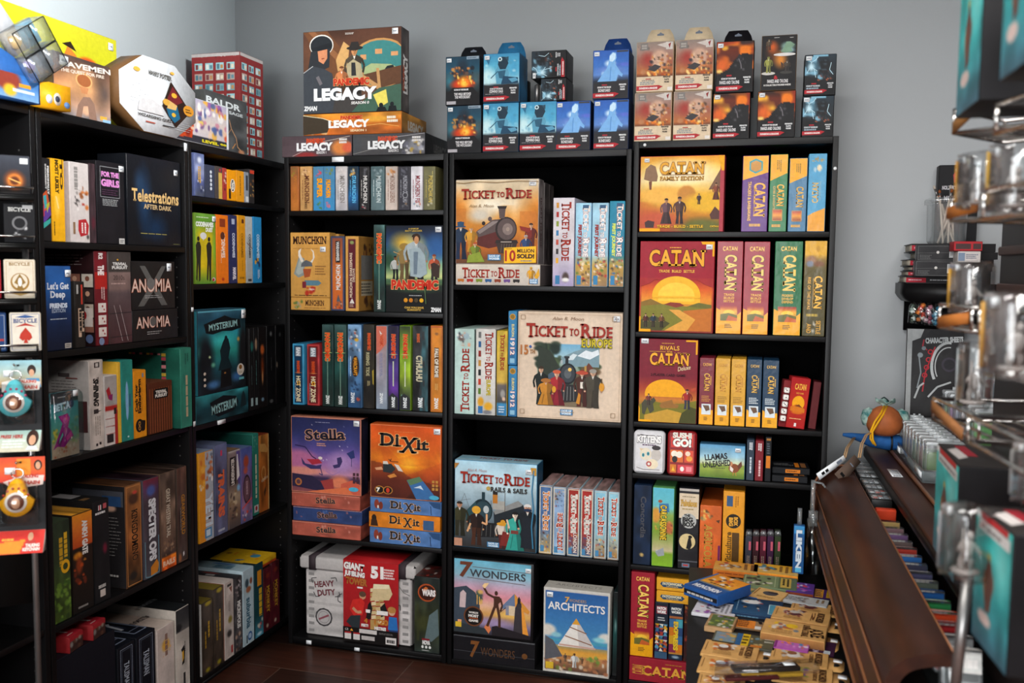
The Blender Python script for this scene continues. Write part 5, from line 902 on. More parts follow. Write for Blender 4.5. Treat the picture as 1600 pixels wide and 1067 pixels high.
def sp_iber(a):a.vg((0,'d0705c'),(.16,'c87a6a'),(.3,'a8949a'),(1,'8a98a8'));a.P([(0,0),(1,0),(1,.2),(.4,.3),(0,.34)],'cc6a56');a.nz(2,7,.12);a.P([(.3,.05),(.6,.1),(.45,.14)],'d8d0c8');pand(a,.52,.17,.3,.14,-90,'c84a2c','d88a5a');a.G(.3,.32,.62,.62,2,'7a7a9c',rot=-90);a.T('ZMAN',.5,.87,.26,.12,'e0e4e8','h',-90)
game('B',587.2,605,509,Z[2],.25,'8a98a8',sp_iber,'salmon and grey spine in the middle of third shelf, left back bookcase',mat='wrapped_card')
def sp_lab(bg,top,mid,low):
    def g(a):a.vg((0,top),(.3,bg),(.6,mid),(.75,low),(1,'1c1c22'));a.nz(2,8,.25);a.P([(0,.85),(.4,.8),(1,.86),(1,1),(0,1)],'2a2c30');a.sp(.1,.82,.9,.95,10,['6ab0a0','3a3a44','8ac8b8'],.1);pand(a,.52,.24,.36,.28,-90,'d03c1c','f0a050');a.L([(.5,.42),(.5,.72)],.014,'c8d0b0');a.P([(0,.335),(1,.335),(.5,.345)],'c8c080');a.T('ZMAN',.5,.91,.3,.12,'e0e4e4','h',-90)
    return g
game('B',606.2,623,509,Z[2],.25,'2a2650',sp_lab('2c2858','2a2438','5a3a90','6a3aa0'),'deep purple spine with orange title, beside the lime green spine',mat='wrapped_card')
game('B',624,642,509,Z[2],.25,'7aa02a',sp_lab('7aa024','3a4a2a','94b02a','4a5a2a'),'lime green spine with orange title, left back bookcase third shelf',mat='wrapped_card')
def sp_cth(a):a.vg((0,'2a2a2c'),(1,'1e1e20'));a.rc(.5,0,1,1,'2c4a50');a.nz(4,10,.5);a.pt('2a2a2c',4,9,.55,.2,.9,(.4,0,.75,1));a.T('CTHULHU',.42,.5,.36,.3,'c0b89a','h',-90);pand(a,.36,.14,.16,.1,-90,'b84a24','d8843a');a.T('ZMAN',.5,.9,.26,.11,'e0e4e4','h',-90)
game('B',644.3,669.5,509,Z[2],.25,'222224',sp_cth,'black and murky teal spine with tall pale letters, left back bookcase third shelf',mat='wrapped_card')
def sp_rome(a):a.bg('c87a22');a.rc(0,.0,1,.02,'c85a2a');a.F(.04,.01,.96,.99,'a8542a',.008);a.nz(2,7,.12);a.R(.3,.25,.7,.6,'6a4a28');a.T('FALL OF ROME',.5,.43,.3,.33,'e8e0d0','b',-90,out='2a1c14',ow=.06);a.el(.5,.09,.2,.02,'8a5a34',.4);a.G(.35,.67,.65,.76,3,'d8a860',rot=-90);a.T('ZMAN',.5,.9,.3,.12,'e8e4dc','h',-90)
game('B',672.3,692.5,509,Z[2],.25,'c87a22',sp_rome,'ochre orange spine at right end of third shelf, left back bookcase',mat='wrapped_card')
# fourth shelf: stacks
def c_stella(a):
    a.vg((0,'242850'),(.25,'363a70'),(.45,'5a4a8c'),(.62,'9a6aa0'),(.74,'c88aa0'),(.8,'3a2c50'),(1,'8a4a4a'));a.nz(6,6,.1);a.sp(.05,.05,.95,.7,40,['e8e0f0'],.006);a.el(.1,.6,.35,.2,'b86a94',.4);a.el(.15,.72,.4,.07,'d88a7a',.5);a.el(.72,.58,.25,.2,'a884b8',.7);a.el(.7,.85,.2,.12,'d87a58',.5)
    a.P([(0,.76),(.3,.78),(.5,.9),(.45,.98),(0,.93)],'2c2440');a.P([(.42,.84),(.6,.8),(.62,.98),(.5,.98)],'9a3a38');a.P([(.72,.86),(.88,.8),(1,.86),(1,1),(.7,1)],'c85a44');a.P([(.3,.98),(.8,.9),(.9,1),(.2,1)],'d87048')
    a.L([(.05,.38),(.2,.4),(.3,.52),(.36,.55)],.014,'2c2450');a.P([(.14,.54),(.2,.62),(.36,.64),(.44,.62),(.42,.68),(.28,.69),(.16,.63)],'3a3464');a.P([(.22,.56),(.4,.55),(.45,.6),(.3,.63)],'a82c3c');a.E(.42,.535,.03,.02,'e0d0c8');a.L([(.42,.66),(.45,.76),(.4,.74)],.012,'3a3464')
    a.P([(.66,.52),(.72,.5),(.74,.56),(.7,.64),(.62,.66),(.6,.62),(.67,.6)],'3a3060');a.P([(.8,.45),(.9,.4),(.92,.5),(.86,.52)],'2a3468');a.L([(.87,.5),(.87,.62)],.008,'3a3a68');a.L([(.5,.7),(.6,.75),(.7,.7)],.006,'8a6aa8')
    a.T('Stella',.49,.22,.13,.56,'1c1a2c','s',4,out='e0a478',ow=.06);a.G(.37,.33,.52,.38,2,'c8907a');a.G(.35,.055,.62,.065,1,'a8a8c8');a.E(.1,.87,.05,.05,'b06a3a');a.E(.1,.87,.03,.03,'5a3a44');a.E(.9,.92,.07,.03,'4aa8c8');[a.R(.89+.05*(i % 2),.7+.05*(i//2),.925+.05*(i % 2),.74+.05*(i//2),'4a2c34') for i in range(6)];a.F(.0,.0,1,1,'d88a70',.012)
def sp_stel(bg,edge):
    def g(a):a.bg(bg);a.nz(9,3,.12);a.sp(.05,.1,.95,.9,12,[edge,'d8a090' if bg != '2e3f6c' else '5a78b0'],.02,.6);a.T('Stella',.5,.46,.4,.28,'2a1e2c','s',3,out='d8a070',ow=.05);a.G(.43,.78,.57,.84,1,'5a3a3a');a.L([(0,.01),(1,.01)],.03,'e0a088')
    return g
zz =Z[3];hs =[.0535,.0535,.0535]
for i,(bg,lb) in enumerate((('a85444','terracotta game box, bottom of the stack of three under the purple night box'),('2e3f6c','blue game box, middle of the stack of three under the purple night box'),('a85444','terracotta game box, top of the stack of three under the purple night box'))):
    A,W,H =place('B',456,565,700,Z[3],.005)
    o =thing('board_game_box',lb,'board game',(A+(.0,.004,-.001)[i],YF+.005,zz+.0006),(0,0,(.0,.012,-.008)[i]),'stacked flat boxes on fourth shelf');carton(o,W-.004,.25,hs[i],bg,{'F':sp_stel(bg,'c87060'),'R':lambda a,b=bg:(a.bg(b),a.nz(6,3,.2),a.T('Stella',.5,.46,.4,.28,'2a1e2c','s',0,out='a87a60',ow=.08)),'T':flat('c88070')});zz += hs[i]+.0012
o =thing('board_game_box','purple night sky box with floating dreamlike creatures, on stacked terracotta boxes','board game',(A,YF+.004,zz+.0006));carton(o,W-.001,.06,onY(510,653,YF)[2]-zz,'c88068',{'F':c_stella,'R':lambda a:(a.bg('1e1c2c'),a.nz(3,6,.4))},sticker=(.9,.02,.022,.02))
def c_dixit(a):
    a.vg((0,'d8541c'),(.3,'d8601c'),(.45,'e07a1e'),(.6,'c85a1c'),(.75,'6a2c1c'),(1,'3a1c18'));a.el(.55,.5,.3,.22,'f0a01e',.9);a.el(.55,.5,.16,.1,'f8c030',.8);a.pl([(0,.5),(.35,.56),(.7,.78),(.5,1),(0,1)],'5a2418',.6);a.pl([(1,.48),(.7,.6),(.5,.68),(1,.8)],'b8481c',.5);a.pl([(.1,.2),(.4,.45),(.9,.3),(1,.5),(.6,.55),(.2,.52)],'c8501c',.35);a.nz(6,6,.1);a.el(.5,.2,.5,.1,'dc5c1c',.7,.6)
    a.P([(.18,.54),(.3,.53),(.36,.6),(.3,.66),(.18,.65)],'2c3234');a.P([(.34,.53),(.4,.54),(.47,.63),(.4,.62)],'d8ccc0');a.P([(.06,.6),(.16,.58),(.18,.62),(.08,.63)],'d89a70');a.P([(.18,.5),(.24,.5),(.26,.54),(.18,.54)],'d8d0c4');a.P([(.24,.7),(.34,.66),(.38,.7),(.28,.73)],'d0843c');a.L([(.26,.47),(.3,.5),(.4,.5)],.01,'3a1c14');a.L([(.3,.46),(.28,.5)],.01,'3a1c14')
    a.P([(.52,.74),(.7,.68),(.96,.98),(.66,1)],'3a6aa0');a.P([(.52,.74),(.7,.68),(.75,.74),(.57,.81)],'5a7a5a');a.P([(.62,.84),(.72,.8),(.76,.86),(.7,.84)],'c8d8e4')
    a.T('Di',.28,.2,.165,.27,'1c1a1c','s',0,out='e8b070',ow=.06);a.T('X',.55,.26,.2,.2,'1c1a1c','s',0,out='e8b070',ow=.06,sk=.15);a.T('it',.74,.24,.14,.17,'1c1a1c','s',0,out='e8b070',ow=.06)
    a.E(.13,.9,.07,.055,'b87a34');a.E(.13,.9,.058,.045,'1c1614');a.T('7',.11,.9,.05,.04,'f0e8dc','h');a.E(.25,.9,.07,.055,'b87a34');a.E(.25,.9,.058,.045,'1c1614');a.E(.25,.9,.025,.035,'c83a24');a.E(.91,.955,.07,.03,'4aa8c8');[a.R(.88+.05*(i % 2),.72+.05*(i//2),.915+.05*(i % 2),.755+.05*(i//2),'b8843c') for i in range(6)];a.G(.35,.08,.65,.09,1,'e08a4a');a.F(0,0,1,1,'e89060',.01)
def sp_dix(bg,odd=False):
    def g(a):
        a.bg(bg);a.nz(9,3,.12)
        if not odd:a.E(.09,.45,.035,.34,'8a3a2a');a.E(.15,.55,.03,.3,'7a3424');a.R(.1,.55,.12,.75,'e0d8d0');a.P([(.83,.0),(1,0),(1,.5),(.9,.4)],'2a4a74');a.L([(.86,.3),(.87,.95)],.06,'2a3a5a')
        else:a.E(.07,.4,.035,.25,'2a2018');a.P([(.03,.5),(.11,.5),(.13,.95),(.02,.95)],'3a2418');a.R(.77,.3,.92,.97,'3a5a80');a.sp(.78,.4,.9,.9,8,['c86a3a','8ab0c0','e8d8c8'],.02)
        a.T('Di',.37,.42,.52,.15,'1c1a20','s',0,out='e8b878',ow=.05);a.T('X',.55,.55,.62,.1,'1c1a20','s',0,out='e8b878',ow=.05);a.T('it',.67,.5,.46,.09,'1c1a20','s',0,out='e8b878',ow=.05)
    return g
zz =Z[3];A,W,H =place('B',577.5,690,700,Z[3],.004)
for i,(bg,odd,h,lb) in enumerate((('4f74a8',False,.056,'blue game box with red doors, bottom of stack under the orange desert box'),('d87c1e',True,.056,'orange game box, middle of stack under the orange desert box'),('4f74a8',False,.052,'blue game box with red doors, top of stack under the orange desert box'))):
    o =thing('board_game_box',lb,'board game',(A+(0,-.003,.002)[i],YF+.004,zz+.0006),(0,0,(0,.01,-.006)[i]),'stacked flat boxes on fourth shelf');carton(o,W-.003,.24,h,bg,{'F':sp_dix(bg,odd),'T':flat('6a88b0')});zz += h+.0012
zz += .0
o =thing('board_game_box','orange desert box with flying bird figure, on stacked blue and orange boxes','board game',(A+.003,YF+.004,zz+.0006));carton(o,W-.005,.06,onY(634,665,YF)[2]-zz-.001,'d8602a',{'F':c_dixit},sticker=(.9,.02,.024,.02))
# bottom shelf
def crate_art(a):
    a.bg('b9b3b0');a.nz(3,12,.12)
    for v in (.5,.52):a.R(0,v,1,v+.006,'9a9492')
    for i in range(9):a.R(.02,.04+i*.11,.075,.085+i*.11,'8a8684');a.R(.93,.04+i*.11,.985,.085+i*.11,'8a8684')
    a.T('HEAVY',.175,.20,.085,.19,'6a3038','b',9);a.T('DUTY',.195,.33,.085,.17,'6a3038','b',9)
    for p in ([(.06,.2),(.05,.13),(.1,.115)],[(.24,.1),(.29,.085),(.3,.14)],[(.07,.34),(.09,.41),(.13,.4)],[(.28,.38),(.33,.37),(.32,.3)]):a.L(p,.012,'3a3436')
    a.E(.17,.72,.085,None,'3a3638',12);a.E(.17,.72,.07,None,'b0aaa8',20);a.E(.17,.72,.056,None,'8a8482',20);a.E(.17,.72,.05,None,'b0aaa8',20);a.L([(.12,.76),(.22,.68)],.03,'8a4a54');a.L([(.9,.12),(.94,.2),(1,.24)],.01,'6a6462');a.L([(.88,.4),(.91,.4),(.91,.48)],.012,'3a3436');a.L([(.34,.46),(.31,.44),(.31,.36),(.35,.32)],.012,'3a3436')
def sleeve_art(a):
    a.bg('a81c20');a.vg((0,'b01c20'),(.75,'981a1e'),(1,'7a1418'));a.T('GIANT',.2,.075,.075,.36,'e8e0dc','h',-4,out='1c1818',ow=.1);a.T('JUMBLING',.21,.165,.055,.36,'e8e0dc','h',-4,out='1c1818',ow=.1);a.T('TOWER',.24,.255,.075,.38,'a8642c','h',-3,out='2a1812',ow=.08);a.T('51',.62,.12,.13,.2,'ece4e0','h');a.G(.74,.06,.95,.19,4,'e0c8c4',fill=.6);a.R(.26,.315,.36,.335,'e0d8d4')
    for r in range(8):
        for q in range(3):a.P([(.52+.08*q-.02*(r < 3),.32+r*.055),(.6+.08*q-.02*(r < 3),.31+r*.055),(.6+.08*q-.02*(r < 3),.355+r*.055),(.52+.08*q-.02*(r < 3),.365+r*.055)],['d8c49a','b8945a','c8ae80'][(q+r) % 3])
    a.P([(.56,.26),(.84,.25),(.9,.36),(.84,.44),(.52,.46)],'d0b88c');a.P([(.56,.26),(.84,.25),(.84,.3),(.56,.32)],'e4d4b0');a.R(.5,.7,.64,.95,'b08a50')
    a.E(.36,.42,.06,.045,'c08a68');a.E(.36,.4,.062,.035,'5a4030');a.P([(.18,.48),(.34,.45),(.4,.5),(.36,.66),(.2,.68),(.12,.6)],'c82a24');a.P([(.14,.68),(.32,.66),(.3,.84),(.2,.84),(.06,.76)],'2a3034');a.L([(.18,.58),(.26,.63),(.34,.62)],.035,'c08a68');a.E(.89,.58,.06,.045,'d0a080');a.E(.89,.555,.075,.04,'b07a40');a.P([(.84,.64),(.98,.64),(1,.8),(.82,.8)],'2a6ab0');a.P([(.84,.8),(1,.8),(1,.94),(.84,.94)],'243a64')
    a.P([(.46,.52),(.5,.48),(.54,.56),(.5,.7),(.42,.7)],'1c1818');a.P([(.68,.54),(.76,.48),(.82,.6),(.7,.66)],'1c1818');a.R(.42,.58,.5,.62,'e8e0dc');a.R(.62,.58,.82,.63,'e8e0dc');a.T('4',.42,.72,.05,.05,'b8702c','h');a.T('1,20',.7,.72,.06,.24,'b8702c','h');a.T('FEET!',.4,.78,.03,.12,'e8e0dc','h');a.T('METRE!',.68,.8,.035,.2,'e8e0dc','h')
    a.R(0,.82,1,1,'14100f');a.R(.3,.83,.62,.88,'c8c0bc');a.R(.34,.91,.58,.96,'b8b0ac');a.R(.03,.88,.15,.97,'d0c8c4');a.R(.19,.88,.31,.97,'d0c8c4');a.R(.03,.88,.15,.9,'a02024');a.R(.19,.88,.31,.9,'a02024');a.R(.78,.895,.97,.98,'d8d0cc');a.G(.8,.91,.95,.96,1,'3a3634',fill=.8);a.T('CE',.07,.85,.025,.06,'d8d0cc','r');a.P([(.13,.865),(.16,.835),(.19,.865)],'d8902c');a.G(.66,.845,.98,.87,2,'6a6462')
A,W,H =place('B',474.5,641,900,Z[4],.02)
o =thing('giant_tower_game_crate','grey crate-style game case with red sleeve on bottom shelf of left back bookcase','game crate',(A,YF+.022,Z[4]+.0006));Hc =.305
m =MB();m.box(0,W,.012,.225,0,Hc-.05,'matte_card','b0aaa8',.006);a =Art(W-.012,Hc-.06,240);crate_art(a);a.put(m,(.006,.012,Hc-.055),(W-.012,0,0),(0,0,-(Hc-.06)),(0,-1,0),'matte_card')
a =Art(.2,Hc-.06,200);a.bg('a8a2a0');[a.R(.1,.04+i*.11,.3,.085+i*.11,'7a7674') for i in range(9)];a.put(m,(W,.018,Hc-.055),(0,.2,0),(0,0,-(Hc-.06)),(1,0,0),'matte_card');m.build('crate_body',o)
m =MB();m.box(-.02,W+.02,.0,.235,Hc-.05,Hc,'matte_card','b9b3b0',.008);m.box(.022,.05,-.0015,.2365,Hc-.051,Hc+.0015,'matte_card','3a3034');m.box(W-.045,W-.018,-.0015,.2365,Hc-.051,Hc+.0015,'matte_card','3a3034');m.build('crate_lid',o)
x0 =W*.385;x1 =W*.895;m =MB();m.box(x0,x1,-.006,-.003,.002,Hc+.004,'gloss_card','a81c20');m.box(x0,x1,-.003,.2,Hc+.003,Hc+.005,'gloss_card','a81c20');a =Art(x1-x0,Hc,300);sleeve_art(a);a.put(m,(x0,-.006,Hc+.003),(x1-x0,0,0),(0,0,-Hc),(0,-1,0),'gloss_card');p =m.build('card_sleeve',o);p['label'] ='red card sleeve with block tower picture'
def c_wars(a):a.vg((0,'242a28'),(.3,'2c3228'),(.6,'343820'),(1,'2c3430'));a.nz(5,8,.3);a.P([(.6,.5),(.95,.4),(1,.75),(.7,.85),(.4,.85)],'5a6a6c');a.pt('3a3c20',3,5,.5,.2,.8,(.1,.35,.7,.85));a.E(.5,.2,.37,.12,'a84a24',24);a.E(.52,.2,.34,.1,'3a1c14',24);a.P([(.3,.17),(.45,.12),(.55,.14),(.4,.2)],'c86a30');a.T('WARS',.58,.2,.075,.52,'e8e0dc','h');a.R(.3,.815,.62,.84,'7a1c24');a.T('NOVA',.48,.87,.05,.3,'e8e4e0','h');[a.E(.33+.15*i,.93,.05,.02,'e0e0dc',10) for i in range(3)];a.G(.3,.965,.7,.985,1,'a8a8a4')
game('B',647,687,902,Z[4],.13,'262c2a',{'F':c_wars,'T':lambda a:(a.bg('4a2420'),a.sp(0,0,1,1,14,['8a2a24','b8b0a8','2a2a2a'],.12))},'narrow dark olive shrink-wrapped box beside the grey crate on bottom shelf',mat='wrapped_card',dy=.006)
# on top of the left back bookcase
def lrow(a,bg,c2,n):a.bg(bg);a.nz(4,3,.1)
def c_leg(bg,art,n):
    def g(a):
        a.bg(bg);a.nz(4,3,.1);art(a);pand(a,.49,.24,.2,.26,0,'b83a1c','d8744a');a.T('LEGACY',.47,.53,.34,.5,'dcdcdc','h',0,out='4a4648',ow=.05);a.T('SEASON '+n,.57,.82,.12,.14,'c8c4c4','b');a.G(.83,.12,.96,.4,2,'d0ccc8',fill=.7)
    return g
ZT =1.797
def art1(a):a.el(.85,.6,.18,.5,'c8783a',.5);a.el(.95,.6,.1,.3,'c85a3c',.4);a.el(.35,.95,.2,.2,'8a2c2c',.5);a.L([(.5,.35),(.98,.05)],.02,'c8b8a8');a.L([(.15,.98),(.3,.75)],.02,'b8a8a0')
def art2(a):a.el(.9,.6,.2,.5,'7a7a80',.6);a.el(.0,.5,.15,.7,'3a3c40',.5);a.sp(.7,.3,1,1,30,['9a9aa4','3a3a40','c8c4c0','a88a3a','5a5a66'],.03);a.L([(.0,.95),(.3,.7)],.02,'8a8680');a.L([(.5,.2),(1,.02)],.02,'b0acb0')
A,W,H =place('B',440.5,550,212,ZT,.004)
o =thing('board_game_box','purplish brown flat game box at left foot of legacy pile','board game',(A,YF+.004,ZT+.0005),group='flat boxes of the legacy pile');carton(o,W-.001,.25,H,'4a3c40',{'F':c_leg('4c3e42',art1,'1'),'R':flat('2a2628')})
A2,W2,H2 =place('B',551,664,208,ZT,.004)
o =thing('board_game_box','dark grey flat game box at right foot of legacy pile','board game',(A2,YF+.004,ZT+.0005),group='flat boxes of the legacy pile');carton(o,W2,.25,H,'3a383a',{'F':c_leg('3e3c3e',art2,'2'),'R':lambda a:(a.bg('1e1d1e'),a.nz(5,3,.3),a.T('LEGACY',.6,.6,.35,.5,'6a6664','h'))},'wrapped_card');z1 =ZT+H+.001
def art3(a):a.vg((0,'c8842a'),(.5,'b8641c'),(1,'a8541c'));a.nz(8,4,.25);a.P([(0,0),(.12,.1),(.3,.35),(.25,.9),(.0,1)],'3a3024');a.sp(.0,.2,.25,.95,16,['c8a878','5a4a34','d8c49a','8a3a24'],.03);a.L([(0,.04),(.2,.2),(.35,.45)],.03,'e0d0a8');a.L([(.55,.65),(.8,.55),(.98,.7)],.02,'e0b060');a.el(.75,.3,.2,.2,'d89a34',.6)
A3,W3,H3 =place('B',473,627,176,z1,.004)
o =thing('board_game_box','bright orange flat game box lying across the legacy pile','board game',(A3,YF+.006,z1));carton(o,W3,.24,H3,'b8641c',{'F':lambda a:(art3(a),pand(a,.5,.2,.16,.22,0,'b8321c','e8a05a'),a.T('LEGACY',.47,.5,.32,.4,'e4e0dc','h',0,out='5a4030',ow=.05),a.T('SEASON 1',.57,.83,.1,.16,'e0c8a0','b'),a.G(.86,.15,.97,.5,2,'e8dcc8',fill=.7)),'R':lambda a:(a.vg((0,'a8742c'),(1,'6a4a2a')),a.nz(6,3,.3),a.T('LEGACY',.55,.55,.4,.6,'b8b0a4','h',out='4a3a2a',ow=.05)),'T':flat('b06a24')});z2 =z1+H3+.001
def c_leg0(a):
    a.vg((0,'4a2e22'),(.4,'6a4430'),(1,'4a3428'));a.nz(5,5,.15);a.rc(.0,.55,.6,1,'3c3836');a.P([(0,.0),(.25,0),(.6,.55),(.3,.6)],'6a4228');a.P([(.05,0),(.12,0),(.5,.45),(.44,.48)],'8a5a38')
    a.E(.79,.42,.31,.30,'b8864e',26);a.E(.79,.42,.285,.275,'3a7a78',26);a.el(.79,.44,.27,.2,'8ab09a',.6,.0);a.P([(.58,.5),(.7,.42),(.9,.44),(.99,.5),(.97,.56),(.6,.6)],'9aa878');a.sp(.62,.3,.98,.55,30,['2a4a4a','c8c49a','1c2a2a','7aa090','d8b070'],.025);a.R(.74,.25,.81,.31,'c89060');a.R(.9,.29,.97,.34,'c89060');a.R(.59,.31,.65,.37,'c89060');a.P([(.8,.56),(.86,.46),(.92,.45),(.96,.54)],'1e2224')
    a.P([(.58,.56),(1,.46),(1,.66),(.8,.72)],'5a3a26');a.P([(.58,.52),(.8,.7),(.77,.74),(.56,.55)],'b88a58');a.P([(.75,.48),(.78,.48),(.8,.72),(.77,.73)],'b88a58');a.P([(.56,.92),(.78,.72),(1,.68),(1,1),(.5,1)],'3c5a4a');a.P([(.72,.8),(.85,.74),(.87,.9),(.78,.96)],'d8c85a');a.rc(.9,.7,1,.86,'7a9a4a');a.E(.8,.93,.022,.03,'14181a');a.P([(.75,1),(.77,.95),(.84,.95),(.86,1)],'14181a');a.E(.91,.92,.02,.028,'14181a');a.P([(.87,1),(.88,.94),(.95,.94),(.96,1)],'14181a')
    a.E(.19,.17,.125,.13,'d8d4cc',24);a.E(.19,.175,.115,.12,'23262a',24);a.P([(.08,.2),(.3,.14),(.3,.2),(.1,.25)],'1c1e22');a.P([(.08,.24),(.28,.22),(.27,.44),(.14,.5),(.05,.45)],'2a2c30');a.P([(.15,.24),(.25,.22),(.25,.33),(.21,.4),(.16,.36)],'c8825c');a.L([(.19,.335),(.22,.33)],.012,'7a2c20');a.P([(0,.5),(.1,.42),(.22,.46),(.3,.52),(.34,.74),(.3,1),(0,1)],'383c42');a.L([(.0,.5),(.1,.42)],.008,'b8b8b8');a.P([(.13,.56),(.16,.54),(.2,.64),(.17,.66)],'6a6468')
    a.P([(.34,.36),(.42,.14),(.48,.2),(.46,.45),(.36,.5)],'c89a60');a.fig(.53,.78,.56,'4a4034','2a2420','c88a58','1c1a18',1.15);a.E(.535,.225,.085,.025,'2a2624');a.P([(.48,.22),(.5,.15),(.57,.15),(.59,.22)],'2a2624');a.P([(.45,.42),(.52,.36),(.6,.42),(.62,.6),(.46,.6)],'a89a78');a.P([(.5,.4),(.54,.4),(.55,.56),(.5,.56)],'2a2a2c');a.fig(.4,.8,.36,'c87a4a','5a3a24','d89a6a','6a3a20',1.2)
    pand(a,.5,.63,.075,.36,0,'b8321c','e8b070');a.T('LEGACY',.43,.775,.13,.62,'e4e4e4','h',0,out='3a3634',ow=.05);a.T('SEASON 0',.59,.89,.03,.18,'d8d4d0','b',sk=.15);a.T('ZMAN',.075,.94,.05,.13,'d8d8d8','h',sk=.1);a.G(.44,.035,.54,.06,2,'d0c8c0')
A4 =onY(473,110,YF+.004)[0];H4 =onY(550,45,YF+.004)[2]-z2;W4 =onY(626,105,YF)[0]-A4
o =thing('board_game_box','tall brown game box with hooded woman and spies, crowning the legacy pile','board game',(A4,YF+.008,z2));carton(o,W4,.07,H4,'3a3230',{'F':c_leg0,'R':lambda a:(a.vg((0,'3a3432'),(1,'4a4442')),a.nz(3,8,.4),a.T('LEGACY',.5,.55,.5,.45,'c8c4c0','h',90),pand(a,.25,.6,.2,.3,90,'8a3a24','a86a4a'))},sticker=(.91,.02,.022,.02))
# ================================================================== figure boxes on top of the middle and right bookcases
def banner(a,v=.93,c='b0202a'):
    a.P([(0,v-.05),(.62,v-.06),(.74,v-.03),(.66,v+.0),(.6,v+.035),(0,v+.045)],c);a.T('DUNGEONS & DRAGONS',.33,v-.005,.035,.5,'e8dcd8','h')
def minis(a,c='e0e0e0'):[a.T(t,.84,.715+i*.05,.028,w_,c,'h') for i,(t,w_) in enumerate((('PREPAINTED',.2),('PLASTIC',.13),('FIGURES',.13)))]
def f_witch(a):
    a.vg((0,'1c3a4c'),(.3,'1a4a60'),(.5,'5a2a20'),(.6,'141214'),(1,'161416'));a.el(.1,.5,.25,.25,'2a6a7a',.9);a.el(.9,.5,.2,.3,'3a5a60',.9);a.el(.5,.22,.22,.22,'1c2c3a',.6);a.sp(.2,.2,.8,.48,26,['2a2024','4a2a24','6a4a3a','c8803a','1c1a20'],.06);a.el(.5,.58,.44,.14,'c83a18',.5);a.el(.55,.52,.25,.16,'f08a18',.7);a.el(.55,.56,.14,.09,'fcc848',.7);a.sp(.3,.4,.85,.58,22,['f0a020','fcd060','e86a18'],.035);a.sp(.1,.24,.3,.4,5,['c89040','8a5a2c'],.04)
    a.P([(.0,.8),(.2,.64),(.8,.64),(1,.8),(1,1),(0,1)],'151316');a.T('ICONS OF THE REALMS',.46,.685,.03,.42,'d8d4d4','h');a.T('THE WILD BEYOND',.5,.775,.05,.5,'e8e4e4','s');a.T('THE WITCHLIGHT',.5,.84,.05,.46,'e8e4e4','s');a.R(.02,.92,.3,.985,'a8a4a8');a.R(.62,.0,.98,.06,'8a9aa8');a.G(.64,.015,.96,.05,1,'3a4a58')
def f_ice(a):
    a.vg((0,'3a8ab4'),(.3,'5ab0cc'),(.6,'b8dce4'),(.64,'1c2a34'),(.7,'2a282c'),(1,'1c1b1e'));a.el(.1,.45,.3,.25,'c8e8ec',.8);a.el(.85,.3,.25,.3,'4aa0c8',.8);a.P([(.05,.1),(.2,.05),(.14,.22)],'2a6a8c',);a.P([(.32,.35),(.42,.22),(.62,.22),(.72,.4),(.66,.62),(.36,.62)],'5a9cb8');a.P([(.42,.12),(.5,.06),(.64,.07),(.7,.2),(.62,.32),(.46,.32),(.4,.22)],'1c3444');a.P([(.6,.08),(.7,.06),(.7,.16)],'2a4a5c');a.E(.46,.11,.06,.045,'c8dce0',12);a.E(.46,.11,.03,.024,'1c3444',10);a.P([(.4,.36),(.62,.34),(.58,.52),(.44,.5)],'2a5a74');a.P([(.5,.6),(.56,.46),(.75,.48),(.97,.5),(.98,.62),(.5,.63)],'17405c');a.P([(.7,.52),(.9,.5),(.98,.56),(.8,.6)],'5a9ab8');a.L([(.2,.5),(.4,.36)],.02,'2a5a74');a.sp(.05,.05,.95,.6,18,['d8f0f0','8ac8dc','4a90b0'],.05,.5)
    a.P([(0,.64),(.3,.66),(.7,.63),(1,.66),(1,1),(0,1)],'232125');a.T('ICONS OF THE REALMS',.36,.72,.03,.36,'d8d4d4','h');a.T('ICEWIND DALE',.36,.775,.05,.38,'e8e4e4','s');a.G(.05,.82,.65,.835,1,'a8a4a8');a.R(.28,.675,.42,.70,'a82a34');minis(a);banner(a)
def f_bone(a):
    a.vg((0,'2c5cb0'),(.3,'3a70c0'),(.5,'5a84c8'),(.64,'1c2434'),(.7,'2a282c'),(1,'1c1b1e'));a.el(.5,.4,.5,.1,'7a8ad0',.8,.7);a.el(.9,.3,.3,.06,'5a6ac8',.8);a.P([(.42,.3),(.46,.1),(.54,.04),(.64,.05),(.66,.16),(.6,.26),(.78,.46),(.84,.5),(.82,.56),(.7,.5),(.66,.64),(.12,.64),(.25,.5),(.36,.4)],'7ab0e4');a.P([(.46,.12),(.56,.05),(.63,.08),(.62,.18),(.54,.24),(.46,.22)],'c8e4f8');a.el(.48,.27,.2,.09,'d0e8f8',.6);a.el(.4,.5,.2,.14,'a8d0f4',.8,.8);a.el(.62,.52,.1,.12,'9cc8f0',.7);a.L([(.5,.34),(.48,.62)],.02,'5a90d0');a.sp(.2,.42,.65,.62,14,['b8dcf8','5a94d4','8abce8'],.05,.6)
    a.P([(0,.68),(.3,.66),(.7,.64),(1,.62),(1,1),(0,1)],'242226');a.T('ICONS OF THE REALMS',.32,.76,.03,.38,'d8d4d4','h');a.T('BONEYARD',.32,.825,.055,.34,'e8e4e4','s');a.R(.25,.7,.4,.725,'a82a34');minis(a);banner(a);a.R(.66,.01,.98,.045,'3a3c44')
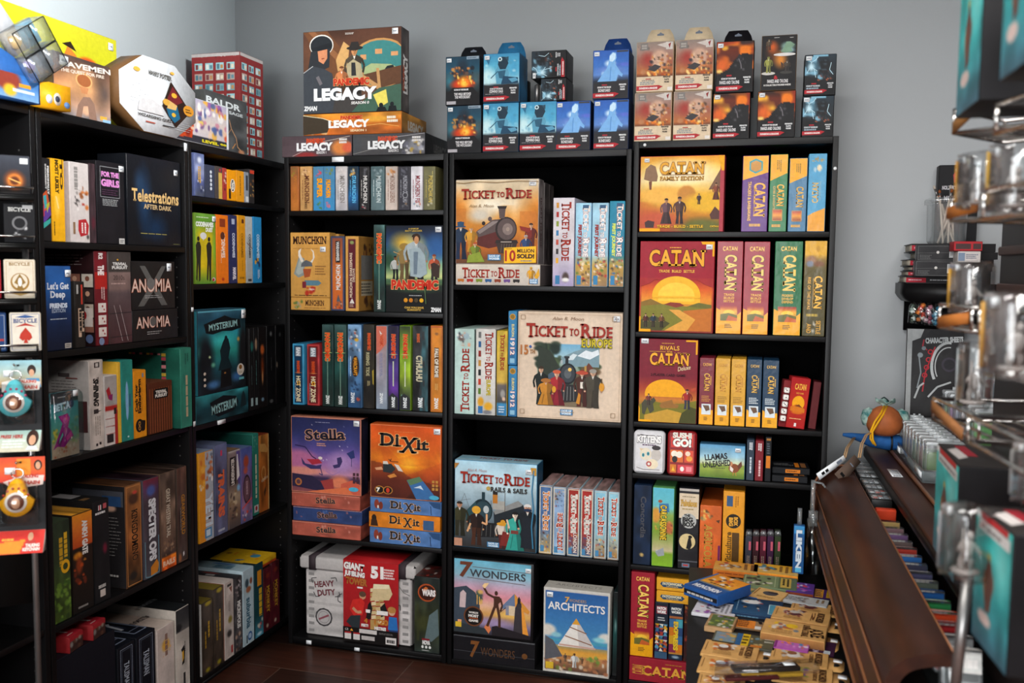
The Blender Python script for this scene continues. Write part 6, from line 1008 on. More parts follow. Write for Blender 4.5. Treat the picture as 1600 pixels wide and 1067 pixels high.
def f_tan(a):
    a.vg((0,'8a7a70'),(.15,'a08478'),(.4,'9a5a48'),(.62,'b86a34'),(.69,'6a3a24'),(.7,'d8c0a0'),(1,'d8c4a8'));a.el(.3,.35,.25,.2,'a03a30',.8);a.el(.62,.35,.26,.22,'c8a088',.3);a.sp(.35,.25,.95,.62,46,['5a4030','c87a3c','e0a860','3a3034','a85a2c','d8b898'],.045);a.P([(.3,.55),(.5,.45),(.68,.5),(.5,.6)],'3a3638');a.sp(.3,.58,.98,.68,22,['f0a030','e87818','f8d080','a84818'],.04);a.el(.18,.6,.1,.06,'b87a50',.4);a.sp(.0,.0,.35,.16,6,['6a625c','8a827a'],.05);a.P([(.55,.06),(.8,.02),(.85,.14)],'c8bcb4');a.R(.8,.01,.985,.16,'c8c0b8');a.P([(.86,.06),(.94,.02),(.9,.14)],'8a2a2c');a.R(.1,.02,.3,.16,'7a7470');a.G(.13,.04,.28,.14,2,'a8a098',fill=.7)
    a.R(0,.7,1,1,'d6c0a2');a.T('ICONS OF THE REALMS',.32,.775,.022,.34,'6a6a6a','h');a.G(.1,.79,.56,.86,2,'8a9090',fill=.7);a.R(.25,.735,.4,.755,'a83a34');minis(a,'3a3028');banner(a,.935,'b02a30');a.R(.86,.92,.99,.985,'e4dcd4')
def f_fang(a):
    a.vg((0,'2a1814'),(.15,'6a2814'),(1,'131112'));a.pt('e87818',4,6,.35,.3,1,(0,0,1,.55));a.pt('f8b838',5,8,.6,.2,.9,(.0,.05,.7,.5));a.pt('8a2410',5,6,.6,.2,.8,(0,0,1,.6));a.el(.15,.45,.25,.22,'d8601c',.7);a.el(.08,.58,.12,.05,'f8d070',.6);a.pl([(.05,.64),(.3,.55),(.45,.4),(.58,.28),(.7,.24),(1,.26),(1,1),(0,1),(0,.66)],'141214');a.P([(.56,.32),(.62,.24),(.68,.3),(.66,.4),(.6,.4)],'26242a');a.L([(.6,.34),(.66,.44),(.68,.54)],.02,'6a6468');a.sp(.5,.3,.8,.6,8,['2c2a2e','4a464a'],.04)
    a.T('ICONS OF THE REALMS',.34,.73,.03,.4,'d8d4d4','h');a.T('FANGS AND TALONS',.36,.805,.062,.54,'e8e4e4','s');a.R(.28,.655,.42,.685,'a8242c');minis(a);banner(a)
def f_fang2(a):
    a.bg('161416');a.el(.35,.3,.3,.25,'6a3a1c',.9);a.el(.55,.45,.25,.2,'d8842c',.8);a.el(.3,.2,.2,.14,'c85a20',.8);a.el(.75,.2,.25,.1,'7a9a90',.5);a.el(.75,.28,.25,.06,'a8d0dc',.6);a.E(.66,.35,.32,.03,'d8d4d0',20);a.E(.2,.69,.2,.03,'c8c4bc',20);a.E(.72,.68,.18,.028,'3a3834',20);a.fig(.2,.68,.3,'9a9a4a','8a8a44','a8a858','6a6a3a',1.2);a.fig(.2,.26,.2,'5a4a38','4a3a2c','8a7a5a','3a3024',1.3);a.P([(.55,.3),(.66,.2),(.7,.12),(.82,.12),(.95,.18),(.84,.24),(.9,.3),(.7,.32)],'7a9a80');a.fig(.74,.66,.2,'4a3e34','3a3230','7a6a58','2a2420',1.6);a.P([(.62,.52),(.55,.48),(.6,.62)],'3a2c28')
    a.T('FANGS AND TALONS',.48,.84,.06,.6,'e8e4e4','s');a.T('8 COLLECTIBLE FIGURES INSIDE',.47,.91,.028,.78,'d0ccc8','h');a.T('&',.42,.77,.06,.09,'b0242c','h');a.G(.35,.03,.5,.05,1,'c8c4c0');a.G(.8,.04,.93,.06,1,'c8c4c0')
def f_storm(a,rot=False):
    a.bg('141416');a.vg((0,'22303a'),(.5,'1c2024'),(.68,'141416'),(1,'121214'));a.el(.25,.3,.3,.28,'5a8aa0',.9);a.el(.2,.3,.14,.14,'d0ecf4',.8);a.pt('8ac0d8',6,9,.62,.12,.9,(0,0,.75,.6));a.el(.65,.28,.22,.2,'16181c',.4);a.el(.68,.42,.14,.05,'4a2a24',.6);a.sp(.45,.1,.95,.6,26,['1a1c20','2c3a44','14161a','3a4a54'],.06);a.sp(.1,.52,.9,.64,12,['8a4a34','5a342c','c86a44'],.03)
    for p in ([(.05,.05),(.2,.18),(.18,.28),(.4,.4)],[(.2,.18),(.35,.12),(.42,.04)],[(.18,.28),(.06,.45)],[(.3,.36),(.36,.56)],[(.85,.2),(.8,.38),(.92,.5)]):a.L(p,.012,'c8e8f4')
    a.T('ICONS OF THE REALMS',.28,.77,.035,.44,'c8ccd0','h');a.G(.06,.8,.5,.85,1,'9aa8b4',fill=.7);a.R(.22,.7,.38,.73,'a8242c');minis(a,'d8d8d8');banner(a,.92)
def rot_art(fn):
    """the same cover on a box laid on its side"""
    def g(a):
        b_ =Art(a.H,a.W,RES);fn(b_);a.im =np.rot90(b_.im,1).copy();a.ny,a.nx =a.im.shape[0]-1,a.im.shape[1]-1;a.u,a.v =np.meshgrid(np.linspace(0,1,a.nx+1),np.linspace(0,1,a.ny+1))
        for o in b_.ops:
            if o[0] == 'p':a.ops.append(('p',[(v,1-u) for u,v in o[1]],o[2]))
            else:a.ops.append(('t',o[1],o[3],1-o[2],o[4],o[5],o[6],o[7],90,o[9],o[10],o[11]))
    return g
protos ={}
def figbox(key,art,body,x0,x1,yt,z0,label,tab=None,D=.105,dy=.012,st=(.04,.04,.017,.013),rz=0,mat='gloss_card',Hf=None):
    A,W,H =place('B',x0,x1,yt,z0,dy);loc =(A+.0006,YF+dy,z0+.0005)
    key =(key,bool(tab))
    if key in protos:return dup(protos[key],loc,label,(0,0,rz))
    o =thing('figure_box',label,'miniature figure box',loc,(0,0,rz),'miniature figure boxes on top of the bookcases')
    carton(o,W-.0012,D,Hf or H,body,{'F':art,'R':lambda a:(a.bg(body),a.nz(3,3,.2))},mat,sticker=st,tab=tab);protos[key] =o;o_dims[key] =(W,Hf or H);return o
T2,T3 =1.797,1.82
def top_of(key):return o_dims[key][1]+.0012
figbox('w',f_witch,'181a20',698,752.5,165,T2,'dark box with campfire flames, lower of two beside the legacy pile')
za =T2+top_of(('w',False))
figbox('w',f_witch,'181a20',696,750,88,za,'dark box with campfire flames and black hang tab, upper of two',tab=(.022,'17181c'),dy=.014)
figbox('i',f_ice,'1a3a54',754,811,161,T2,'icy blue bear box, left of two on the bookcase top row',dy=.012)
zb2 =T2+top_of(('i',False))
figbox('i',f_ice,'2a6a94',755,812,83.5,zb2,'icy blue bear box with blue hang tab, stacked on its twin',tab=(.028,'2a6a94'),dy=.013)
figbox('i',f_ice,'1a3a54',811.6,866,161,T2,'icy blue bear box, right of two, under the black boxes',dy=.012)
figbox('b',f_bone,'1c2c50',868.5,923,158,T2,'blue ghost lady box between bear box and the ghost pair',dy=.012)
figbox('b',f_bone,'1c2c50',927,984,156,T2,'blue ghost lady box, lower one of the stacked pair at bookcase corner',dy=.012)
zc =T2+top_of(('b',False))
figbox('b',f_bone,'1c3a74',926,983,78,zc,'blue ghost lady box with blue hang tab, upper one of the pair',tab=(.028,'1c3a74'),dy=.013)
# two boxes lying on their sides behind, and a grey tube
zs =T2+top_of(('i',False))+.001
A =onY(846,140,YF+.03)[0];W_ =onY(886,140,YF+.03)[0]-A;H_ =onY(866,123,YF+.03)[2]-zs
o =thing('figure_box','black lightning box cut short, lower of two lying sideways','miniature figure box',(A,YF+.02,zs));carton(o,W_,.11,H_,'1a1a1c',{'F':rot_art(f_storm),'R':flat('3a3a3c')})
A =onY(831.5,100,YF+.03)[0];W_ =onY(886,100,YF+.03)[0]-A;z_ =zs+H_+.001;H_ =onY(866,79.5,YF+.03)[2]-z_
o =thing('figure_box','black lightning box lying on its side, topmost over the bear boxes','miniature figure box',(A,YF+.02,z_));carton(o,W_,.11,H_,'1a1a1c',{'F':rot_art(f_storm),'R':flat('3a3a3c')},sticker=(.05,.8,.01,.018))
A =onY(817,140,YF+.14)[0]
o =thing('display_tube','black tube standing between the bear box and sideways black boxes','tube',(A+.016,YF+.13,zs));m =MB();m.lathe([(0,0),(.014,0),(.014,.085),(.010,.09),(0,.09)],'black_plastic',20);m.build('tube',o,True)
A =onY(837,140,YF+.06)[0]
o =thing('display_tube','grey metal tube between the bear box and sideways black boxes','tube',(A+.003,YF+.07,zs));m =MB();m.lathe([(0,0),(.009,0),(.009,.062),(.005,.066),(0,.066)],'grey_metal',20);m.build('tube',o,True)
# right bookcase
for i,(x0,x1) in enumerate(((991,1049.5),(1051.5,1110))):figbox('t',f_tan,'c8b090',x0,x1,144.5,T3,('tan dragon box, lower left of the four tan boxes','tan dragon box, lower right of the four tan boxes')[i],st=None)
zt_ =T3+top_of(('t',False))
for i,(x0,x1) in enumerate(((994,1052.5),(1055,1113))):figbox('t',f_tan,'c8b090',x0,x1,65,zt_,('tan dragon box with hang tab, upper left of the four tan boxes','tan dragon box with hang tab, upper right of the four tan boxes')[i],tab=(.031,'d2bc9c'),st=None,dy=.013)
figbox('f',f_fang,'161214',1113.5,1172,145.5,T3,'black and orange flame box, lower one beside the tan boxes')
figbox('f',f_fang,'161214',1183,1242,141,T3,'black and orange flame box under the box of pictured figures',dy=.006)
zf =T3+top_of(('f',False))
figbox('f',f_fang,'161214',1118.5,1178,64.5,zf,'black and orange flame box with black hang tab, stacked on another',tab=(.026,'161418'),dy=.013)
figbox('f2',f_fang2,'6a5236',1189,1245,55,zf,'black box picturing four small figures, on top of a flame box',st=None,dy=.008)
figbox('s',f_storm,'17171a',1253,1303,150,T3,'black lightning box, lower of two at the right bookcase end',D=.09)
figbox('s',f_storm,'17171a',1256.5,1306,85,T3+top_of(('s',False)),'black lightning box, upper of two at the right bookcase end',D=.09,dy=.014)
# ================================================================== left wall: party games (L1), corner case (L2)
Z =SH['L1'];DL =.24
def dark_side(c):return lambda a:(a.bg(c),a.nz(4,4,.15))
def lg(*k,**kw):
    kw.setdefault('mat','gloss_card');return game('L',*k,**kw)
def sp_pers(a):a.bg('1e1c1e');a.T('PERSONALLY',.78,.26,.16,.34,'d8d4d0','h',-90);a.T('INCORRECT',.52,.22,.12,.3,'c8c4c0','h',-90);a.P([(.05,.45),(.6,.38),(.95,.6),(.4,.72)],'b8502c');a.P([(.2,.46),(.5,.44),(.6,.58),(.3,.62)],'3a9aa0');a.P([(.0,.68),(.9,.58),(1,.68),(.0,.82)],'5a3a8a');a.P([(.5,.56),(.9,.52),(.6,.66)],'a8a838');a.P([(.0,.8),(.95,.72),(.9,.78),(0,.87)],'3a9a90');a.P([(.05,.6),(.3,.55),(.3,.7),(.05,.72)],'a83a5a')
lg(60,80,245,Z[0],.24,'1c1a1c',{'F':sp_pers},'black spine with colourful zigzag, left end of party game top shelf')
def sp_most(a):a.bg('e8a818');a.T('MOST LIKELY',.42,.21,.26,.4,'3a2c10','h',-90);a.T('TO',.78,.18,.2,.34,'3a2c10','h',-90);a.el(.4,.55,.3,.2,'f0bc40',.6);a.L([(.3,.45),(.5,.6)],.02,'f4d080');a.G(.05,.76,.2,.96,1,'3a2c10',rot=-90)
lg(80.5,101.5,247,Z[0],.24,'e0a018',{'F':sp_most},'bright yellow spine with black lettering on party game top shelf')
def sp_tho(a):a.bg('c8bcb8');a.vg((0,'c8beba'),(1,'d0c4c0'));a.G(.16,.05,.4,.36,1,'8a8480',rot=-90,fill=.8);a.sp(.2,.3,.6,.6,18,['2a2628','6a625e','e0d8d4'],.06);a.sp(.55,.3,.9,.62,8,['c86a28','8a4a24','a83a2c'],.1);a.P([(.4,.72),(.8,.7),(.97,.78),(.9,.9),(.5,.93),(.38,.85)],'b02a30');a.G(.52,.75,.84,.9,2,'e8d8d4',rot=-90);a.R(.1,.75,.22,.9,'8a6a50');a.el(.9,.93,.08,.04,'3a3434',.4)
lg(109,139.5,252,Z[0],.24,'cfc4c0',{'F':sp_tho,'L':flat('c8bcb8')},'pale grey spine with red badge on party game top shelf')
lg(140,150,255,Z[0],.24,'3c2c30',{'F':spine('3c2c30','',pre=lambda a:(a.nz(3,7,.3),a.el(.5,.75,.4,.1,'5a2430',.5)))},'narrow dark maroon spine beside the black and pink box')
def c_girls(a):a.bg('1c1a1e');a.nz(4,5,.12);a.F(.12,.06,.82,.43,'8a8a8c',.008);a.T('FOR THE',.48,.15,.055,.62,'d88ac8','h');a.T('GIRLS',.48,.255,.075,.64,'d88ac8','h',out='8a4a80',ow=.03);a.G(.18,.45,.8,.54,5,'a8a8a8',fill=.4);a.R(.75,.93,.96,1,'c8c4c0');a.G(.78,.945,.93,.985,2,'5a5654');a.G(.15,.33,.78,.41,3,'4a3044')
lg(151,195,250,Z[0],.07,'1c1a1e',{'F':c_girls,'L':flat('1a181a')},'black box with pink capitals in a rounded frame, party game top shelf',sticker=(.78,.03,.02,.016))
def c_tele(a):a.bg('10131a');a.nz(3,3,.2);a.el(.3,.5,.18,.5,'1c3a5c',.9);a.el(.2,.3,.12,.2,'2a4a6c',.9,.6);a.el(.5,.8,.3,.2,'142c48',.8);a.el(.8,.2,.3,.2,'1c1a1c',.9);a.T('Telestrations',.52,.44,.13,.88,'e0b878','s',0,out='5a3a24',ow=.04);a.T('AFTER DARK',.55,.56,.05,.52,'c8a878','b');a.G(.22,.86,.86,.875,1,'a89a50');a.G(.84,.97,.98,.98,1,'8a8a50')
lg(198.5,282,239,Z[0],.1,'12141a',{'F':c_tele,'L':flat('15171c'),'T':flat('1c1e24')},'large near-black box with cream serif title, party game top shelf',sticker=(.86,.1,.018,.017),mat='wrapped_card')
# second shelf
def c_deep(a):a.vg((0,'2a5a9c'),(.3,'22508c'),(.6,'1c3058'),(1,'161c30'));a.nz(3,5,.15);a.T("Let's Get",.52,.235,.075,.8,'e0e4ea','s');a.T('Deep',.5,.335,.075,.54,'e0e4ea','s');a.T('FRIENDS',.52,.47,.05,.64,'d0d8e4','h');a.T('EDITION',.52,.53,.045,.5,'b8c4d4','r');a.G(.2,.62,.85,.64,1,'c0c8d4');a.R(.72,.93,.96,.99,'c0b8b0');a.G(.75,.94,.94,.98,2,'4a4644')
lg(63.5,112,415,Z[1],.06,'1c3058',{'F':c_deep},'tall blue box with white title, left end of party game second shelf',sticker=(.76,.05,.02,.018))
def sp_part(a):a.bg('24201e');a.nz(3,7,.2);a.R(.3,.4,.62,.84,'c8a890');a.G(.34,.42,.58,.82,1,'24201e',rot=-90,fill=.9);a.R(.66,.45,.9,.76,'c8a890');a.G(.68,.47,.88,.74,1,'24201e',rot=-90,fill=.9);a.R(.62,.04,.8,.34,'b83a2c');a.R(.14,.04,.34,.18,'a8a4a0')
lg(117,133,440,Z[1],.22,'24201e',{'F':sp_part},'dark spine with outlined upward lettering beside the tall blue box')
def sd_hawk(a):
    a.bg('241416');a.R(.3,.0,.99,.2,'2c1618');a.G(.35,.03,.95,.16,4,'8a7a78',fill=.25)
    for r in range(4):
        for q in range(3):a.R(.5+q*.17,.24+r*.16,.65+q*.17,.38+r*.16,['b8a898','8a5a4a','c8bcae','3a2c2a'][(r+q) % 4]);a.E(.575+q*.17,.29+r*.16,.03,None,['5a3a30','c89a80','7a4a3a'][(r*2+q) % 3],10)
    a.R(.72,.6,.98,.8,'d0c4bc');a.E(.84,.68,.06,None,'a82a2c',12);a.E(.93,.93,.05,None,'5a6a90',14)
def sp_mar(a):a.bg('6c1c24');a.nz(2,7,.15);a.R(.0,.22,1,.4,'a8241f');a.T('THE',.5,.2,.45,.1,'e0d4d0','h',-90);a.T('R2',.5,.05,.3,.06,'d8ccc8','h',-90);a.G(.45,.38,.8,.52,2,'c8a8a4',rot=-90);[a.R(.2,.55+.13*i,.85,.65+.13*i,'d8ccc4') for i in range(3)];[(a.E(.55,.585+.13*i,.07,None,'9a2a2c',8),a.E(.68,.62+.13*i,.06,None,'9a2a2c',8)) for i in range(3)];a.E(.42,.96,.22,None,'7a88a8',14)
lg(148,168.5,389,Z[1],.25,'5a1a20',{'F':sp_mar,'L':sd_hawk},'tall maroon spine with three cream question cards, party game second shelf')
def sp_tp(a):a.bg('5c4a48');a.vg((0,'3c3634'),(.22,'3a3432'),(.225,'7a6460'),(.4,'7a625e'),(.45,'5a4a4c'),(1,'4a2c30'));a.nz(3,6,.15);a.T('TRIVIAL',.5,.13,.03,.62,'e0dcd8','b');a.T('PURSUIT',.5,.17,.03,.68,'e0dcd8','b');a.T('2010s',.45,.28,.05,.5,'3a2c2a','r');a.G(.1,.33,.85,.36,1,'a88a84');[a.L([(x,.58),(x+.35,.98)],.006,'b8a8a8') for x in (.2,.45)];a.L([(0,.67),(1,.665)],.008,'2c2428');a.L([(0,.93),(1,.92)],.008,'2c2428');a.E(.4,.085,.04,.01,'d8a030',8)
lg(169.5,206,388,Z[1],.2,'4a3a3a',{'F':sp_tp},'brown-grey trivia box with striped lower half, party game second shelf',mat='wrapped_card')
def c_anx(a):a.bg('1b1a1c');a.nz(4,4,.15);a.P([(.2,.09),(.32,.09),(.5,.4),(.7,.09),(.8,.09),(.58,.5),(.82,.93),(.68,.93),(.5,.62),(.28,.93),(.15,.93),(.42,.5)],'5a5856');a.T('ANOMIA',.47,.5,.26,.9,'d8c0b4','r',0,out='b86a50',ow=.03);a.E(.44,.46,.09,.12,'6a6664',18);a.G(.3,.7,.7,.78,2,'a8a4a4',fill=.3)
def c_an(a):a.bg('1b1a1c');a.nz(4,3,.15);a.T('ANOMIA',.45,.4,.36,.74,'d8c0b4','r',0,out='b86a50',ow=.03);a.E(.44,.38,.07,.16,'5a5654',18);a.G(.3,.7,.65,.84,2,'a8a4a4',fill=.3)
A,W,H =place('L',206,277,486,Z[1],.01)
o =thing('card_game_box','black box with outlined capitals lying under the box with a grey cross','card game',(XF-.008,A,Z[1]+.0005),(0,0,PHX));carton(o,W,.1,H,'1a191b',{'F':c_an,'T':flat('1c1b1d')},'wrapped_card')
o =thing('card_game_box','black box with huge grey cross behind outlined capitals','card game',(XF-.01,A-.003,Z[1]+H+.001),(0,0,PHX));carton(o,W-.006,.08,onX(204,408,XF)[2]-Z[1]-H,'1a191b',{'F':c_anx,'L':flat('1a181a')},'wrapped_card',sticker=(.8,.04,.022,.024))
# third shelf
def sd_shine(a):a.bg('b8b2ae');a.nz(4,5,.1);a.R(.1,.1,.35,.13,'3a3030');a.G(.5,.22,.9,.42,6,'7a7270',fill=.25);a.R(.6,.14,.75,.18,'5a5050');a.R(.7,.19,.86,.2,'8a3a34');a.R(.7,.45,.98,.8,'4a2a2c')
def sp_shine(a):a.bg('c2b6ae');a.nz(3,9,.14);a.T('THE',.6,.22,.12,.06,'3a3030','h',-90);a.T('SHINING',.45,.36,.34,.3,'1c1818','h',-90,sk=.2);a.R(.35,.02,.75,.08,'3a2c2c');a.R(.45,.03,.65,.07,'c8c0ba');a.R(.25,.55,.6,.6,'3a3232');a.P([(.6,.57),(.85,.575),(.6,.585)],'3a3232');a.G(.3,.63,.75,.88,3,'a0948c',rot=-90);a.R(.35,.94,.5,.97,'3a3030');a.R(.6,.93,.75,.96,'3a3030')
lg(140,162.5,564,Z[2],.25,'c0b4ac',{'F':sp_shine,'L':sd_shine},'off-white spine with slanted black vertical title, third party game shelf')
def c_hunt(a):
    a.bg('c8c0bc');a.vg((0,'a8a09c'),(.42,'b0a8a4'),(.43,'b02c28'),(.5,'b02c28'),(.51,'d8ccc6'),(1,'d8ccc6'));a.P([(.1,.2),(.35,.15),(.5,.26),(.3,.34)],'a8242c');a.P([(.3,.28),(.65,.26),(.6,.36),(.35,.34)],'8a2460');a.G(.1,.36,.85,.42,3,'8a8480',fill=.3);a.R(.76,.5,1,1,'a82a28');a.R(.7,.47,.9,.56,'2a2424');[a.R(.0,.61+.11*i,.76,.616+.11*i,'a83a34') for i in range(3)];a.R(.08,.84,.62,.96,'2c2628');a.R(.5,.73,.85,.735,'a83a34')
lg(163.5,184,588,Z[2],.2,'c8c0bc',{'F':c_hunt},'narrow white box with red blocks beside the off-white spine')
lg(184.5,189.5,566,Z[2],.2,'e0b03a',{'F':flat('e0b03a')},'very thin yellow edge beside the teal-green spine')
def sp_teal(a):a.bg('2a8478');a.nz(3,7,.08);a.el(.45,.5,.16,.26,'8ab8e0',.25);a.E(.45,.5,.12,.24,'8ab4dc',18);a.R(.66,.42,.78,.58,'3a5a80');a.E(.5,.95,.08,.012,'c8e0dc',8)
lg(190,208.5,564,Z[2],.22,'2a8478',{'F':sp_teal,'T':flat('3a948a')},'teal-green spine with pale blue capsule, third party game shelf')
def sp_curb(a):a.bg('e8921a');a.T('Curb Your',.16,.4,.2,.4,'2c1c10','h',90);a.T('Enthusiasm',.42,.38,.24,.5,'2c1c10','h',90);a.G(.62,.18,.68,.62,1,'8a5a18',rot=-90);a.E(.38,.82,.33,.1,'1c1614',20);a.P([(.5,.74),(.9,.76),(.85,.9),(.6,.92)],'1c1614');a.E(.38,.79,.1,.035,'c88a3a',12);a.E(.38,.86,.1,.035,'c88a3a',12);a.E(.38,.79,.06,.02,'1c1614',10);a.E(.38,.86,.06,.02,'1c1614',10);a.R(.66,.04,.8,.1,'7a8a9a')
lg(209.5,229,580,Z[2],.18,'e08a18',{'F':sp_curb,'T':flat('f0a030')},'orange spine with black rounded head shape, third party game shelf')
def sp_slat(a):a.bg('4a2416');[a.R(.03+.1*i,.1,.09+.1*i,.99,'7c4024') for i in range(10)];a.R(.0,0,1,.1,'5a2c1a');a.P([(.22,.15),(.28,.12),(.78,.12),(.84,.15),(.84,.29),(.78,.32),(.28,.32),(.22,.29)],'1a1412');a.T('TRIVIAL',.53,.185,.055,.46,'e0d8d0','h');a.T('PURSUIT',.53,.26,.055,.5,'e0d8d0','h')
lg(231.5,269.5,600,Z[2],.14,'5a2c1a',{'F':sp_slat,'L':flat('3a1c12'),'T':flat('6a3a24')},'brown slatted trivia box with black badge, third party game shelf',mat='matte_card')
def sp_manc(a):a.bg('2f7f6a');a.nz(3,8,.08);a.G(.38,.34,.62,.92,1,'b8a484',rot=-90,fill=.8);a.G(.35,.06,.75,.2,2,'1c5a4c',rot=-90)
def sd_manc(a):a.bg('226050');a.nz(4,5,.1);[a.R(.75,.06+.05*i,.81,.1+.05*i,['d8b040','c84a5a','1c1a1e','e08a90','2a1c20'][i % 5]) for i in range(18)];[a.R(.3+.05*i,.06,.34+.05*i,.085,['d8b040','c84a5a','1c1a1e','e08a90','2a1c20'][i % 5]) for i in range(9)];[a.R(.5+.05*i,.93,.54+.05*i,.955,['d8b040','c84a5a','1c1a1e','e08a90','2a1c20'][i % 5]) for i in range(5)]
A,W,H =place('L',289,306,543,Z[2],.0)
o =thing('board_game_box','large green box sticking out at right end of third party game shelf','board game',(XF+.012,2.5265-W,Z[2]+.0005),(0,0,PHX));carton(o,W,.27,onX(290,543,XF)[2]-Z[2],'2f7f6a',{'F':sp_manc,'L':sd_manc,'T':flat('4a9a84')},'wrapped_card')
# blister pack with fish
A,W,H =place('L',71,129,616,Z[2],-.004);W =A+W-1.938;A =1.938
o =thing('fish_game_pack','clear clamshell pack with purple fighting fish, third party game shelf','card game',(XF+.008,A,Z[2]+.001),(0,0,PHX))
def c_fish(a):a.vg((0,'2a2c30'),(.16,'3a3e42'),(.17,'3a8a94'),(.5,'4a9a90'),(.72,'6a9a7a'),(.8,'a89a80'),(1,'b8a890'));a.sp(.02,.5,.2,.75,12,['9aa83a','c8b83a','6a8a3a'],.06);a.sp(.7,.4,1,.8,16,['3a8a6a','7a9a5a','8aa870'],.06);a.P([(.25,.36),(.6,.34),(.68,.42),(.6,.55),(.72,.62),(.8,.7),(.6,.78),(.45,.85),(.2,.82),(.05,.86),(.15,.76),(.3,.6),(.4,.48)],'8a1c78');a.P([(.3,.38),(.56,.36),(.6,.46),(.5,.5)],'b02a8c');a.P([(.2,.76),(.4,.6),(.46,.66),(.3,.84)],'5a1a5c');a.P([(.3,.7),(.4,.62),(.42,.66),(.26,.78)],'5ab0a8');a.P([(.5,.7),(.72,.62),(.74,.7),(.55,.76)],'c0308c');a.E(.72,.73,.03,.02,'e0d8c0',8);a.T('BETTA',.4,.22,.1,.56,'b8dce8','h',5,out='1c2c5a',ow=.12);a.E(.75,.2,.09,.06,'1c2c50');a.G(.25,.06,.6,.09,1,'a8a8a8');a.sp(.1,.84,.9,.98,20,['c8bca8','8a7a68','a85a3a'],.04)
m =MB();m.box(.004,W-.004,.012,.018,.003,H-.003,'gloss_card','3a6a70',.002);a =Art(W-.01,H-.008,380);c_fish(a);a.put(m,(.005,.012,H-.004),(W-.01,0,0),(0,0,-(H-.008)),(0,-1,0),'gloss_card');m.build('printed_insert',o)
m =MB();m.prism(rtin(W,H,.022)[::-1],0,.026,'clear_blister');p =m.build('clamshell',o);p['label'] ='clear plastic clamshell'
m =MB();m.box(W*.66,W*.82,-.0012,-.0002,H*.9,H*.99,'white_sticker');m.build('price_sticker',o)
# fourth shelf
def sp_kaiju(a):a.vg((0,'2a3426'),(.35,'34402a'),(.6,'3a4a24'),(1,'3a4a1c'));a.nz(4,8,.3);a.sp(0,.6,1,1,40,['5a7a2a','2a3a1c','6a8a34','3a5a24'],.12);a.G(.62,.12,.85,.44,1,'d8a828',rot=-90,fill=.8);a.G(.34,.16,.58,.52,1,'c89a24',rot=-90,fill=.8);a.E(.72,.46,.25,.07,'e0a820',18);a.E(.72,.46,.14,.035,'3a4424',14)
lg(78,111,820,Z[3],.27,'2e3826',{'F':sp_kaiju,'T':flat('3a4432')},'mossy green box with yellow lettering, left end of fourth shelf')
def sp_ankh(a):a.vg((0,'e08a24'),(.12,'d8762a'),(.33,'b8481c'),(.345,'1c1612'),(.4,'2a1c14'),(1,'171412'));a.T('ANKH GATE',.62,.25,.24,.34,'e0dcd8','h',-90,out='1c1a1c',ow=.05);a.el(.25,.42,.3,.05,'c87a20',.5);a.el(.3,.52,.22,.12,'8a3a1c',.6);a.sp(.05,.4,.6,.7,12,['b8481c','6a2a18','d8862c'],.1);a.G(.2,.93,.7,.97,1,'8a8480')
lg(113.5,146,806,Z[3],.27,'1c1612',{'F':sp_ankh,'T':lambda a:(a.vg((0,'8a6a3a'),(1,'c88a2c')),a.nz(5,3,.3))},'orange and black spine with white vertical lettering, fourth party game shelf')
def sp_blk(a):a.bg('1a1a1c');a.nz(3,8,.15);a.R(.3,.04,.5,.09,'c8c4c4');a.R(.35,.04,.42,.09,'b02a34');a.R(.62,.035,.85,.085,'b8545a');a.G(.1,.1,.9,.13,1,'d8d4d4',fill=.7);a.el(.7,.48,.2,.07,'6a1c30',.6);a.G(.2,.82,.8,.86,1,'b8b4b0',fill=.8);a.R(.3,.88,.65,.95,'c8bcb4')
lg(147,172,785,Z[3],.27,'19191b',{'F':sp_blk,'T':lambda a:(a.bg('201f20'),a.G(.2,.3,.9,.7,1,'b0acac',fill=.7),a.G(.1,.75,.6,.9,1,'7a5a3a'))},'plain black spine with tiny flags near top, fourth party game shelf')
def sd_kd(a):a.bg('242224');a.R(.3,.05,.98,.2,'4a4c54');a.R(.7,.1,.95,.2,'2a4a74');a.el(.8,.22,.1,.04,'c8a08a',.4);a.G(.6,.3,.95,.7,12,'8a8684',fill=.2);a.G(.6,.86,.95,.9,1,'b8b4b0')
def sp_kd(a):a.vg((0,'8a5a34'),(.2,'9a6034'),(.6,'8a5028'),(1,'3a2a1c'));a.nz(4,8,.3);a.F(.05,.015,.95,.985,'b87a44',.008);a.el(.5,.14,.35,.07,'4a3024',.4);a.el(.6,.08,.2,.02,'c8443a',.5);a.T('KINGDOMINO',.55,.5,.36,.5,'2a1c14','s',-90,out='c88a50',ow=.04);a.el(.4,.9,.3,.05,'2a2420',.4)
lg(196.5,222,760,Z[3],.27,'6a4428',{'F':sp_kd,'L':sd_kd,'T':lambda a:(a.bg('4a3020'),a.nz(5,4,.5))},'orange-brown ornate spine, fourth party game shelf')
def sp_spec(a):a.bg('4c474a');a.vg((0,'7a2c3c'),(.1,'5a3a5a'),(.22,'4a3c44'),(1,'46444a'));a.nz(3,7,.2);a.el(.5,.12,.35,.07,'4a5a9a',.5);a.T('SPECTER OPS',.56,.52,.4,.62,'d8d8dc','h',-90);a.P([(.4,.9),(.8,.84),(.95,.9),(.8,.99),(.4,.99)],'c87a24');a.L([(.06,.62),(.06,.98),(.3,.995),(.94,.98),(.94,.6)],.012,'6a8a98');a.el(.6,.93,.15,.03,'8a3024',.4)
lg(224,249.5,751,Z[3],.27,'46424a',{'F':sp_spec,'T':lambda a:(a.bg('2c1c24'),a.nz(5,4,.5))},'grey spine with wide white vertical capitals, fourth party game shelf')
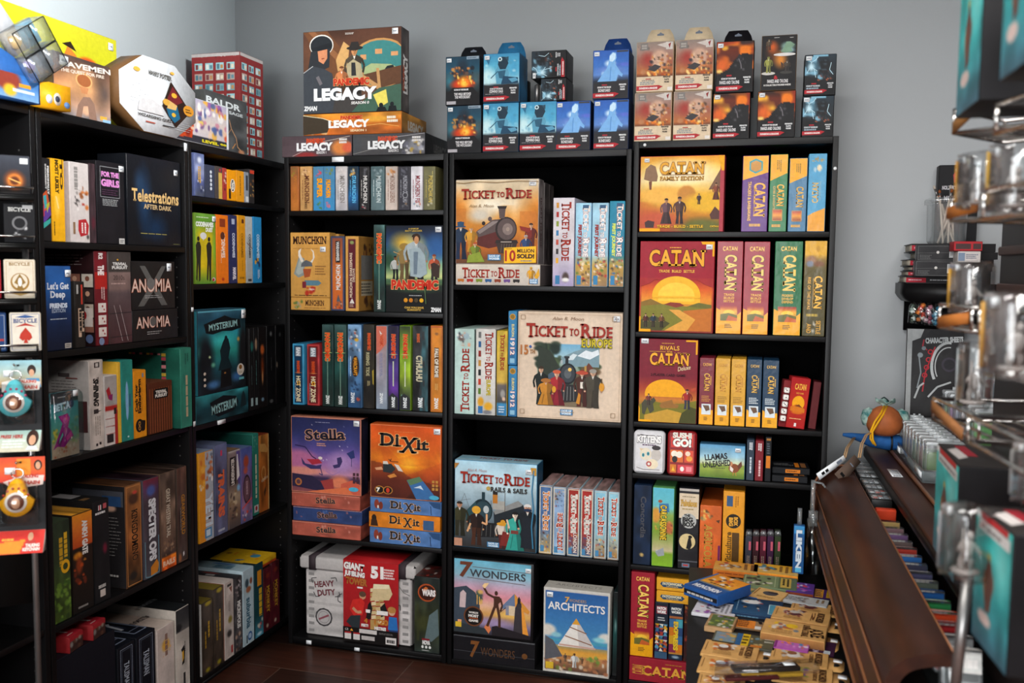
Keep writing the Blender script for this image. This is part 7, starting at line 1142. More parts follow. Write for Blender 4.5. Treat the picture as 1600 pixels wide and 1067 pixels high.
def sp_gwt(a):a.vg((0,'5a4a40'),(.4,'7a6252'),(.75,'5a4438'),(.86,'3a2c28'),(.87,'d86a1c'),(1,'c8501c'));a.nz(4,9,.35);a.T('GREAT WESTERN TRAIL',.5,.42,.26,.5,'c8b8a4','s',-90);a.sp(.1,.7,.9,.86,16,['8a6a50','4a3a34','a88a70'],.1);a.T('RAILS',.5,.935,.05,.8,'f0c0a0','h')
lg(251,275,741,Z[3],.27,'5a4438',{'F':sp_gwt,'T':lambda a:(a.bg('3a2c26'),a.nz(5,4,.5))},'mottled taupe spine with orange foot, fourth party game shelf')
def sp_gear(a):a.vg((0,'5a4034'),(.3,'4a3a34'),(1,'3c302c'));a.nz(4,8,.3);a.T('GEARWORLD',.6,.5,.34,.42,'b0782c','s',-90,out='5a3a1c',ow=.04);a.G(.3,.42,.38,.68,1,'a8988a',rot=-90);a.P([(.5,.91),(.62,.89),(.65,.93),(.53,.95)],'d8d4d4');a.el(.2,.95,.2,.06,'9a5a30',.5);a.F(.05,.01,.95,.99,'6a5040',.006)
lg(276.5,301,732,Z[3],.27,'44362f',{'F':sp_gear,'T':lambda a:(a.bg('3a2e28'),a.nz(5,4,.5))},'dark brown spine with gold-brown lettering, right end of fourth shelf',mat='wrapped_card')
# bottom shelf
def tal(lb):return {'F':lambda a:(a.bg('12131a'),a.F(.14,.03,.86,1,'8a92a4',.006),a.F(.22,.05,.78,1,'5a6274',.004),a.T('TALISMAN',.5,.35,.3,.3,'9aa0ac','s',-90)),'T':lambda a:(a.bg('10121a'),a.F(.3,.1,.95,.9,'6a7284',.02),a.F(.34,.2,.91,.8,'5a6274',.015),a.el(.6,.5,.15,.25,'3a4050',.5),a.L([(.45,.7),(.6,.45),(.75,.4)],.04,'b8bcc4')) if lb else (a.bg('10121a'),a.nz(4,4,.2),a.G(.2,.3,.5,.45,1,'8a8a90'))}
lg(185,212,1014,Z[4],.27,'101218',tal(1),'black bordered fantasy box, left of two at bottom of party game case')
lg(214,244,997,Z[4],.27,'101218',tal(1),'black bordered fantasy box, right of two, beside the cream box')
def sp_pinkw(a):a.bg('c8b8b0');a.nz(3,7,.08);a.G(.4,.1,.62,.5,1,'8a6a60',rot=-90,fill=.7);a.el(.5,.25,.3,.1,'d8a040',.5);a.sp(.2,.2,.8,.5,6,['a84a3a','d8a050'],.05);a.R(.4,.8,.6,.95,'3a3434')
lg(246,273,985,Z[4],.27,'c4b4ac',{'F':sp_pinkw,'T':lambda a:(a.vg((0,'8a7468'),(1,'c8b8ac')),a.T('TALISMAN',.7,.6,.25,.4,'3a3434','s',180))},'cream box with gold emblem at bottom of the party game case')
def sp_bat(a):a.bg('c2b8ae');a.rg(0,0,1,.28,'2c2c2e','3a3a3c','6a6664');a.nz(3,6,.15);a.el(.2,.22,.3,.06,'242426',.4);a.P([(.35,.5),(.6,.46),(.65,.55),(.6,.68),(.4,.7),(.5,.58)],'1c1a1a');a.P([(.42,.54),(.55,.52),(.56,.62),(.45,.66)],'d8a030');a.G(.6,.42,.7,.55,1,'4a4644',rot=-90);a.R(.5,.8,.65,1,'2c2a2a')
lg(275,301,955,Z[4],.27,'b8aea4',{'F':sp_bat,'T':lambda a:(a.bg('1c1e20'),a.T('TALISMAN',.6,.5,.25,.4,'6a6c6e','s',180))},'black and stone coloured box at right end of bottom party game shelf')
lg(82,183,1036,Z[4],.27,'10121a',{'F':flat('14141c'),'T':lambda a:(a.bg('0f1118'),a.nz(4,4,.3),a.G(.15,.2,.45,.3,1,'7a7a80'),a.G(.05,.5,.25,.6,1,'7a7a80'))},'wide black box lying low under two small red-topped packs')
o_low =bpy.data.objects['board_game_box.%03d' % (len([o for o in bpy.data.objects if o.name.startswith('board_game_box') and o.type == 'EMPTY'])-1)]
zlow =Z[4]+[v for k,v in o_dims.items() if k == o_low.name][0][2]+.001
for i,(x,y) in enumerate(((112,1058),(148,1043))):
    P =onX(x,y+14,XF-.03)
    o =thing('card_pack',['small red-topped card pack, nearer one on the wide black box','small red-topped card pack, farther one beside bordered fantasy boxes'][i],'card pack',(XF-.006,P[1]-.03,zlow),(0,0,PHX+.15),'small red-topped packs on bottom shelf');carton(o,.062,.085,.045,'8a2024',{'T':lambda a:(a.bg('a0202c'),a.P([(.4,.3),(.6,.4),(.55,.7),(.45,.6)],'e0dcd8'),a.G(.15,.8,.7,.9,1,'d8a8a4')),'F':lambda a:(a.bg('3a2420'),a.rc(0,0,1,.25,'9a2028'),a.sp(.1,.3,.9,.9,8,['c87a2c','8a8480','5a3a2c'],.12)),'R':flat('4a2a24')})
# ------------------------------------------------------------------ corner case
Z =SH['L2']
def sp_star(a):a.vg((0,'6a78a8'),(.4,'8a90b0'),(.7,'4a5484'),(1,'4a5060'));a.nz(3,6,.3);a.G(.3,.3,.62,.72,2,'d0a040',rot=-90,fill=.7);a.el(.5,.15,.3,.1,'d0d4e4',.6);a.sp(.2,.6,.9,.95,10,['2a3050','b8bcd0','8a7a5a'],.1)
lg(303.8,319.5,238,Z[0],.1,'5a6490',{'F':sp_star},'rounded blue-violet card pack at left end of corner case top shelf',cat='card game',mat='wrapped_card',dy=.0)
for x0,x1,yt,bg,pre,lb in [(320.5,335.5,256.5,'3a3f52',lambda a:[a.E(.6,.2+.13*i,.12,None,'d0d4dc',8) for i in range(5)],'slate blue small spine with white dots on corner case top shelf'),
        (336.5,347.5,259,'4a4240',lambda a:(a.rc(.5,.2,1,1,'d0a850'),a.el(.7,.1,.2,.06,'a82a34',.4)),'narrow grey and yellow spine on corner case top shelf'),
        (348.5,354.5,262,'a83a34',lambda a:a.sp(.1,.1,.9,.9,8,['d8c0b0','5a2420'],.3),'very narrow red spine on corner case top shelf'),
        (355.5,368.8,264.5,'e8960f',lambda a:(a.E(.6,.5,.3,.22,'f0e8dc',16),a.E(.6,.5,.22,.19,'2a2018',16),a.T('TRIVIA',.6,.5,.25,.28,'f0e8dc','h',-90),a.R(.1,.62,.35,.95,'2a2018')),'first of two orange small spines, the one with oval badge'),
        (369.5,381.5,266,'e0941c',lambda a:a.G(.35,.15,.6,.85,1,'8a5a14',rot=-90),'second of two orange small spines, corner case top shelf'),
        (382.5,389,268.5,'8a9098',lambda a:(a.R(.2,.1,.8,.6,'3a3e46'),a.R(.1,.8,.9,.98,'d0d0d0')),'narrow grey-blue spine on corner case top shelf'),
        (390,397.5,264,'2e2a2a',lambda a:(a.R(.0,.02,1,.12,'c8402c'),a.sp(.1,.3,.9,.9,8,['8a5a34','5a4a44','c89a50'],.25)),'narrow black spine with red top, right end of small spines')]:
    lg(x0,x1,yt,Z[0],.1,bg,{'F':spine(bg,'',pre=pre)},lb,cat='card game',group='small spines on corner case top shelf',dy=.003)
def c_duet(a):a.vg((0,'6a9a3a'),(.12,'5a8a2c'),(.3,'c8b020'),(.75,'d0b41c'),(1,'5a8a34'));a.el(0,.5,.2,.6,'7aa030',.8,.7);a.el(1,.5,.25,.5,'5a9a34',.8,.8);a.nz(3,4,.1)
def c_duet2(a):
    c_duet(a);a.T('CODENAMES',.46,.15,.06,.86,'e8e8e0','h');a.T('DUET',.68,.225,.05,.34,'e8e8e0','h');a.G(.05,.04,.7,.065,1,'c8d8b0');a.E(.38,.315,.16,.05,'d8d4d0',16);a.P([(.36,.35),(.42,.35),(.37,.39)],'d8d4d0')
    for x,c in ((.13,'2c2a20'),(.66,'2e2a22')):a.E(x,.36,.065,.035,c,12);a.P([(x-.14,.45),(x-.05,.4),(x+.06,.4),(x+.13,.47),(x+.1,.66),(x+.07,.95),(x+.0,.97),(x-.02,.7),(x-.08,.96),(x-.14,.94),(x-.1,.66)],c)
    a.E(.87,.94,.09,.03,'c8c0b8',12);a.E(.85,.945,.06,.022,'a82a34',10)
lg(305,337.5,332,Z[1],.06,'6a8a2a',{'F':c_duet2},'green and yellow box with two suited silhouettes, corner case second shelf',sticker=(.8,.03,.02,.018),dy=.003)
for x0,x1,yt,bg,t,tc,post,lb in [(338.5,357,335,'e8761c','CODENAMES','f0d8c8',lambda a:(a.R(.25,.05,.75,.17,'8a3a20'),a.sp(.3,.06,.7,.16,8,['7a9a3a','c84a2c','e0c060'],.08),a.E(.5,.3,.2,None,'5a3024',12),a.G(.3,.5,.4,.75,1,'f0b890',rot=-90),a.el(.5,.94,.15,.03,'b83a1c',.4)),'bright orange spine beside the green silhouettes box'),
        (358,370.8,335.5,'2c3058','CODENAMES','d0d4e4',lambda a:(a.T('MARVEL',.6,.86,.36,.18,'e0d8e0','h',-90,out='c83a5a',ow=.05),a.R(.3,.05,.7,.13,'a8b0c8')),'deep navy spine with pink-red lettering at foot, corner case second shelf'),
        (371.8,383.8,336,'d8921c','CODENAMES','8a5a14',lambda a:(a.R(.5,.05,.8,.11,'5a2c1c'),a.G(.45,.66,.65,.84,1,'b07818',rot=-90),[a.R(.2+.22*i,.91,.3+.22*i,.94,'4a3014') for i in range(3)]),'amber spine with brown lettering, corner case second shelf'),
        (384.8,394.8,338,'a8acac','CODENAMES','2a2a2c',lambda a:(a.rc(0,0,1,.3,'b8bab8'),a.L([(0,.39),(1,.48)],.012,'5a2420'),a.R(.2,.94,.8,.98,'3a3a3c')),'light grey spine with red diagonal, corner case second shelf'),
        (396,409,338.5,'2a86bc','CODENAMES','c8dcec',lambda a:(a.sp(.2,.62,.8,.74,8,['e8a020','d88a1c','2a3a5a'],.16),a.G(.45,.8,.75,.96,2,'d0dcec',rot=-90)),'sky blue spine at right end of corner case second shelf')]:
    lg(x0,x1,yt,Z[1],.2,bg,{'F':spine(bg,t,tc,.44 if t else .5,.36,.3,.55,'b',post=post)},lb,group='word game spines on corner case second shelf',dy=.003)
# third shelf
def c_myst(a,k=1):
    a.vg((0,'3a6a80'),(.1,'2a5a74'),(.3,'2a8a98'),(.5,'2a8a80'),(.75,'1c4450'),(1,'1c2028'));a.el(.15,.6,.22,.5,'181c22',.6);a.el(.95,.55,.16,.6,'1a1a1c',.6);a.el(.5,.35,.3,.2,'3ab0a8',.8,.7);a.nz(5,8,.3)
    a.P([(.12,.16),(.3,.12),(.45,.09),(.55,.07),(.7,.11),(.88,.13),(.9,.24),(.7,.27),(.5,.26),(.3,.29),(.16,.27)],'14181c');a.T('MYSTERIUM',.52,.19,.075,.6,'9ac8c8','s',3,out='0c1014',ow=.05)
    a.P([(.5,.4),(.55,.34),(.62,.36),(.66,.48),(.62,.6),(.7,.74),(.4,.74),(.46,.6),(.44,.5)],'14282e');a.E(.57,.345,.03,.025,'14282e',10);a.P([(.46,.74),(.66,.73),(.68,.95),(.44,.96)],'141416');a.R(.52,.77,.56,.79,'9a6a3a');a.el(.3,.9,.18,.07,'4a7ab0',.7);a.el(.8,.85,.15,.08,'3a6aa0',.7);a.el(.84,.38,.04,.04,'e0a850',.8);a.el(.23,.56,.03,.02,'d0e8b0',.6);a.el(.3,.66,.06,.04,'6ab89a',.7)
    a.E(.88,.77,.08,.075,'d8d0c4',18);a.E(.88,.74,.035,.03,'8a5a24',10);a.G(.83,.79,.93,.82,2,'a89a80');[a.E(.12,.75+.07*i,.025,.02,'d8c8b8',8) for i in range(3)];a.R(.84,.87,.95,.9,'6ab8c0');a.L([(0,.01),(1,.01)],.02,'5aa0b4')
A,W,H =place('L',309,389,621,Z[2],.0);W =A+W-2.5655;A =2.5655
o =thing('board_game_box','murky teal box lying flat under the tall haunted doorway box','board game',(XF-.002,A,Z[2]+.0005),(0,0,PHX));carton(o,W,.25,H,'2a7a80',{'F':lambda a:(a.vg((0,'3a9aa0'),(.5,'1c4a54'),(1,'1c3a40')),a.nz(6,4,.4),a.P([(.25,.3),(.5,.12),(.75,.25),(.8,.5),(.7,.8),(.4,.9),(.28,.7)],'14181c'),a.T('MYSTERIUM',.52,.55,.32,.48,'9ac8c8','s',4,out='0c1014',ow=.05),a.P([(.86,.3),(.9,.1),(.94,.3),(.96,.7),(.84,.75)],'1c2c30')),'L':flat('2f8a8a')},'gloss_card')
zm =Z[2]+H+.001;A2 =onX(309,560,XF-.004)[1];W2 =onX(384,560,XF-.004)[1]-A2
o =thing('board_game_box','tall teal box with haunted doorway and dark figure, corner case third shelf','board game',(XF-.004,A2,zm),(0,0,PHX));carton(o,W2,.075,onX(310,486,XF)[2]-zm,'1c2c34',{'F':c_myst,'L':flat('2f7a88'),'T':flat('3a6a80')},sticker=(.9,.02,.026,.03))
for x0,x1,yt,art,lb in [(390,396.5,513,lambda a:(a.bg('1e1c1d'),a.el(.6,.22,.5,.08,'2a6a64',.5),a.G(.4,.45,.6,.7,1,'5a6a6a',rot=-90),a.R(.2,.85,.8,.95,'9ab0b0')),'narrow black spine with teal patch directly beside haunted doorway box'),
        (397,403.5,512,lambda a:(a.bg('1e1c1d'),a.el(.5,.2,.4,.09,'a88a70',.4),a.G(.4,.4,.6,.7,1,'5a8a84',rot=-90),a.R(.2,.86,.8,.95,'9ab0b0')),'narrow black spine with round tan emblem, corner case third shelf'),
        (404,416,511,lambda a:(a.bg('1d1818'),a.el(.5,.28,.35,.08,'c8602c',.5),a.el(.5,.5,.3,.2,'7a3418',.7),a.el(.5,.62,.15,.12,'c88a5a',.7),a.el(.5,.9,.25,.03,'7a9ab0',.5)),'black spine with glowing orange figure, corner case third shelf'),
        (417,430,509,lambda a:(a.bg('131214'),a.nz(2,6,.3),a.el(.5,.1,.2,.04,'6a6a6a',.6),a.G(.45,.4,.6,.6,1,'4a4848',rot=-90),a.el(.5,.95,.3,.03,'5a5a5a',.5)),'almost plain black spine, left of two at end of corner case third shelf'),
        (431,444,508,lambda a:(a.bg('131214'),a.nz(2,6,.3),a.el(.5,.12,.2,.04,'4a4a4a',.6),a.el(.1,.5,.1,.05,'9a8a7a',.5)),'almost plain black spine, right of two at end of corner case third shelf')]:
    lg(x0,x1,yt,Z[2],.24,'171516',{'F':art},lb,mat='wrapped_card',dy=.004)
# fourth shelf
def sp_yeti(a):a.vg((0,'e0982a'),(1,'d8881c'));a.rc(.42,0,1,1,'a8b0b8');a.sp(.45,.02,1,.4,20,['e8e4e0','c86a2c','5a6a7a','8a4a2c','d8a860'],.12);a.sp(0,.05,.4,.4,8,['c86a20','f0b040','d8d4d0'],.14);a.T('YETI',.68,.66,.45,.34,'c8d8e4','h',-90,out='b86a2c',ow=.08);a.R(.35,.86,.85,.97,'4a84b0');a.R(.45,.88,.75,.95,'c8d8e4')
lg(311,334,709,Z[3],.24,'d8901f',{'F':sp_yeti,'T':flat('8a98b0')},'orange and icy grey spine at left end of corner case fourth shelf',mat='wrapped_card',dy=.003)
def sp_tra(a):a.vg((0,'5a6484'),(.3,'4a4e68'),(1,'565c78'));a.nz(3,6,.3);a.T('TRAINS',.5,.55,.45,.5,'d8643c','h',-90,out='2a1c20',ow=.06);a.R(.45,.07,.6,.13,'c83a5a');a.G(.2,.93,.8,.98,1,'b8bcc8');a.rc(.25,.55,.75,.8,'d88a2c',.0)
lg(336,355.5,696,Z[3],.24,'525872',{'F':sp_tra,'T':flat('6a7290')},'slate blue spine with big coral vertical capitals, corner case fourth shelf',mat='wrapped_card',dy=.003)
def sp_und(a):a.bg('6a5a54');a.vg((0,'c8c0b8'),(.03,'8a7a78'),(.4,'5a4a4a'),(.6,'a8947a'),(.8,'7a6050'),(1,'4a4444'));a.R(.12,.08,.62,.44,'1c1818');a.T('UNDERWATER',.36,.27,.24,.34,'d0c8c0','h',90);a.pl([(.65,.02),(1,.02),(1,.6),(.8,.4)],'5a4a8a');a.P([(.72,.06),(.8,.06),(.95,.35),(.7,.4)],'e0dcd8');a.el(.85,.5,.2,.06,'7ab0d8',.6);a.sp(.1,.5,.8,.9,22,['8a7050','4a3a34','c8b490','3a3434'],.12)
lg(357,376,706,Z[3],.24,'6a5a54',{'F':sp_und,'T':flat('8a6a50')},'grey-brown spine with black title block, corner case fourth shelf',dy=.003)
def sp_sky(a):a.vg((0,'4a5a9a'),(.3,'6a5a90'),(.6,'7a5a78'),(.85,'8a6a8a'),(1,'6a6a94'));a.nz(3,6,.2);a.el(.45,.18,.3,.1,'a84a34',.4);a.el(.4,.3,.25,.06,'b8584a',.5);a.E(.5,.56,.36,.2,'3a2c34',20);a.E(.5,.56,.3,.17,'6a4a54',20);a.G(.35,.45,.65,.68,1,'a88a90',rot=-90);a.L([(.05,.8),(.95,.7)],.02,'d0504a');a.sp(.1,.84,.9,.98,10,['d8d4dc','3a4a80','c84a3a'],.1)
lg(376.8,394.5,702,Z[3],.24,'5a5a90',{'F':sp_sky,'T':flat('6a7ab0')},'violet-blue spine with red shapes and dark oval, corner case fourth shelf',mat='wrapped_card',dy=.003)
def sp_mar2(a):a.bg('2f8070');a.G(.3,.25,.62,.8,1,'d8d4b8',rot=-90,fill=.8);a.sp(.15,.03,.85,.2,5,['8ab0a0','c8d8c8'],.1);a.R(.1,.88,.9,.97,'c8c4c0');a.E(.5,.92,.2,.03,'a82a3a',10)
lg(395.3,404.5,679,Z[3],.24,'2f8070',{'F':sp_mar2,'L':flat('1f5a4e'),'T':flat('3a9484')},'tall teal-green spine behind violet-blue one, corner case fourth shelf',dy=.02)
def c_map(a):a.vg((0,'b07034'),(.5,'a0541f'),(1,'9a5424'));a.nz(4,6,.3);a.P([(.0,.1),(.6,.12),(.9,.2),(.8,.24),(.0,.2)],'c08a4a');a.E(.4,.5,.25,.1,'c8884a',16);a.E(.4,.5,.18,.07,'9a5a24',16);a.T('explore',.5,.57,.05,.7,'d8c0a0','r',12);a.P([(.4,.75),(.6,.68),(.66,.74),(.5,.82)],'4a2c1c');a.L([(.97,0),(.97,1)],.03,'d8a868')
lg(405.5,420.5,681,Z[3],.2,'9a5a2a',{'F':c_map,'T':flat('8a3a24')},'orange-brown map box at right end of corner case fourth shelf',dy=.02)
A =onX(315,690,XF-.12)[1]
o =thing('board_game_box','deep orange box standing behind the corner case fourth shelf spines','board game',(XF-.2,2.59,Z[3]+.0005),(0,0,PHX));carton(o,.3,.05,.285,'b8541c',{'F':lambda a:(a.vg((0,'c8601c'),(.2,'d8641c'),(1,'c05a1a')),a.G(.5,.07,.85,.13,1,'5a2410'),a.E(.9,.2,.07,.05,'4a9aa8'))})
# bottom shelf
def sp_duke(a):a.bg('3f342c');a.nz(3,8,.35);a.G(.5,.28,.72,.58,1,'b8902c',rot=-90,fill=.7);a.G(.2,.4,.38,.7,1,'a07c28',rot=-90,fill=.7);a.el(.6,.03,.4,.04,'a8941c',.5);a.el(.5,.95,.3,.04,'9a8a24',.6)
lg(315.5,333,944,Z[4],.22,'3a3028',{'F':sp_duke,'T':flat('6a5c24'),'L':flat('c8c4c0')},'first of two dark brown spines with gold script, corner case bottom shelf',mat='wrapped_card',dy=.002)
lg(334,349.5,922,Z[4],.22,'3a3028',{'F':sp_duke,'T':flat('7a6a2c')},'second of two dark brown spines with gold script, beside the pinkish white box',mat='wrapped_card',dy=.002)
def sp_wht(a):a.bg('bfb2aa');a.nz(3,6,.1);a.G(.3,.02,.8,.06,1,'2a2424',fill=.8);a.P([(.3,.08),(.9,.06),(.9,.16),(.5,.18)],'d8ccc4');a.P([(.5,.08),(.85,.07),(.8,.16)],'8a5a4c');a.G(.4,.25,.62,.42,2,'6a5c58',rot=-90,fill=.35);a.el(.6,.5,.3,.06,'8a7a3a',.5);a.el(.5,.68,.35,.06,'3a3434',.5);a.R(.25,.85,.75,.97,'b8a8a0');a.R(.65,.85,.85,.95,'a83a3a')
lg(351,365.5,912,Z[4],.24,'bdb0a8',{'F':sp_wht,'T':flat('c8bcb4'),'L':lambda a:(a.bg('a8786a'),a.G(.5,.05,.95,.1,1,'2a2424'))},'pinkish white box between brown and black spines, corner case bottom shelf',dy=.002)
def sp_blkw(a):a.bg('4a4648');a.nz(4,9,.5);a.T('MICROPOLIS',.55,.5,.4,.36,'d8d4d0','h',-90,out='1c1a1c',ow=.05);a.sp(.1,.02,.9,.3,12,['c8c0c0','7a7478','a89a98'],.12);a.sp(.1,.7,.9,.98,16,['5a4034','2a2628','b89a88'],.14)
lg(366.5,379,905,Z[4],.24,'3a3638',{'F':sp_blkw,'T':lambda a:(a.bg('2c2a2c'),a.G(.2,.4,.5,.7,1,'b8b4b0'),a.el(.75,.5,.15,.2,'9a3a34',.5))},'black and white illustrated spine beside the pale blue box',dy=.002)
def sp_sub(a):a.bg('b0c4cc');a.nz(3,6,.06);a.T('suburbia',.5,.58,.4,.4,'2c5a70','b',-90);a.el(.35,.18,.2,.07,'3a4a54',.3);a.el(.75,.17,.15,.05,'8a4a34',.3);a.el(.5,.27,.3,.05,'9a5a3a',.4);a.E(.6,.9,.22,.06,'2a5a94',16);a.E(.6,.9,.15,.035,'a8c0d8',12);a.R(.25,.87,.35,.98,'2a3a40')
lg(380,397,893,Z[4],.25,'b0c4cc',{'F':sp_sub,'T':lambda a:(a.vg((0,'7a9098'),(1,'b0c8d0')),a.T('suburbia',.4,.55,.4,.5,'3a6a80','b'),a.E(.8,.55,.09,.2,'2a5a94',14))},'pale blue spine with lower case title, corner case bottom shelf',dy=.002)
def sp_mid(a):a.vg((0,'1c3a40'),(.7,'1c4448'),(1,'4a90a8'));a.R(.3,.09,.8,.3,'d88a20');a.sp(.35,.12,.75,.28,4,['b8481c','e8b040'],.15);a.G(.38,.34,.82,.78,1,'d8a828',rot=-90,fill=.8);a.sp(.2,.78,.9,.9,6,['b8484a','d8d0c0','2a5a6a'],.14);a.el(.5,.96,.4,.03,'b8d8e4',.5)
lg(398,411.5,884,Z[4],.25,'1c3a40',{'F':sp_mid,'T':lambda a:(a.bg('1c3034'),a.G(.15,.3,.9,.8,1,'b89a34',fill=.7))},'dark teal spine with yellow vertical capitals, corner case bottom shelf',dy=.002)
def sp_port(a):a.bg('521820');a.nz(3,8,.3);a.T('MONKEY',.55,.5,.4,.42,'c8922c','s',-90);a.el(.5,.12,.35,.05,'7a2c20',.5);a.el(.4,.92,.2,.04,'b8a08a',.5);a.G(.15,.3,.25,.7,1,'a87a24',rot=-90)
lg(412.5,424.5,890,Z[4],.25,'4a161c',{'F':sp_port,'T':flat('3a1c1c')},'wine red spine with gold capitals, left of two on corner case bottom shelf',dy=.002)
lg(425,437,880,Z[4],.25,'421419',{'F':sp_port,'T':flat('3a1c1c')},'wine red spine with gold capitals, right of two, under the yellow box',dy=.002)
zy =Z[4]+max(o_dims[k][2] for k in list(o_dims)[-2:])+.0006
o =thing('board_game_box','yellow box lying on the wine red boxes, corner case bottom shelf','board game',(XF-.006,2.93,zy),(0,0,PHX));carton(o,.14,.2,.03,'d8a818',{'F':lambda a:(a.bg('d8a41c'),a.rc(.0,.6,1,1,'b8401c'),a.nz(4,3,.2)),'T':lambda a:(a.bg('e0b020'),a.sp(.1,.1,.9,.9,10,['d87a1c','3a6a9a','f0c840','8a5a24'],.08),a.E(.55,.75,.14,.1,'4a90a8',16)),'L':flat('c8881c')})
# ================================================================== on top of the left-wall cases
TL =1.797
def c_kids(a):a.bg('b8b414');a.vg((0,'c4bc28'),(.5,'b8b818'),(1,'a8a41c'));a.nz(4,4,.08);a.el(.78,.45,.12,.2,'d84a1c',.15);a.P([(.6,.35),(.64,.2),(.7,.28),(.68,.5),(.62,.55)],'c8742c');a.P([(.6,.2),(.66,.16),(.7,.24)],'2a1c14')
A,W,H =place('L',-60,183,64,TL,.21);zt =onX(183,64,XF-.21)[2]-TL
o =thing('board_game_box','large flat lime yellow box standing against the left wall','board game',(XF-.21,A,TL+.0005),(0,0,PHX));carton(o,W,.05,zt,'b0a818',{'F':c_kids},sticker=(.93,.05,.022,.022))
def c_cave(a):
    a.vg((0,'4a3a34'),(.2,'6a4a3a'),(.5,'b8835a'),(.8,'a8826a'),(1,'8a8080'));a.el(.5,.4,.35,.35,'d09a68',.9);a.el(.9,.5,.25,.4,'5a4a44',.9);a.nz(5,6,.2);a.E(.52,.36,.15,.13,'d8a068',20);a.E(.52,.36,.125,.105,'9a5a34',18);a.el(.5,.33,.08,.06,'f0c078',.6);a.P([(.44,.47),(.6,.47),(.57,.58),(.47,.58)],'b87a50');a.P([(.4,.8),(.5,.64),(.62,.62),(.7,.72),(.74,1),(.6,1),(.58,.78),(.5,.8),(.46,1),(.36,1)],'8a6a5a');a.el(.55,.86,.12,.12,'d0a080',.5);a.R(.8,.9,.93,.97,'d8a040');a.R(.85,.95,1,1,'8ab0cc')
    a.T('CAVEMEN',.55,.125,.085,.92,'d8ccc0','b',4,out='4a342c',ow=.03);a.T('THE QUEST FOR FIRE',.5,.235,.05,.78,'d0c0b0','b',4)
lg(83,172,78,TL,.06,'4a3c36',{'F':c_cave,'L':flat('6a5a3a')},'brown box with glowing light bulb picture on top of left-wall bookcase',sticker=(.1,.05,.03,.024),dy=.01)
# toy display: yellow and blue base with four clear cubes in a diamond
A,W,H =place('L',-25,110,137,TL,-.03)
o =thing('toy_puzzle_box','blue and yellow toy box with clear cube compartments at left picture edge','toy box',(XF+.03,A,TL+.0005),(0,0,PHX));Wt =W;k =W*.62
m =MB();m.prism([(0,0),(k,0),(k,.06),(k*.93,.075),(0,.13)],0,.1,'gloss_card','2a5a9a');a =Art(k*.95,.058,300);a.vg((0,'2a62a8'),(1,'7aa0c8'));a.el(.4,.3,.3,.5,'8a3a2c',.3);a.el(.45,.7,.15,.3,'e0b030',.4);a.R(.62,.35,.85,.5,'d8902c');a.R(.5,.6,.92,.72,'c0d0e0');a.put(m,(k*.02,0,.06),(k*.95,0,0),(0,0,-.058),(0,-1,0),'gloss_card');p =m.build('blue_base',o);p['label'] ='blue printed half of the base'
m =MB();m.prism([(k+.0005,0),(W,0),(W,.062),(k+.03,.062),(k+.0005,.05)],0,.1,'gloss_card','eba414');m.prism([(k+.03+.011*math.cos(q),.02+.011*math.sin(q)) for q in np.linspace(0,6.28,15)[:-1]],-.0006,0,'matte_card','d8d8dc');m.prism([(W*.83+.013*math.cos(q),.024+.016*math.sin(q)) for q in np.linspace(0,6.28,15)[:-1]],-.0006,0,'matte_card','d0c0b0');m.prism([(W*.83+.008*math.cos(q),.024+.008*math.sin(q)) for q in np.linspace(0,6.28,15)[:-1]],-.0010,-.0006,'matte_card','3a3a4a');m.prism([(W*.95+.010*math.cos(q),.014+.008*math.sin(q)) for q in np.linspace(0,6.28,15)[:-1]],-.0006,0,'matte_card','5a7aa8');p =m.build('yellow_base',o);p['label'] ='yellow half of the base'
m =MB();m.prism([(-.01,.12),(.05,.13),(k*.9,.16),(k*.5,.225),(0,.235)],.03,.08,'gloss_card','d4d2d4');p =m.build('white_header',o);m2 =MB()
s_ =.062
for i,(du,dv,c) in enumerate(((0,0,'8a7ab0'),(0,1,'c8a050'),(1,0,'7a7e88'),(1,1,'4aa0c0'))):
    cx =k+.0+(-du+dv)*0+(du-(1-dv))*.045; 
    c0 =np.array([k-.035,.045]);e1 =np.array([.05,.034])*1.0;e2 =np.array([-.042,.052])*.95
    q =c0+e1*du+e2*dv;pts =[tuple(q+e1*.02),tuple(q+e1*.98),tuple(q+e1*.98+e2*.96),tuple(q+e2*.96+e1*.02)]
    m =MB();m.prism(pts,-.028,.022,'clear_case');p =m.build('cube_compartment',o)
    mm =MB();mm.prism([tuple(np.array(pt_)*.96+(q+e1*.5+e2*.48)*.04) for pt_ in pts],.010,.016,'gloss_card',['8a92a6','a0947c','80848c','5a98b0'][i]);mm.build('back_card',p)
    for aa_,bb_ in ((0,1),(1,2),(2,3),(3,0)):mm =MB();mm.tube([(pts[aa_][0],-.029,pts[aa_][1]),(pts[bb_][0],-.029,pts[bb_][1])],.0012,'black_plastic',5);mm.build('frame_edge',p)
    m =MB();cc =q+e1*.5+e2*.48;m.prism([(cc[0]+.016*math.cos(t)*(1+.3*math.sin(3*t)),cc[1]+.016*math.sin(t)) for t in np.linspace(0,6.28,11)[:-1]],.0,.014,'painted_plastic',c);m.build('puzzle_piece',p)
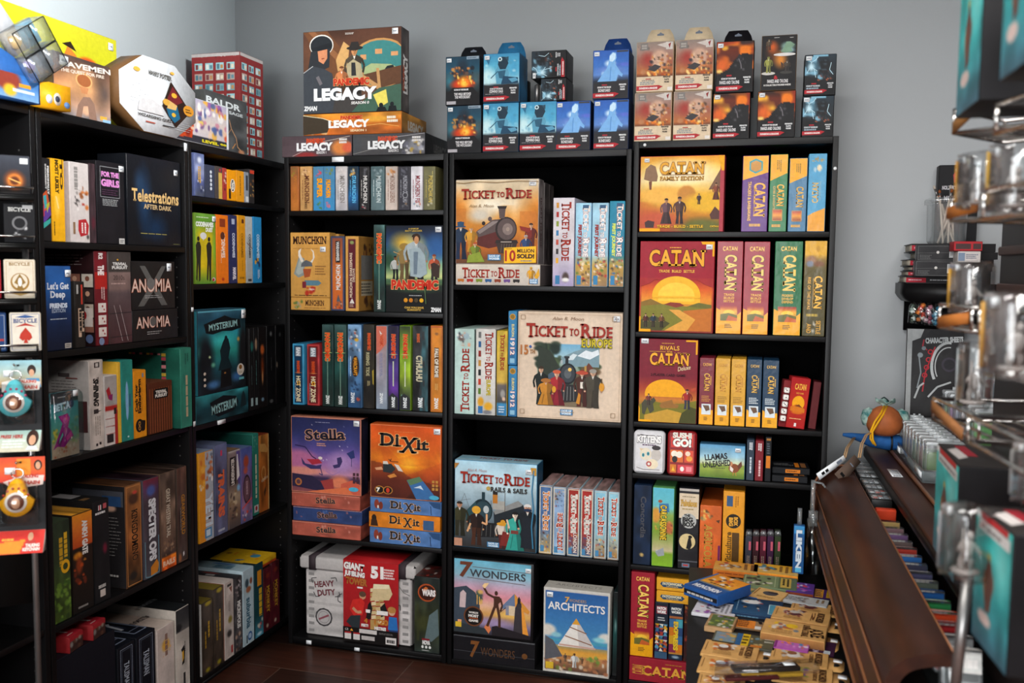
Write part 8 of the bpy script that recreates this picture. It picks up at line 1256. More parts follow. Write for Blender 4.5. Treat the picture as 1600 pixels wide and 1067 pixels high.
# octagonal quiz box
A,W,H =place('L',187,305,92,TL,-.006)
H =onX(240,92,XF+.006)[2]-TL
o =thing('octagonal_quiz_box','white octagonal quiz box with diamond window on top of left-wall bookcase','board game',(XF+.006,A,TL+.0006),(0,0,PHX));c_ =.29
octa =[(W*c_,0),(W*(1-c_),0),(W,H*c_),(W,H*(1-c_)),(W*(1-c_),H),(W*c_,H),(0,H*(1-c_)),(0,H*c_)]
m =MB();m.prism(octa,.0015,.075,'gloss_card','6a4a2c');m.build('carton',o)
def c_oct(a):
    a.bg('dcdcde');a.nz(7,7,.04);a.G(.12,.3,.4,.66,9,'c0c0c4',fill=.12);a.G(.6,.75,.92,.9,5,'c4c4c8',fill=.12);a.T('HARRY POTTER',.5,.2,.055,.3,'4a4640','s');a.T('WIZARDING QUIZ',.42,.79,.035,.44,'3a3836','s');a.R(.3,.86,.42,.875,'a84a3a');a.R(.52,.86,.68,.875,'3a3a3a');a.E(.2,.21,.045,.03,'d8a040',8);a.E(.66,.12,.03,.02,'d8a040',8)
    a.P([(.64,.24),(.84,.5),(.92,.58),(.7,.86),(.52,.6)],'2a1a14');a.P([(.66,.3),(.8,.48),(.7,.55),(.58,.5)],'6a2024');a.P([(.57,.62),(.72,.56),(.76,.72),(.68,.8),(.6,.72)],'1c5a78');a.P([(.6,.5),(.72,.55),(.7,.62),(.58,.62)],'c8a060');a.E(.68,.42,.04,.035,'d8a030',8);a.E(.67,.69,.03,.03,'d8a030',8);a.E(.57,.54,.045,.045,'c8963c',14);a.E(.88,.58,.075,.075,'c8862a',20);a.G(.835,.55,.925,.62,2,'5a3a14')
    a.P([(.22,.6),(.3,.56),(.4,.56),(.5,.62),(.54,.74),(.2,.74)],'c8c4c4')
a =Art(W,H,330);c_oct(a);m =MB();V =[(p[0],.0008,p[1]) for p in octa];m.prism(octa,.0002,.0015,'gloss_card','dcdcde')
b_ =Art(W,H,5);b_.im[:] =hx('dcdcde');b_.ops =a.ops;mm =MB();b_.put(mm,(0,.0,H),(W,0,0),(0,0,-H),(0,-1,0),'gloss_card')
# drop the square base sheet, keep the printed shapes
off =len(mm.v[0]);m.v += mm.v[1:];m.c += mm.c[1:];m.lv += [l-off+m.n for l in mm.lv[1:]];m.ls += mm.ls[1:];m.mi += [k_*0+m.mat('gloss_card') for k_ in mm.mi[1:]];m.n += mm.n-off
m.build('printed_front',o)
def c_99(a):a.vg((0,'a8a0b4'),(.5,'c8b8b0'),(.84,'c0b4b8'),(.85,'2c2c34'),(1,'34323a'));a.rc(0,.0,.3,.84,'a83a20');a.pl([(0,.2),(.35,.5),(.3,.9),(0,.95)],'b8401c');a.sp(.25,.02,.98,.8,60,['8a5a9a','d8a040','e8e0d8','c84a24','6a4a7a','d8b8a0','4a5a8a','b87a8a','e0c060'],.05);a.sp(.02,.4,.3,.8,16,['c8501c','7a2418','d87830'],.05);a.T('LEVEL 99',.72,.925,.06,.46,'d0c020','h',out='5a5410',ow=.03);a.R(.96,0,1,1,'d0d0d4')
lg(272,357,143,TL,.05,'c8c8cc',{'F':c_99},'colourful fantasy box with orange left edge beside the octagonal box',dy=-.004,sticker=None)
def c_bald(a):a.bg('4a4a4a');a.nz(5,8,.25);a.T('BALDR',.42,.15,.1,.8,'d0d4d4','b');a.T('SAGE',.72,.27,.05,.34,'c0c4c4','b');a.R(.3,.24,.52,.3,'8a8a8c');a.L([(.55,.4),(.6,.55),(.72,.7),(.75,.85),(.9,.95)],.02,'b88a64');a.L([(.6,.55),(.5,.68)],.015,'9a7050');a.L([(.62,.9),(.7,.8)],.02,'c88a50');a.el(.85,.93,.1,.05,'b87a5a',.5)
lg(321,386,139,TL,.05,'3e3e3e',{'F':c_bald},'dark grey box with wispy flames behind the colourful fantasy box',dy=.05,mat='wrapped_card')
def c_tow(n,k_):
    def g(a):
        a.bg('7a2a2a');a.R(0,0,1,.03,'a8a09c');a.sp(0,0,1,.03,30,['2a2424','e0dcd8'],.02)
        for r in range(9):
            for q in range(n):u =.06+q*(.9/n);v =.09+r*.1;a.R(u,v,u+.66/n,v+.068,['8ab0b4','a08a80','6a8a90','b0a49c'][(r//2+q) % 4 if r > 2 else r % 4]);a.R(u+.08/n,v+.012,u+.3/n,v+.06,['4a6a74','6a3a3a','c8c4bc'][(r*2+q+k_) % 3]);a.R(u+.38/n,v+.02,u+.6/n,v+.055,['c8b8a0','5a7a84','a87a50'][(r+q) % 3])
    return g
cx,cy =onX(376,200,XF-.075)[:2];H =onX(376,81,XF-.075)[2]-TL
o =thing('tower_game_box','tall dark red tower-shaped box with rows of windows by the corner','board game',(cx,cy,TL+.0005),(0,0,PHX));carton(o,onX(412,200,XF-.075)[1]-cy,.2,H,'702626',{'F':c_tow(3,0),'L':c_tow(4,1)},'gloss_card')
# ================================================================== card racks at the left picture edge
ang =math.radians(45);T_ =2.05
def lpt(x,y):return at(x,y,T_)
p0 =lpt(52,430)
rk =thing('wire_card_rack','black wire card rack with four shelves at left picture edge','wire rack',(p0[0],p0[1],0),(0,0,ang))
tz =[lpt(52,y)[2] for y in (303,378,465,548)]
for z in tz:
    m =MB()
    for yy,zz in ((0,.012),(0,-.006),(.07,-.004)):m.tube([(-.14,yy,z+zz),(.006,yy,z+zz)],.0028,'chrome_wire' if zz > 0 else 'black_plastic',6)
    for xx in (-.138,-.07,.004):m.tube([(xx,0,z+.012),(xx,0,z-.004),(xx,.07,z-.004),(xx,.073,z+.05)],.0024,'black_plastic',5)
    m.box(-.14,.006,-.003,.07,z-.016,z-.0075,'black_plastic');m.build('wire_shelf',rk)
m =MB();m.tube([(-.012,.08,0.001),(-.012,.08,1.62)],.007,'grey_metal',8);m.build('upright_post',rk);m =MB();m.tube([(-.128,.08,0.001),(-.128,.08,1.62)],.007,'grey_metal',8);m.build('upright_post',rk)
ca,sa =math.cos(ang),math.sin(ang)
def deck(xo,yo,ti,art,body,label,w=.063,h=.088,d=.018,group='card decks on the wire rack',rz=0):
    z =tz[ti]-.0025;o =thing('card_deck',label,'card deck',(p0[0]+xo*ca-yo*sa,p0[1]+xo*sa+yo*ca,z),(0,0,ang+rz),group);carton(o,w,d,h,body,{'F':art,'R':flat(body)} if art else {},'gloss_card',bev=.002,res=500);return o
def d_fire(a):a.vg((0,'3a3e48'),(.4,'2a2c34'),(1,'24201e'));a.el(.5,.65,.42,.32,'b8541c',.7);a.el(.5,.66,.3,.22,'e8923a',.5);a.el(.5,.66,.2,.15,'5a2a14',.4);a.L([(.3,.6),(.7,.72)],.03,'f0b060');a.R(.68,.05,.95,.2,'dcdcdc')
deck(-.062,.012,0,d_fire,'2c2c32','dark card pack with fire ring, top shelf of wire rack',h=.086)
deck(-.131,.012,0,lambda a:(a.bg('3a2218'),a.nz(3,4,.3)),'3a2218','brown card pack left of the fire ring pack',h=.08)
def d_blk(a):a.bg('17171a');a.T('BICYCLE',.5,.14,.1,.74,'b8b8b4','s');a.E(.5,.5,.26,None,'6a6a6c',18);a.E(.5,.5,.19,None,'17171a',16);a.sp(.25,.4,.75,.9,16,['8a8a8c','c8c8c8','3a3a3c'],.06);a.R(.6,.02,.95,.12,'9a9a9a')
deck(-.055,.012,1,d_blk,'17171a','black and silver card deck facing out on wire rack second shelf')
for i in range(3):deck(-.085-.028*i,.02,1,lambda a:(a.bg('1c1c1f'),a.F(.15,.06,.85,.94,'3a3a3e',.006)),'1a1a1c',('black card deck edge nearest the black and silver deck','second black card deck edge on wire rack','third black card deck edge on wire rack')[i],w=.022,d=.06)
def d_gold(a):a.bg('d8ccb8');a.T('BICYCLE',.5,.1,.08,.7,'8a6a34','s');a.F(.05,.03,.95,.97,'a88a54',.008);a.E(.5,.58,.32,.24,'9a7438',20);a.E(.5,.56,.26,.2,'d8ccb8',20);a.P([(.5,.36),(.7,.6),(.56,.66),(.62,.78),(.38,.78),(.44,.66),(.3,.6)],'8a6a34');a.E(.5,.58,.07,.12,'e8e4dc',10);a.P([(.2,.88),(.5,.82),(.8,.88),(.5,.95)],'a88a54')
deck(-.058,.012,2,d_gold,'cfc4b0','cream and gold card deck on wire rack third shelf')
deck(-.126,.012,2,lambda a:(a.bg('a02430'),a.R(.1,.05,.9,.3,'d8ccc4'),a.F(.08,.05,.92,.95,'d8c8c0',.01)),'a02430','red card deck left of the cream and gold deck')
def d_heart(a):a.bg('ddd4c4');a.F(.03,.02,.97,.98,'34508a',.012);a.T('BICYCLE',.5,.2,.1,.8,'3a4a80','s');a.P([(.15,.1),(.5,.04),(.85,.1),(.5,.13)],'3a5a90');a.P([(.14,.36),(.5,.26),(.86,.36),(.5,.33)],'b03a30');a.P([(.5,.38),(.68,.55),(.72,.66),(.6,.74),(.5,.68),(.4,.74),(.28,.66),(.32,.55)],'b83a2c');a.P([(.47,.68),(.53,.68),(.58,.8),(.42,.8)],'b83a2c');a.G(.2,.84,.8,.9,2,'5a5a70')
deck(-.050,.008,3,d_heart,'d4cab8','white card deck with big red spade on wire rack bottom shelf')
for i in range(3):deck(-.078-.027*i,.018,3,lambda a:(a.bg('24406e'),a.F(.12,.05,.88,.95,'a8b0bc',.01),a.R(.2,.68,.8,.74,'a83a34')),'24406e',('blue card deck edge next to the red spade deck','second blue card deck edge on wire rack bottom shelf','third blue card deck edge on wire rack bottom shelf')[i],w=.022,d=.06)
# hanging blister cards
def keyfob(o,cx,cz,body,trim,r=.032):
    m =MB();m.prism([(cx+r*math.cos(q)*(.62 if math.sin(q) > .2 else 1),cz+r*(1.45 if math.sin(q) > .2 else 1)*math.sin(q)) for q in np.linspace(0,2*math.pi,25)[:-1]],-.026,-.004,'painted_plastic',body);m.prism([(cx+r*.66*math.cos(q),cz-.002+r*.66*math.sin(q)) for q in np.linspace(0,2*math.pi,21)[:-1]],-.0275,-.026,'painted_plastic','e0d8d0');m.prism([(cx+r*.5*math.cos(q),cz-.002+r*.5*math.sin(q)) for q in np.linspace(0,2*math.pi,21)[:-1]],-.0285,-.0275,'painted_plastic','6a3a28')
    m.prism([(cx+r*.26*math.cos(q),cz-.004+r*.36*math.sin(q)) for q in np.linspace(0,2*math.pi,15)[:-1]],-.0292,-.0285,'painted_plastic','c89878')
    for q in np.linspace(.5,2.64,6):m.prism([(cx+r*.82*math.cos(q)+.0028*math.cos(t),cz+r*.86*math.sin(q)+.0028*math.sin(t)) for t in np.linspace(0,6.28,7)[:-1]],-.0268,-.026,'painted_plastic',trim)
    p =m.build('key_fob',o);m =MB();m.tube([(cx+.012*math.cos(q),-.012,cz+r*1.75+.010*math.sin(q)) for q in np.linspace(0,2*math.pi,13)[:-1]],.0016,'chrome_wire',5,closed=True);m.build('split_ring',p)
def blister(x0,x1,y0,y1,t,hdr,fob,trim,ftr,lb,extra):
    a_,b2,c2 =at(x0,y1,t),at(x1,y1,t),at(x1,y0,t);W =np.linalg.norm((b2-a_)[:2]);H =c2[2]-b2[2];rz =math.radians(30)
    o =thing('talking_keychain_pack',lb,'keychain pack',(b2[0]-W*math.cos(rz),b2[1]-W*math.sin(rz),b2[2]),(math.radians(-4),0,rz))
    m =MB();m.box(0,W,0,.0015,0,H,'gloss_card','1c1c1e');a =Art(W,H,420);a.bg('1b1b1d');hdr(a);a.put(m,(0,0,H),(W,0,0),(0,0,-H),(0,-1,0),'gloss_card');m.build('backing_card',o)
    keyfob(o,W*.44,H*.55,fob,trim);m =MB();m.prism([(W*.05,H*.3),(W*.9,H*.3),(W*.86,H*.74),(W*.1,H*.74)],-.034,-.0005,'clear_blister');m.build('clear_bubble',o)
    m =MB();aa =Art(W*.98,H*.24,420);ftr(aa);V =[(0,-.03,.0),(W,-.03,.0),(W,-.004,H*.22),(0,-.004,H*.22)];aa.put(m,V[3],np.subtract(V[2],V[3]),np.subtract(V[0],V[3]),(0,-.98,.2),'gloss_card');m.prism([(-.03,0),(-.004,H*.22),(-.002,H*.22),(-.002,0)],0,W,'gloss_card','b8b0a8',axis='x');m.build('folded_foot',o)
    m =MB();m.box(W*.14,W*.36,-.0012,-.0002,H*.82,H*.89,'white_sticker');m.build('price_sticker',o)
    m =MB();m.tube([(W*.45,.12,H*.945),(W*.45,-.02,H*.945),(W*.45,-.028,H*.96)],.0022,'chrome_wire',5);m.box(W*.40,W*.50,-.0008,.0,H*.935,H*.955,'black_plastic');m.build('peg_hook',o);return o
def h_bob(a):a.rg(0,0,1,.3,'8ab8c4','a8b4a8','b88a54');a.E(.78,.11,.1,.06,'2a1c18',16);a.E(.78,.14,.06,.04,'c89878',12);a.P([(.65,.2),(.95,.2),(1,.3),(.6,.3)],'4a88b0');a.P([(.1,.24),(.5,.2),(.98,.24),(.95,.33),(.4,.34),(.1,.35)],'d8d0c8');a.T('TALKING',.68,.235,.03,.4,'b84a3a','h');a.T('KEYCHAIN',.55,.3,.035,.7,'b84a3a','h')
def f_bob(a):a.bg('9ac4b8');a.vg((0,'a8c8c0'),(1,'c8c0a8'));a.T('PRESS HERE',.35,.3,.16,.5,'a84a44','h');a.G(.15,.45,.7,.9,3,'d8e0d8');a.E(.84,.4,.14,.42,'3a241c',18);a.E(.84,.5,.08,.26,'c89878',14);a.P([(.75,.8),(.95,.8),(1,1),(.7,1)],'d0d4d8')
blister(4,66,562,702,1.98,h_bob,'5ab8c0','b82a5a',f_bob,'hanging pack with turquoise egg-shaped keychain, left picture edge',0)
def h_or(a):a.rg(0,0,1,.26,'d04a2c','d8602a','c83a2c');a.rc(.38,.02,.68,.2,'e08a2c');a.E(.85,.09,.09,.055,'2c1c18',16);a.E(.85,.095,.055,.042,'c89878',12);a.P([(.1,.26),(.5,.2),(.98,.2),(.95,.3),(.3,.34)],'d8c8c0');a.T('TALKING',.68,.205,.035,.34,'b83a30','h');a.T('KEYCHAIN',.55,.275,.035,.66,'b83a30','h')
def f_or(a):a.bg('c8342c');a.pl([(0,.5),(.6,.4),(.5,1),(0,1)],'d8882c');a.E(.72,.3,.06,.2,'c89878',12);a.P([(.65,.5),(.82,.45),(.9,.9),(.6,.95)],'b03a34');a.G(.1,.3,.45,.5,1,'e8a040');a.T('TALKING',.78,.7,.13,.3,'e8d8d0','h');a.T('KEYCHAIN',.76,.88,.13,.36,'e8d8d0','h')
blister(6,72,712,858,1.93,h_or,'e8a414','b83a20',f_or,'hanging pack with orange-yellow egg-shaped keychain, left picture edge',1)
m =MB();m.box(-.125,-.015,.083,.089,.6,1.3,'black_plastic');m.build('back_board',rk)
# ================================================================== old piano along the right side
PA =math.radians(1.26);pca,psa =math.cos(PA),math.sin(PA)
def pw(x,y,z):return (x*pca-y*psa,x*psa+y*pca,z)
def pl_(P):return np.array([P[0]*pca+P[1]*psa,-P[0]*psa+P[1]*pca,P[2]])
def pz(x,y,z):return pl_(onZ(x,y,z))
pn =thing('upright_piano','old dark brown piano with rounded lid used as a display counter','piano',(0,0,0),(0,0,PA))
prof =[(.240,.668),(.240,.715),(.242,.738),(.248,.757),(.258,.773),(.272,.785),(.290,.793),(.315,.798),(.345,.800)]
inn =[(.345,.779),(.318,.777),(.296,.772),(.281,.765),(.271,.755),(.265,.743),(.262,.728),(.261,.715),(.261,.668)]
def fine(p,n=4):
    p =[p[0]]+p+[p[-1]];o =[]
    for i in range(1,len(p)-2):
        a,b_,c,d =(np.array(q) for q in p[i-1:i+3])
        for t in np.linspace(0,1,n+1)[:-1]:o.append(tuple(.5*((2*b_)+(-a+c)*t+(2*a-5*b_+4*c-d)*t*t+(-a+3*b_-3*c+d)*t**3)))
    return o+[p[-1]]
prof =fine(prof);inn =fine(inn)
Y0,Y1 =1.535,2.925
def strip(m,P,mat,flip=False):G =np.array([[(x,y,z) for x,z in P] for y in ((Y1,Y0) if flip else (Y0,Y1))]);m.grid(G,mat)
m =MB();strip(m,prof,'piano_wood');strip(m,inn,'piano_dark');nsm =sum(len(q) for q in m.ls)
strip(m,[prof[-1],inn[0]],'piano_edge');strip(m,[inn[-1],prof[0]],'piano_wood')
for yy in (Y0,Y1):n_ =len(prof);m.add([(x,yy,z) for x,z in prof]+[(x,yy,z) for x,z in inn[::-1]],[[k,k+1,n_+k+1,n_+k] for k in range(n_-1)],'piano_wood')
o_ =m.build('rounded_lid',pn);sm =np.zeros(len(o_.data.polygons),bool);sm[:nsm] =True;o_.data.polygons.foreach_set('use_smooth',sm)
m =MB()                                                   # lighter worn rims at the lid's ends and back edge
for ya,yb in ((Y1,Y1+.03),):
    po =[(.2395,.66),(.230,.72),(.236,.757),(.25,.785),(.275,.805),(.31,.814),(.35,.816)]
    pi =[(.35,.80),(.315,.795),(.29,.79),(.262,.77),(.25,.74),(.2475,.72),(.25,.66)]
    for i in range(len(po)-1):m.prism([po[i],pi[len(pi)-1-i],pi[len(pi)-2-i],po[i+1]],ya,yb,'piano_wood')
m.build('end_cheek',pn)
m =MB();m.tube([(x,Y1+.001,z+.001) for x,z in po],.0035,'piano_edge',6);m.tube([(.345,Y0,.8005),(.345,Y1,.8005)],.0018,'piano_edge',6);m.build('worn_edge',pn)
m =MB();m.box(.238,.262,1.5,2.95,.604,.660,'piano_wood',b=.003);m.box(.234,.241,1.5,2.95,.640,.650,'piano_wood',b=.003);m.box(.236,.262,1.5,2.95,.661,.667,'piano_edge',b=.002);m.box(.2335,.24,Y0,2.94,.598,.606,'piano_edge',b=.002);m.box(.2375,.2405,Y0,2.925,.728,.735,'piano_edge',b=.001);m.build('key_rail_moulding',pn)
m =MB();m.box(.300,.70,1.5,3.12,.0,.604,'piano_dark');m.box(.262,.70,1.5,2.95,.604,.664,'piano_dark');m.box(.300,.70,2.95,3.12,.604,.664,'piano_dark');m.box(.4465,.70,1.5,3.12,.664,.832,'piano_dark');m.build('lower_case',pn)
m =MB();m.box(.346,.446,1.5,3.12,.664,.69,'black_plastic');m.build('key_bed',pn)
m =MB();m.box(.404,.472,1.5,3.15,.806,.840,'piano_wood',b=.004);m.box(.402,.4045,1.5,3.15,.808,.832,'piano_dark');m.build('ledge',pn)
m =MB();m.box(.466,.476,1.5,3.15,.8405,.850,'piano_edge',b=.003);m.build('ledge_bead',pn)
m =MB();m.box(.472,.71,1.5,3.15,.832,.8405,'piano_wood',b=.002);m.build('top_board',pn)
m =MB();c =pz(1397,739,.84);m.box(c[0]-.012,c[0]+.016,c[1]-.05,c[1]+.05,.8401,.8409,'white_sticker');[m.box(c[0]-.008,c[0]+.012,c[1]-.04+k*.016,c[1]-.034+k*.016,.8409,.8411,'grey_ink') for k in range(5)];m.box(c[0]-.008,c[0]+.012,c[1]-.046,c[1]-.042,.8409,.8411,'black_plastic');p =m.build('barcode_sticker',pn);p['label'] ='white barcode sticker on the ledge'
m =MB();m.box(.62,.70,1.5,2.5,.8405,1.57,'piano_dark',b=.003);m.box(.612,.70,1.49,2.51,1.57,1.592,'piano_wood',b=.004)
for z in (1.16,1.36,1.45):m.box(.612,.62,1.5,2.495,z,z+.022,'piano_wood',b=.003)
m.build('upper_case',pn)
# dice packs standing in the slot behind the lid
cols =[('a8a090','c8a868'),('9a8a90','8a6a70'),('a888a8','7a5a8a'),('9c8c88','6a5a58'),('b8605a','b83a2c'),('4a80b0','2a6ab0'),('6a6a78','3a3a50'),('8a8aa0','4a4a6a'),('8a9090','5a6258'),('3a7ab8','1c5aa0'),('5a9a6a','2a8a4a'),('c85a48','e04a20'),('a83a34','a82024'),('c0c4c4','9a9c9c'),('b0b4b4','d0d0cc')]
cn =['tan','mauve','lilac','brown-grey','salmon','mid blue','dark slate','violet-grey','grey-green','strong blue','green','orange-red','deep red','silver','white-labelled']
NTH ='first second third fourth fifth sixth seventh eighth ninth tenth eleventh twelfth thirteenth fourteenth fifteenth'.split()
for i,(bc,lc) in enumerate(cols):
    y =2.42-.0585*i;x =.352;P =pw(x,y,.692)
    nb =f"between the {cn[i-1]} and {cn[i+1]} ones" if 0 < i < 14 else ('farthest of the row, next to the red box' if i == 0 else 'nearest the picture foot')
    o =thing('dice_pack',f"clear dice pack with {cn[i]} label, {NTH[i]} from the red box in piano slot",'dice pack',P,(math.radians(-14),0,PA),'dice packs in the piano slot')
    m =MB();m.box(0,.055,0,.022,0,.088,'clear_case',b=.003);m.build('clear_box',o)
    m =MB();m.box(.004,.051,.0035,.019,.004,.058,'painted_plastic',bc,.003);p =m.build('dice_insert',o)
    m =MB();a =Art(.05,.05,300);a.bg('d0ccc8');a.R(0,.0,1,.62,lc);a.G(.1,.15,.9,.5,1,'e8e4e0' if i % 3 else '2a2426',fill=.8);[a.R(.08+.06*k,.7,.11+.06*k,.95,'3a3838') for k in range(14)];a.put(m,(.0025,.0,.084),(.05,0,0),(0,0,-.034),(0,-1,0),'gloss_card')
    a.put(m,(.0025,.022,.0883),(.05,0,0),(0,-.022,0),(0,0,1),'gloss_card');m.build('label_card',o)
o =thing('dice_pack','bright red-orange box standing at far end of the dice pack row','dice pack',pw(.352,2.475,.692),(0,0,PA));m =MB();m.box(0,.05,0,.02,0,.105,'gloss_card','c03a1c',.002);a =Art(.046,.09,300);a.bg('b8381c');a.G(.1,.2,.9,.8,4,'6a1c10');a.put(m,(.002,0,.1),(.046,0,0),(0,0,-.09),(0,-1,0),'gloss_card');m.build('carton',o)
for i in range(8):
    y =3.02-.062*i;o =thing('black_dice_case',f"black dice case with clear lid at far end of piano slot, {['first', 'second', 'third', 'fourth', 'fifth', 'sixth', 'seventh', 'eighth'][i]} from the wall",'dice case',pw(.350,y-.03,.692),(0,0,PA),'black dice cases in the piano slot')
    m =MB();m.box(0,.055,0,.055,0,.115-.004*(i > 3),'black_plastic',b=.003);m.build('case',o);m =MB();m.box(.003,.052,.003,.052,.1155-.004*(i > 3),.119-.004*(i > 3),'clear_case');m.build('clear_lid',o)
    if i > 2:
        m =MB();[m.box(.008+.014*(k % 3),.018+.014*(k % 3),.01+.018*(k//3),.022+.018*(k//3),.1155-.004*(i > 3),.1178-.004*(i > 3),'painted_plastic',['9aa0a4','6a7078','c8ccd0','b8402c'][(k+i) % 4 if i > 5 else k % 3]) for k in range(6)];m.build('dice_set',o)
# acrylic tray with clear hanging packs on the ledge
tr =thing('acrylic_tray','clear acrylic tray with white label strips along the piano ledge','tray',pw(.487,2.62,.841),(0,0,PA));m =MB();L_ =.52
m.box(0,.125,0,L_,0,.003,'lucite_edge');m.box(0,.003,0,L_,.003,.034,'lucite_edge');m.box(0,.125,0,.003,.003,.034,'lucite_edge');m.build('tray_body',tr);m =MB();[(m.box(-.0012,-.0002,y,y+.10,.010,.026,'white_sticker'),m.build('label_strip',tr)) for m,y in ((MB(),.015),(MB(),.36))]
m =MB();m.tube([(0,0,.035),(0,L_,.035)],.0018,'grey_metal',5);m.tube([(0,0,.035),(.125,0,.035)],.0018,'grey_metal',5);m.build('bright_rim',tr)
def clearpack(P,w,h,d,col,label,rz=PA,group='clear hanging packs on the piano',cat='clear pack',rx=0):
    o =thing('clear_hang_pack',label,cat,P,(rx,0,rz),group)
    m =MB();m.box(0,w,0,d,0,h*.86,'clear_case',b=.003);m.build('clear_box',o)
    m =MB();m.box(w*.06,w*.94,d*.3,d*.75,.004,h*.62,'painted_plastic',col,.004);p =m.build('contents',o)
    for k in range(5):mm_ =R_.random();m =None
    m =MB();m.box(-.001,w+.001,-.001,d+.001,h*.78,h*.88,'frosted_lid',b=.003);m.box(w*.3,w*.7,d*.4,d*.6,h*.88,h*.96,'frosted_lid');m.box(w*.4,w*.46,d*.4,d*.6,h*.96,h,'frosted_lid');m.box(w*.56,w*.62,d*.4,d*.6,h*.96,h,'frosted_lid');m.build('frosted_top',o);return o
gc =['9a6a54','a89a84','8a7468','7a6a70','6a8a5a','8a8a6a','9a5a4a','7a9060','5a7a34']
for i in range(9):clearpack(pw(.498,3.07-.052*i,.8445),.098,.118,.03,gc[i],f"clear pack with frosted top in the tray, {['farthest', 'second', 'third', 'fourth', 'fifth', 'sixth', 'seventh', 'eighth', 'nearest'][i]} of nine from the wall")
# a higher step behind with taller packs
st =thing('display_riser','dark stepped riser behind the acrylic tray on the piano','riser',pw(.62,2.55,.841),(0,0,PA));m =MB();m.box(0,.09,0,.55,0,.085,'piano_dark',b=.002);m.build('lower_step',st);m =MB();m.box(.09,.22,0,.55,0,.16,'piano_dark',b=.002);m.build('upper_step',st)
for i in range(6):clearpack(pw(.615,3.03-.075*i,.9268),.085,.135,.035,['4a7a3a','8a5a8a','7a7a90','9a8a8a','4a9a6a','5ab04a'][i],f"taller clear pack on the riser step, {['farthest', 'second', 'third', 'fourth', 'fifth', 'nearest'][i]} of six")
for i in range(4):clearpack(pw(.715,2.98-.09*i,1.0018),.085,.14,.035,['8a3a34','5a6a7a','3a7ab0','b84a2c'][i],f"clear pack on the top riser step, {['farthest', 'second', 'third', 'nearest'][i]} of four")
for i in range(6):
    z =.842+.021*(i//2 if i < 6 else 0)+.0;r =i
    o =thing('soap_sized_pack',f"small clear white-labelled pack lying in a pile on the ledge, {['lowest', 'second', 'third', 'fourth', 'fifth', 'topmost'][i]} of six",'clear pack',pw(.488+.004*(i % 2),2.30-.006*i,.842+.0185*i),(0,0,PA+.1*math.sin(i*2.1)),'pile of small clear packs')
    m =MB();m.box(0,.09,0,.07,0,.0178,'clear_case',b=.004);m.build('clear_box',o);m =MB();m.box(.006,.084,.006,.064,.004,.013,'painted_plastic',['c8d0d0','b8c8cc','d0d4d4'][i % 3],.003);m.build('contents',o);m =MB();m.box(.03,.065,.02,.05,.0179,.0183,'white_sticker');m.box(.04,.055,.025,.045,.0183,.0185,'matte_card','b8845a');m.build('label_card',o)
# blue cloth roll with cord, tags, and the leather pouch on it
bp =pz(1345,682,.842)
o =thing('blue_cloth_roll','blue tapered cloth roll tied with black cord at ledge end','cloth roll',pw(.41,3.05,.8685),(0,0,PA+.05));m =MB();m.tube([(-.085,0,.022),(-.06,0,.020),(-.03,.0,.014),(.0,0,.008),(.05,0,.004),(.085,0,.004),(.10,.0,.004)],[.005,.009,.014,.022,.026,.024,.012],'blue_cloth',12);m.build('cloth',o,True)
m =MB();m.tube([(.058+.0*q,.028*math.cos(q),.004+.028*math.sin(q)) for q in np.linspace(0,2*math.pi,17)[:-1]],.003,'black_plastic',6,closed=True);m.build('black_cord',o)
o2 =thing('leather_dice_pouch','round brown leather pouch with yellow drawcord on the blue cloth','pouch',pw(.448,3.05,.895),(0,0,PA))
pr =[(0,0),(.03,.001),(.047,.012),(.055,.032),(.053,.055),(.042,.075),(.024,.088),(.012,.093)]
m =MB();m.lathe(pr,'leather',28);V =m.v[0];an =np.arctan2(V[:,1],V[:,0]);m.v[0] =V*np.stack([1+.05*np.sin(9*an)*(V[:,2] > .06),1+.05*np.sin(9*an)*(V[:,2] > .06),np.ones(len(V))],1);m.build('pouch_body',o2,True)
plain('teal_print','2a6a6a',.7,.2,scale=60,col2='b8cfc4')
m =MB();m.lathe([(.012,.09),(.008,.095),(.018,.105),(.03,.112),(.026,.108),(.01,.1)],'teal_print',24);V =m.v[0];an =np.arctan2(V[:,1],V[:,0]);V[:,2] += .006*np.sin(5*an)*(V[:,2] > .1);m.build('ruffled_collar',o2,True)
for sx,lb in ((-.045,'left'),(.05,'right')):
    m =MB();m.lathe([(0,.025),(.018,.028),(.026,.05),(.02,.075),(0,.085)],'teal_print',16,c=(sx,.012));m.build('printed_side_pocket',o2,True)
m =MB();m.tube([(-.004,-.012,.094),(-.018,-.044,.075),(-.036,-.056,.05),(-.046,-.052,.02),(-.047,-.05,-.005),(-.036,-.05,-.022)],.0033,'yellow_cord',7);m.tube([(.004,-.012,.094),(-.012,-.046,.07),(-.028,-.058,.046),(-.042,-.056,.018),(-.04,-.054,-.008),(-.03,-.052,-.026)],.0033,'yellow_cord',7);m.build('yellow_drawcord',o2,True)
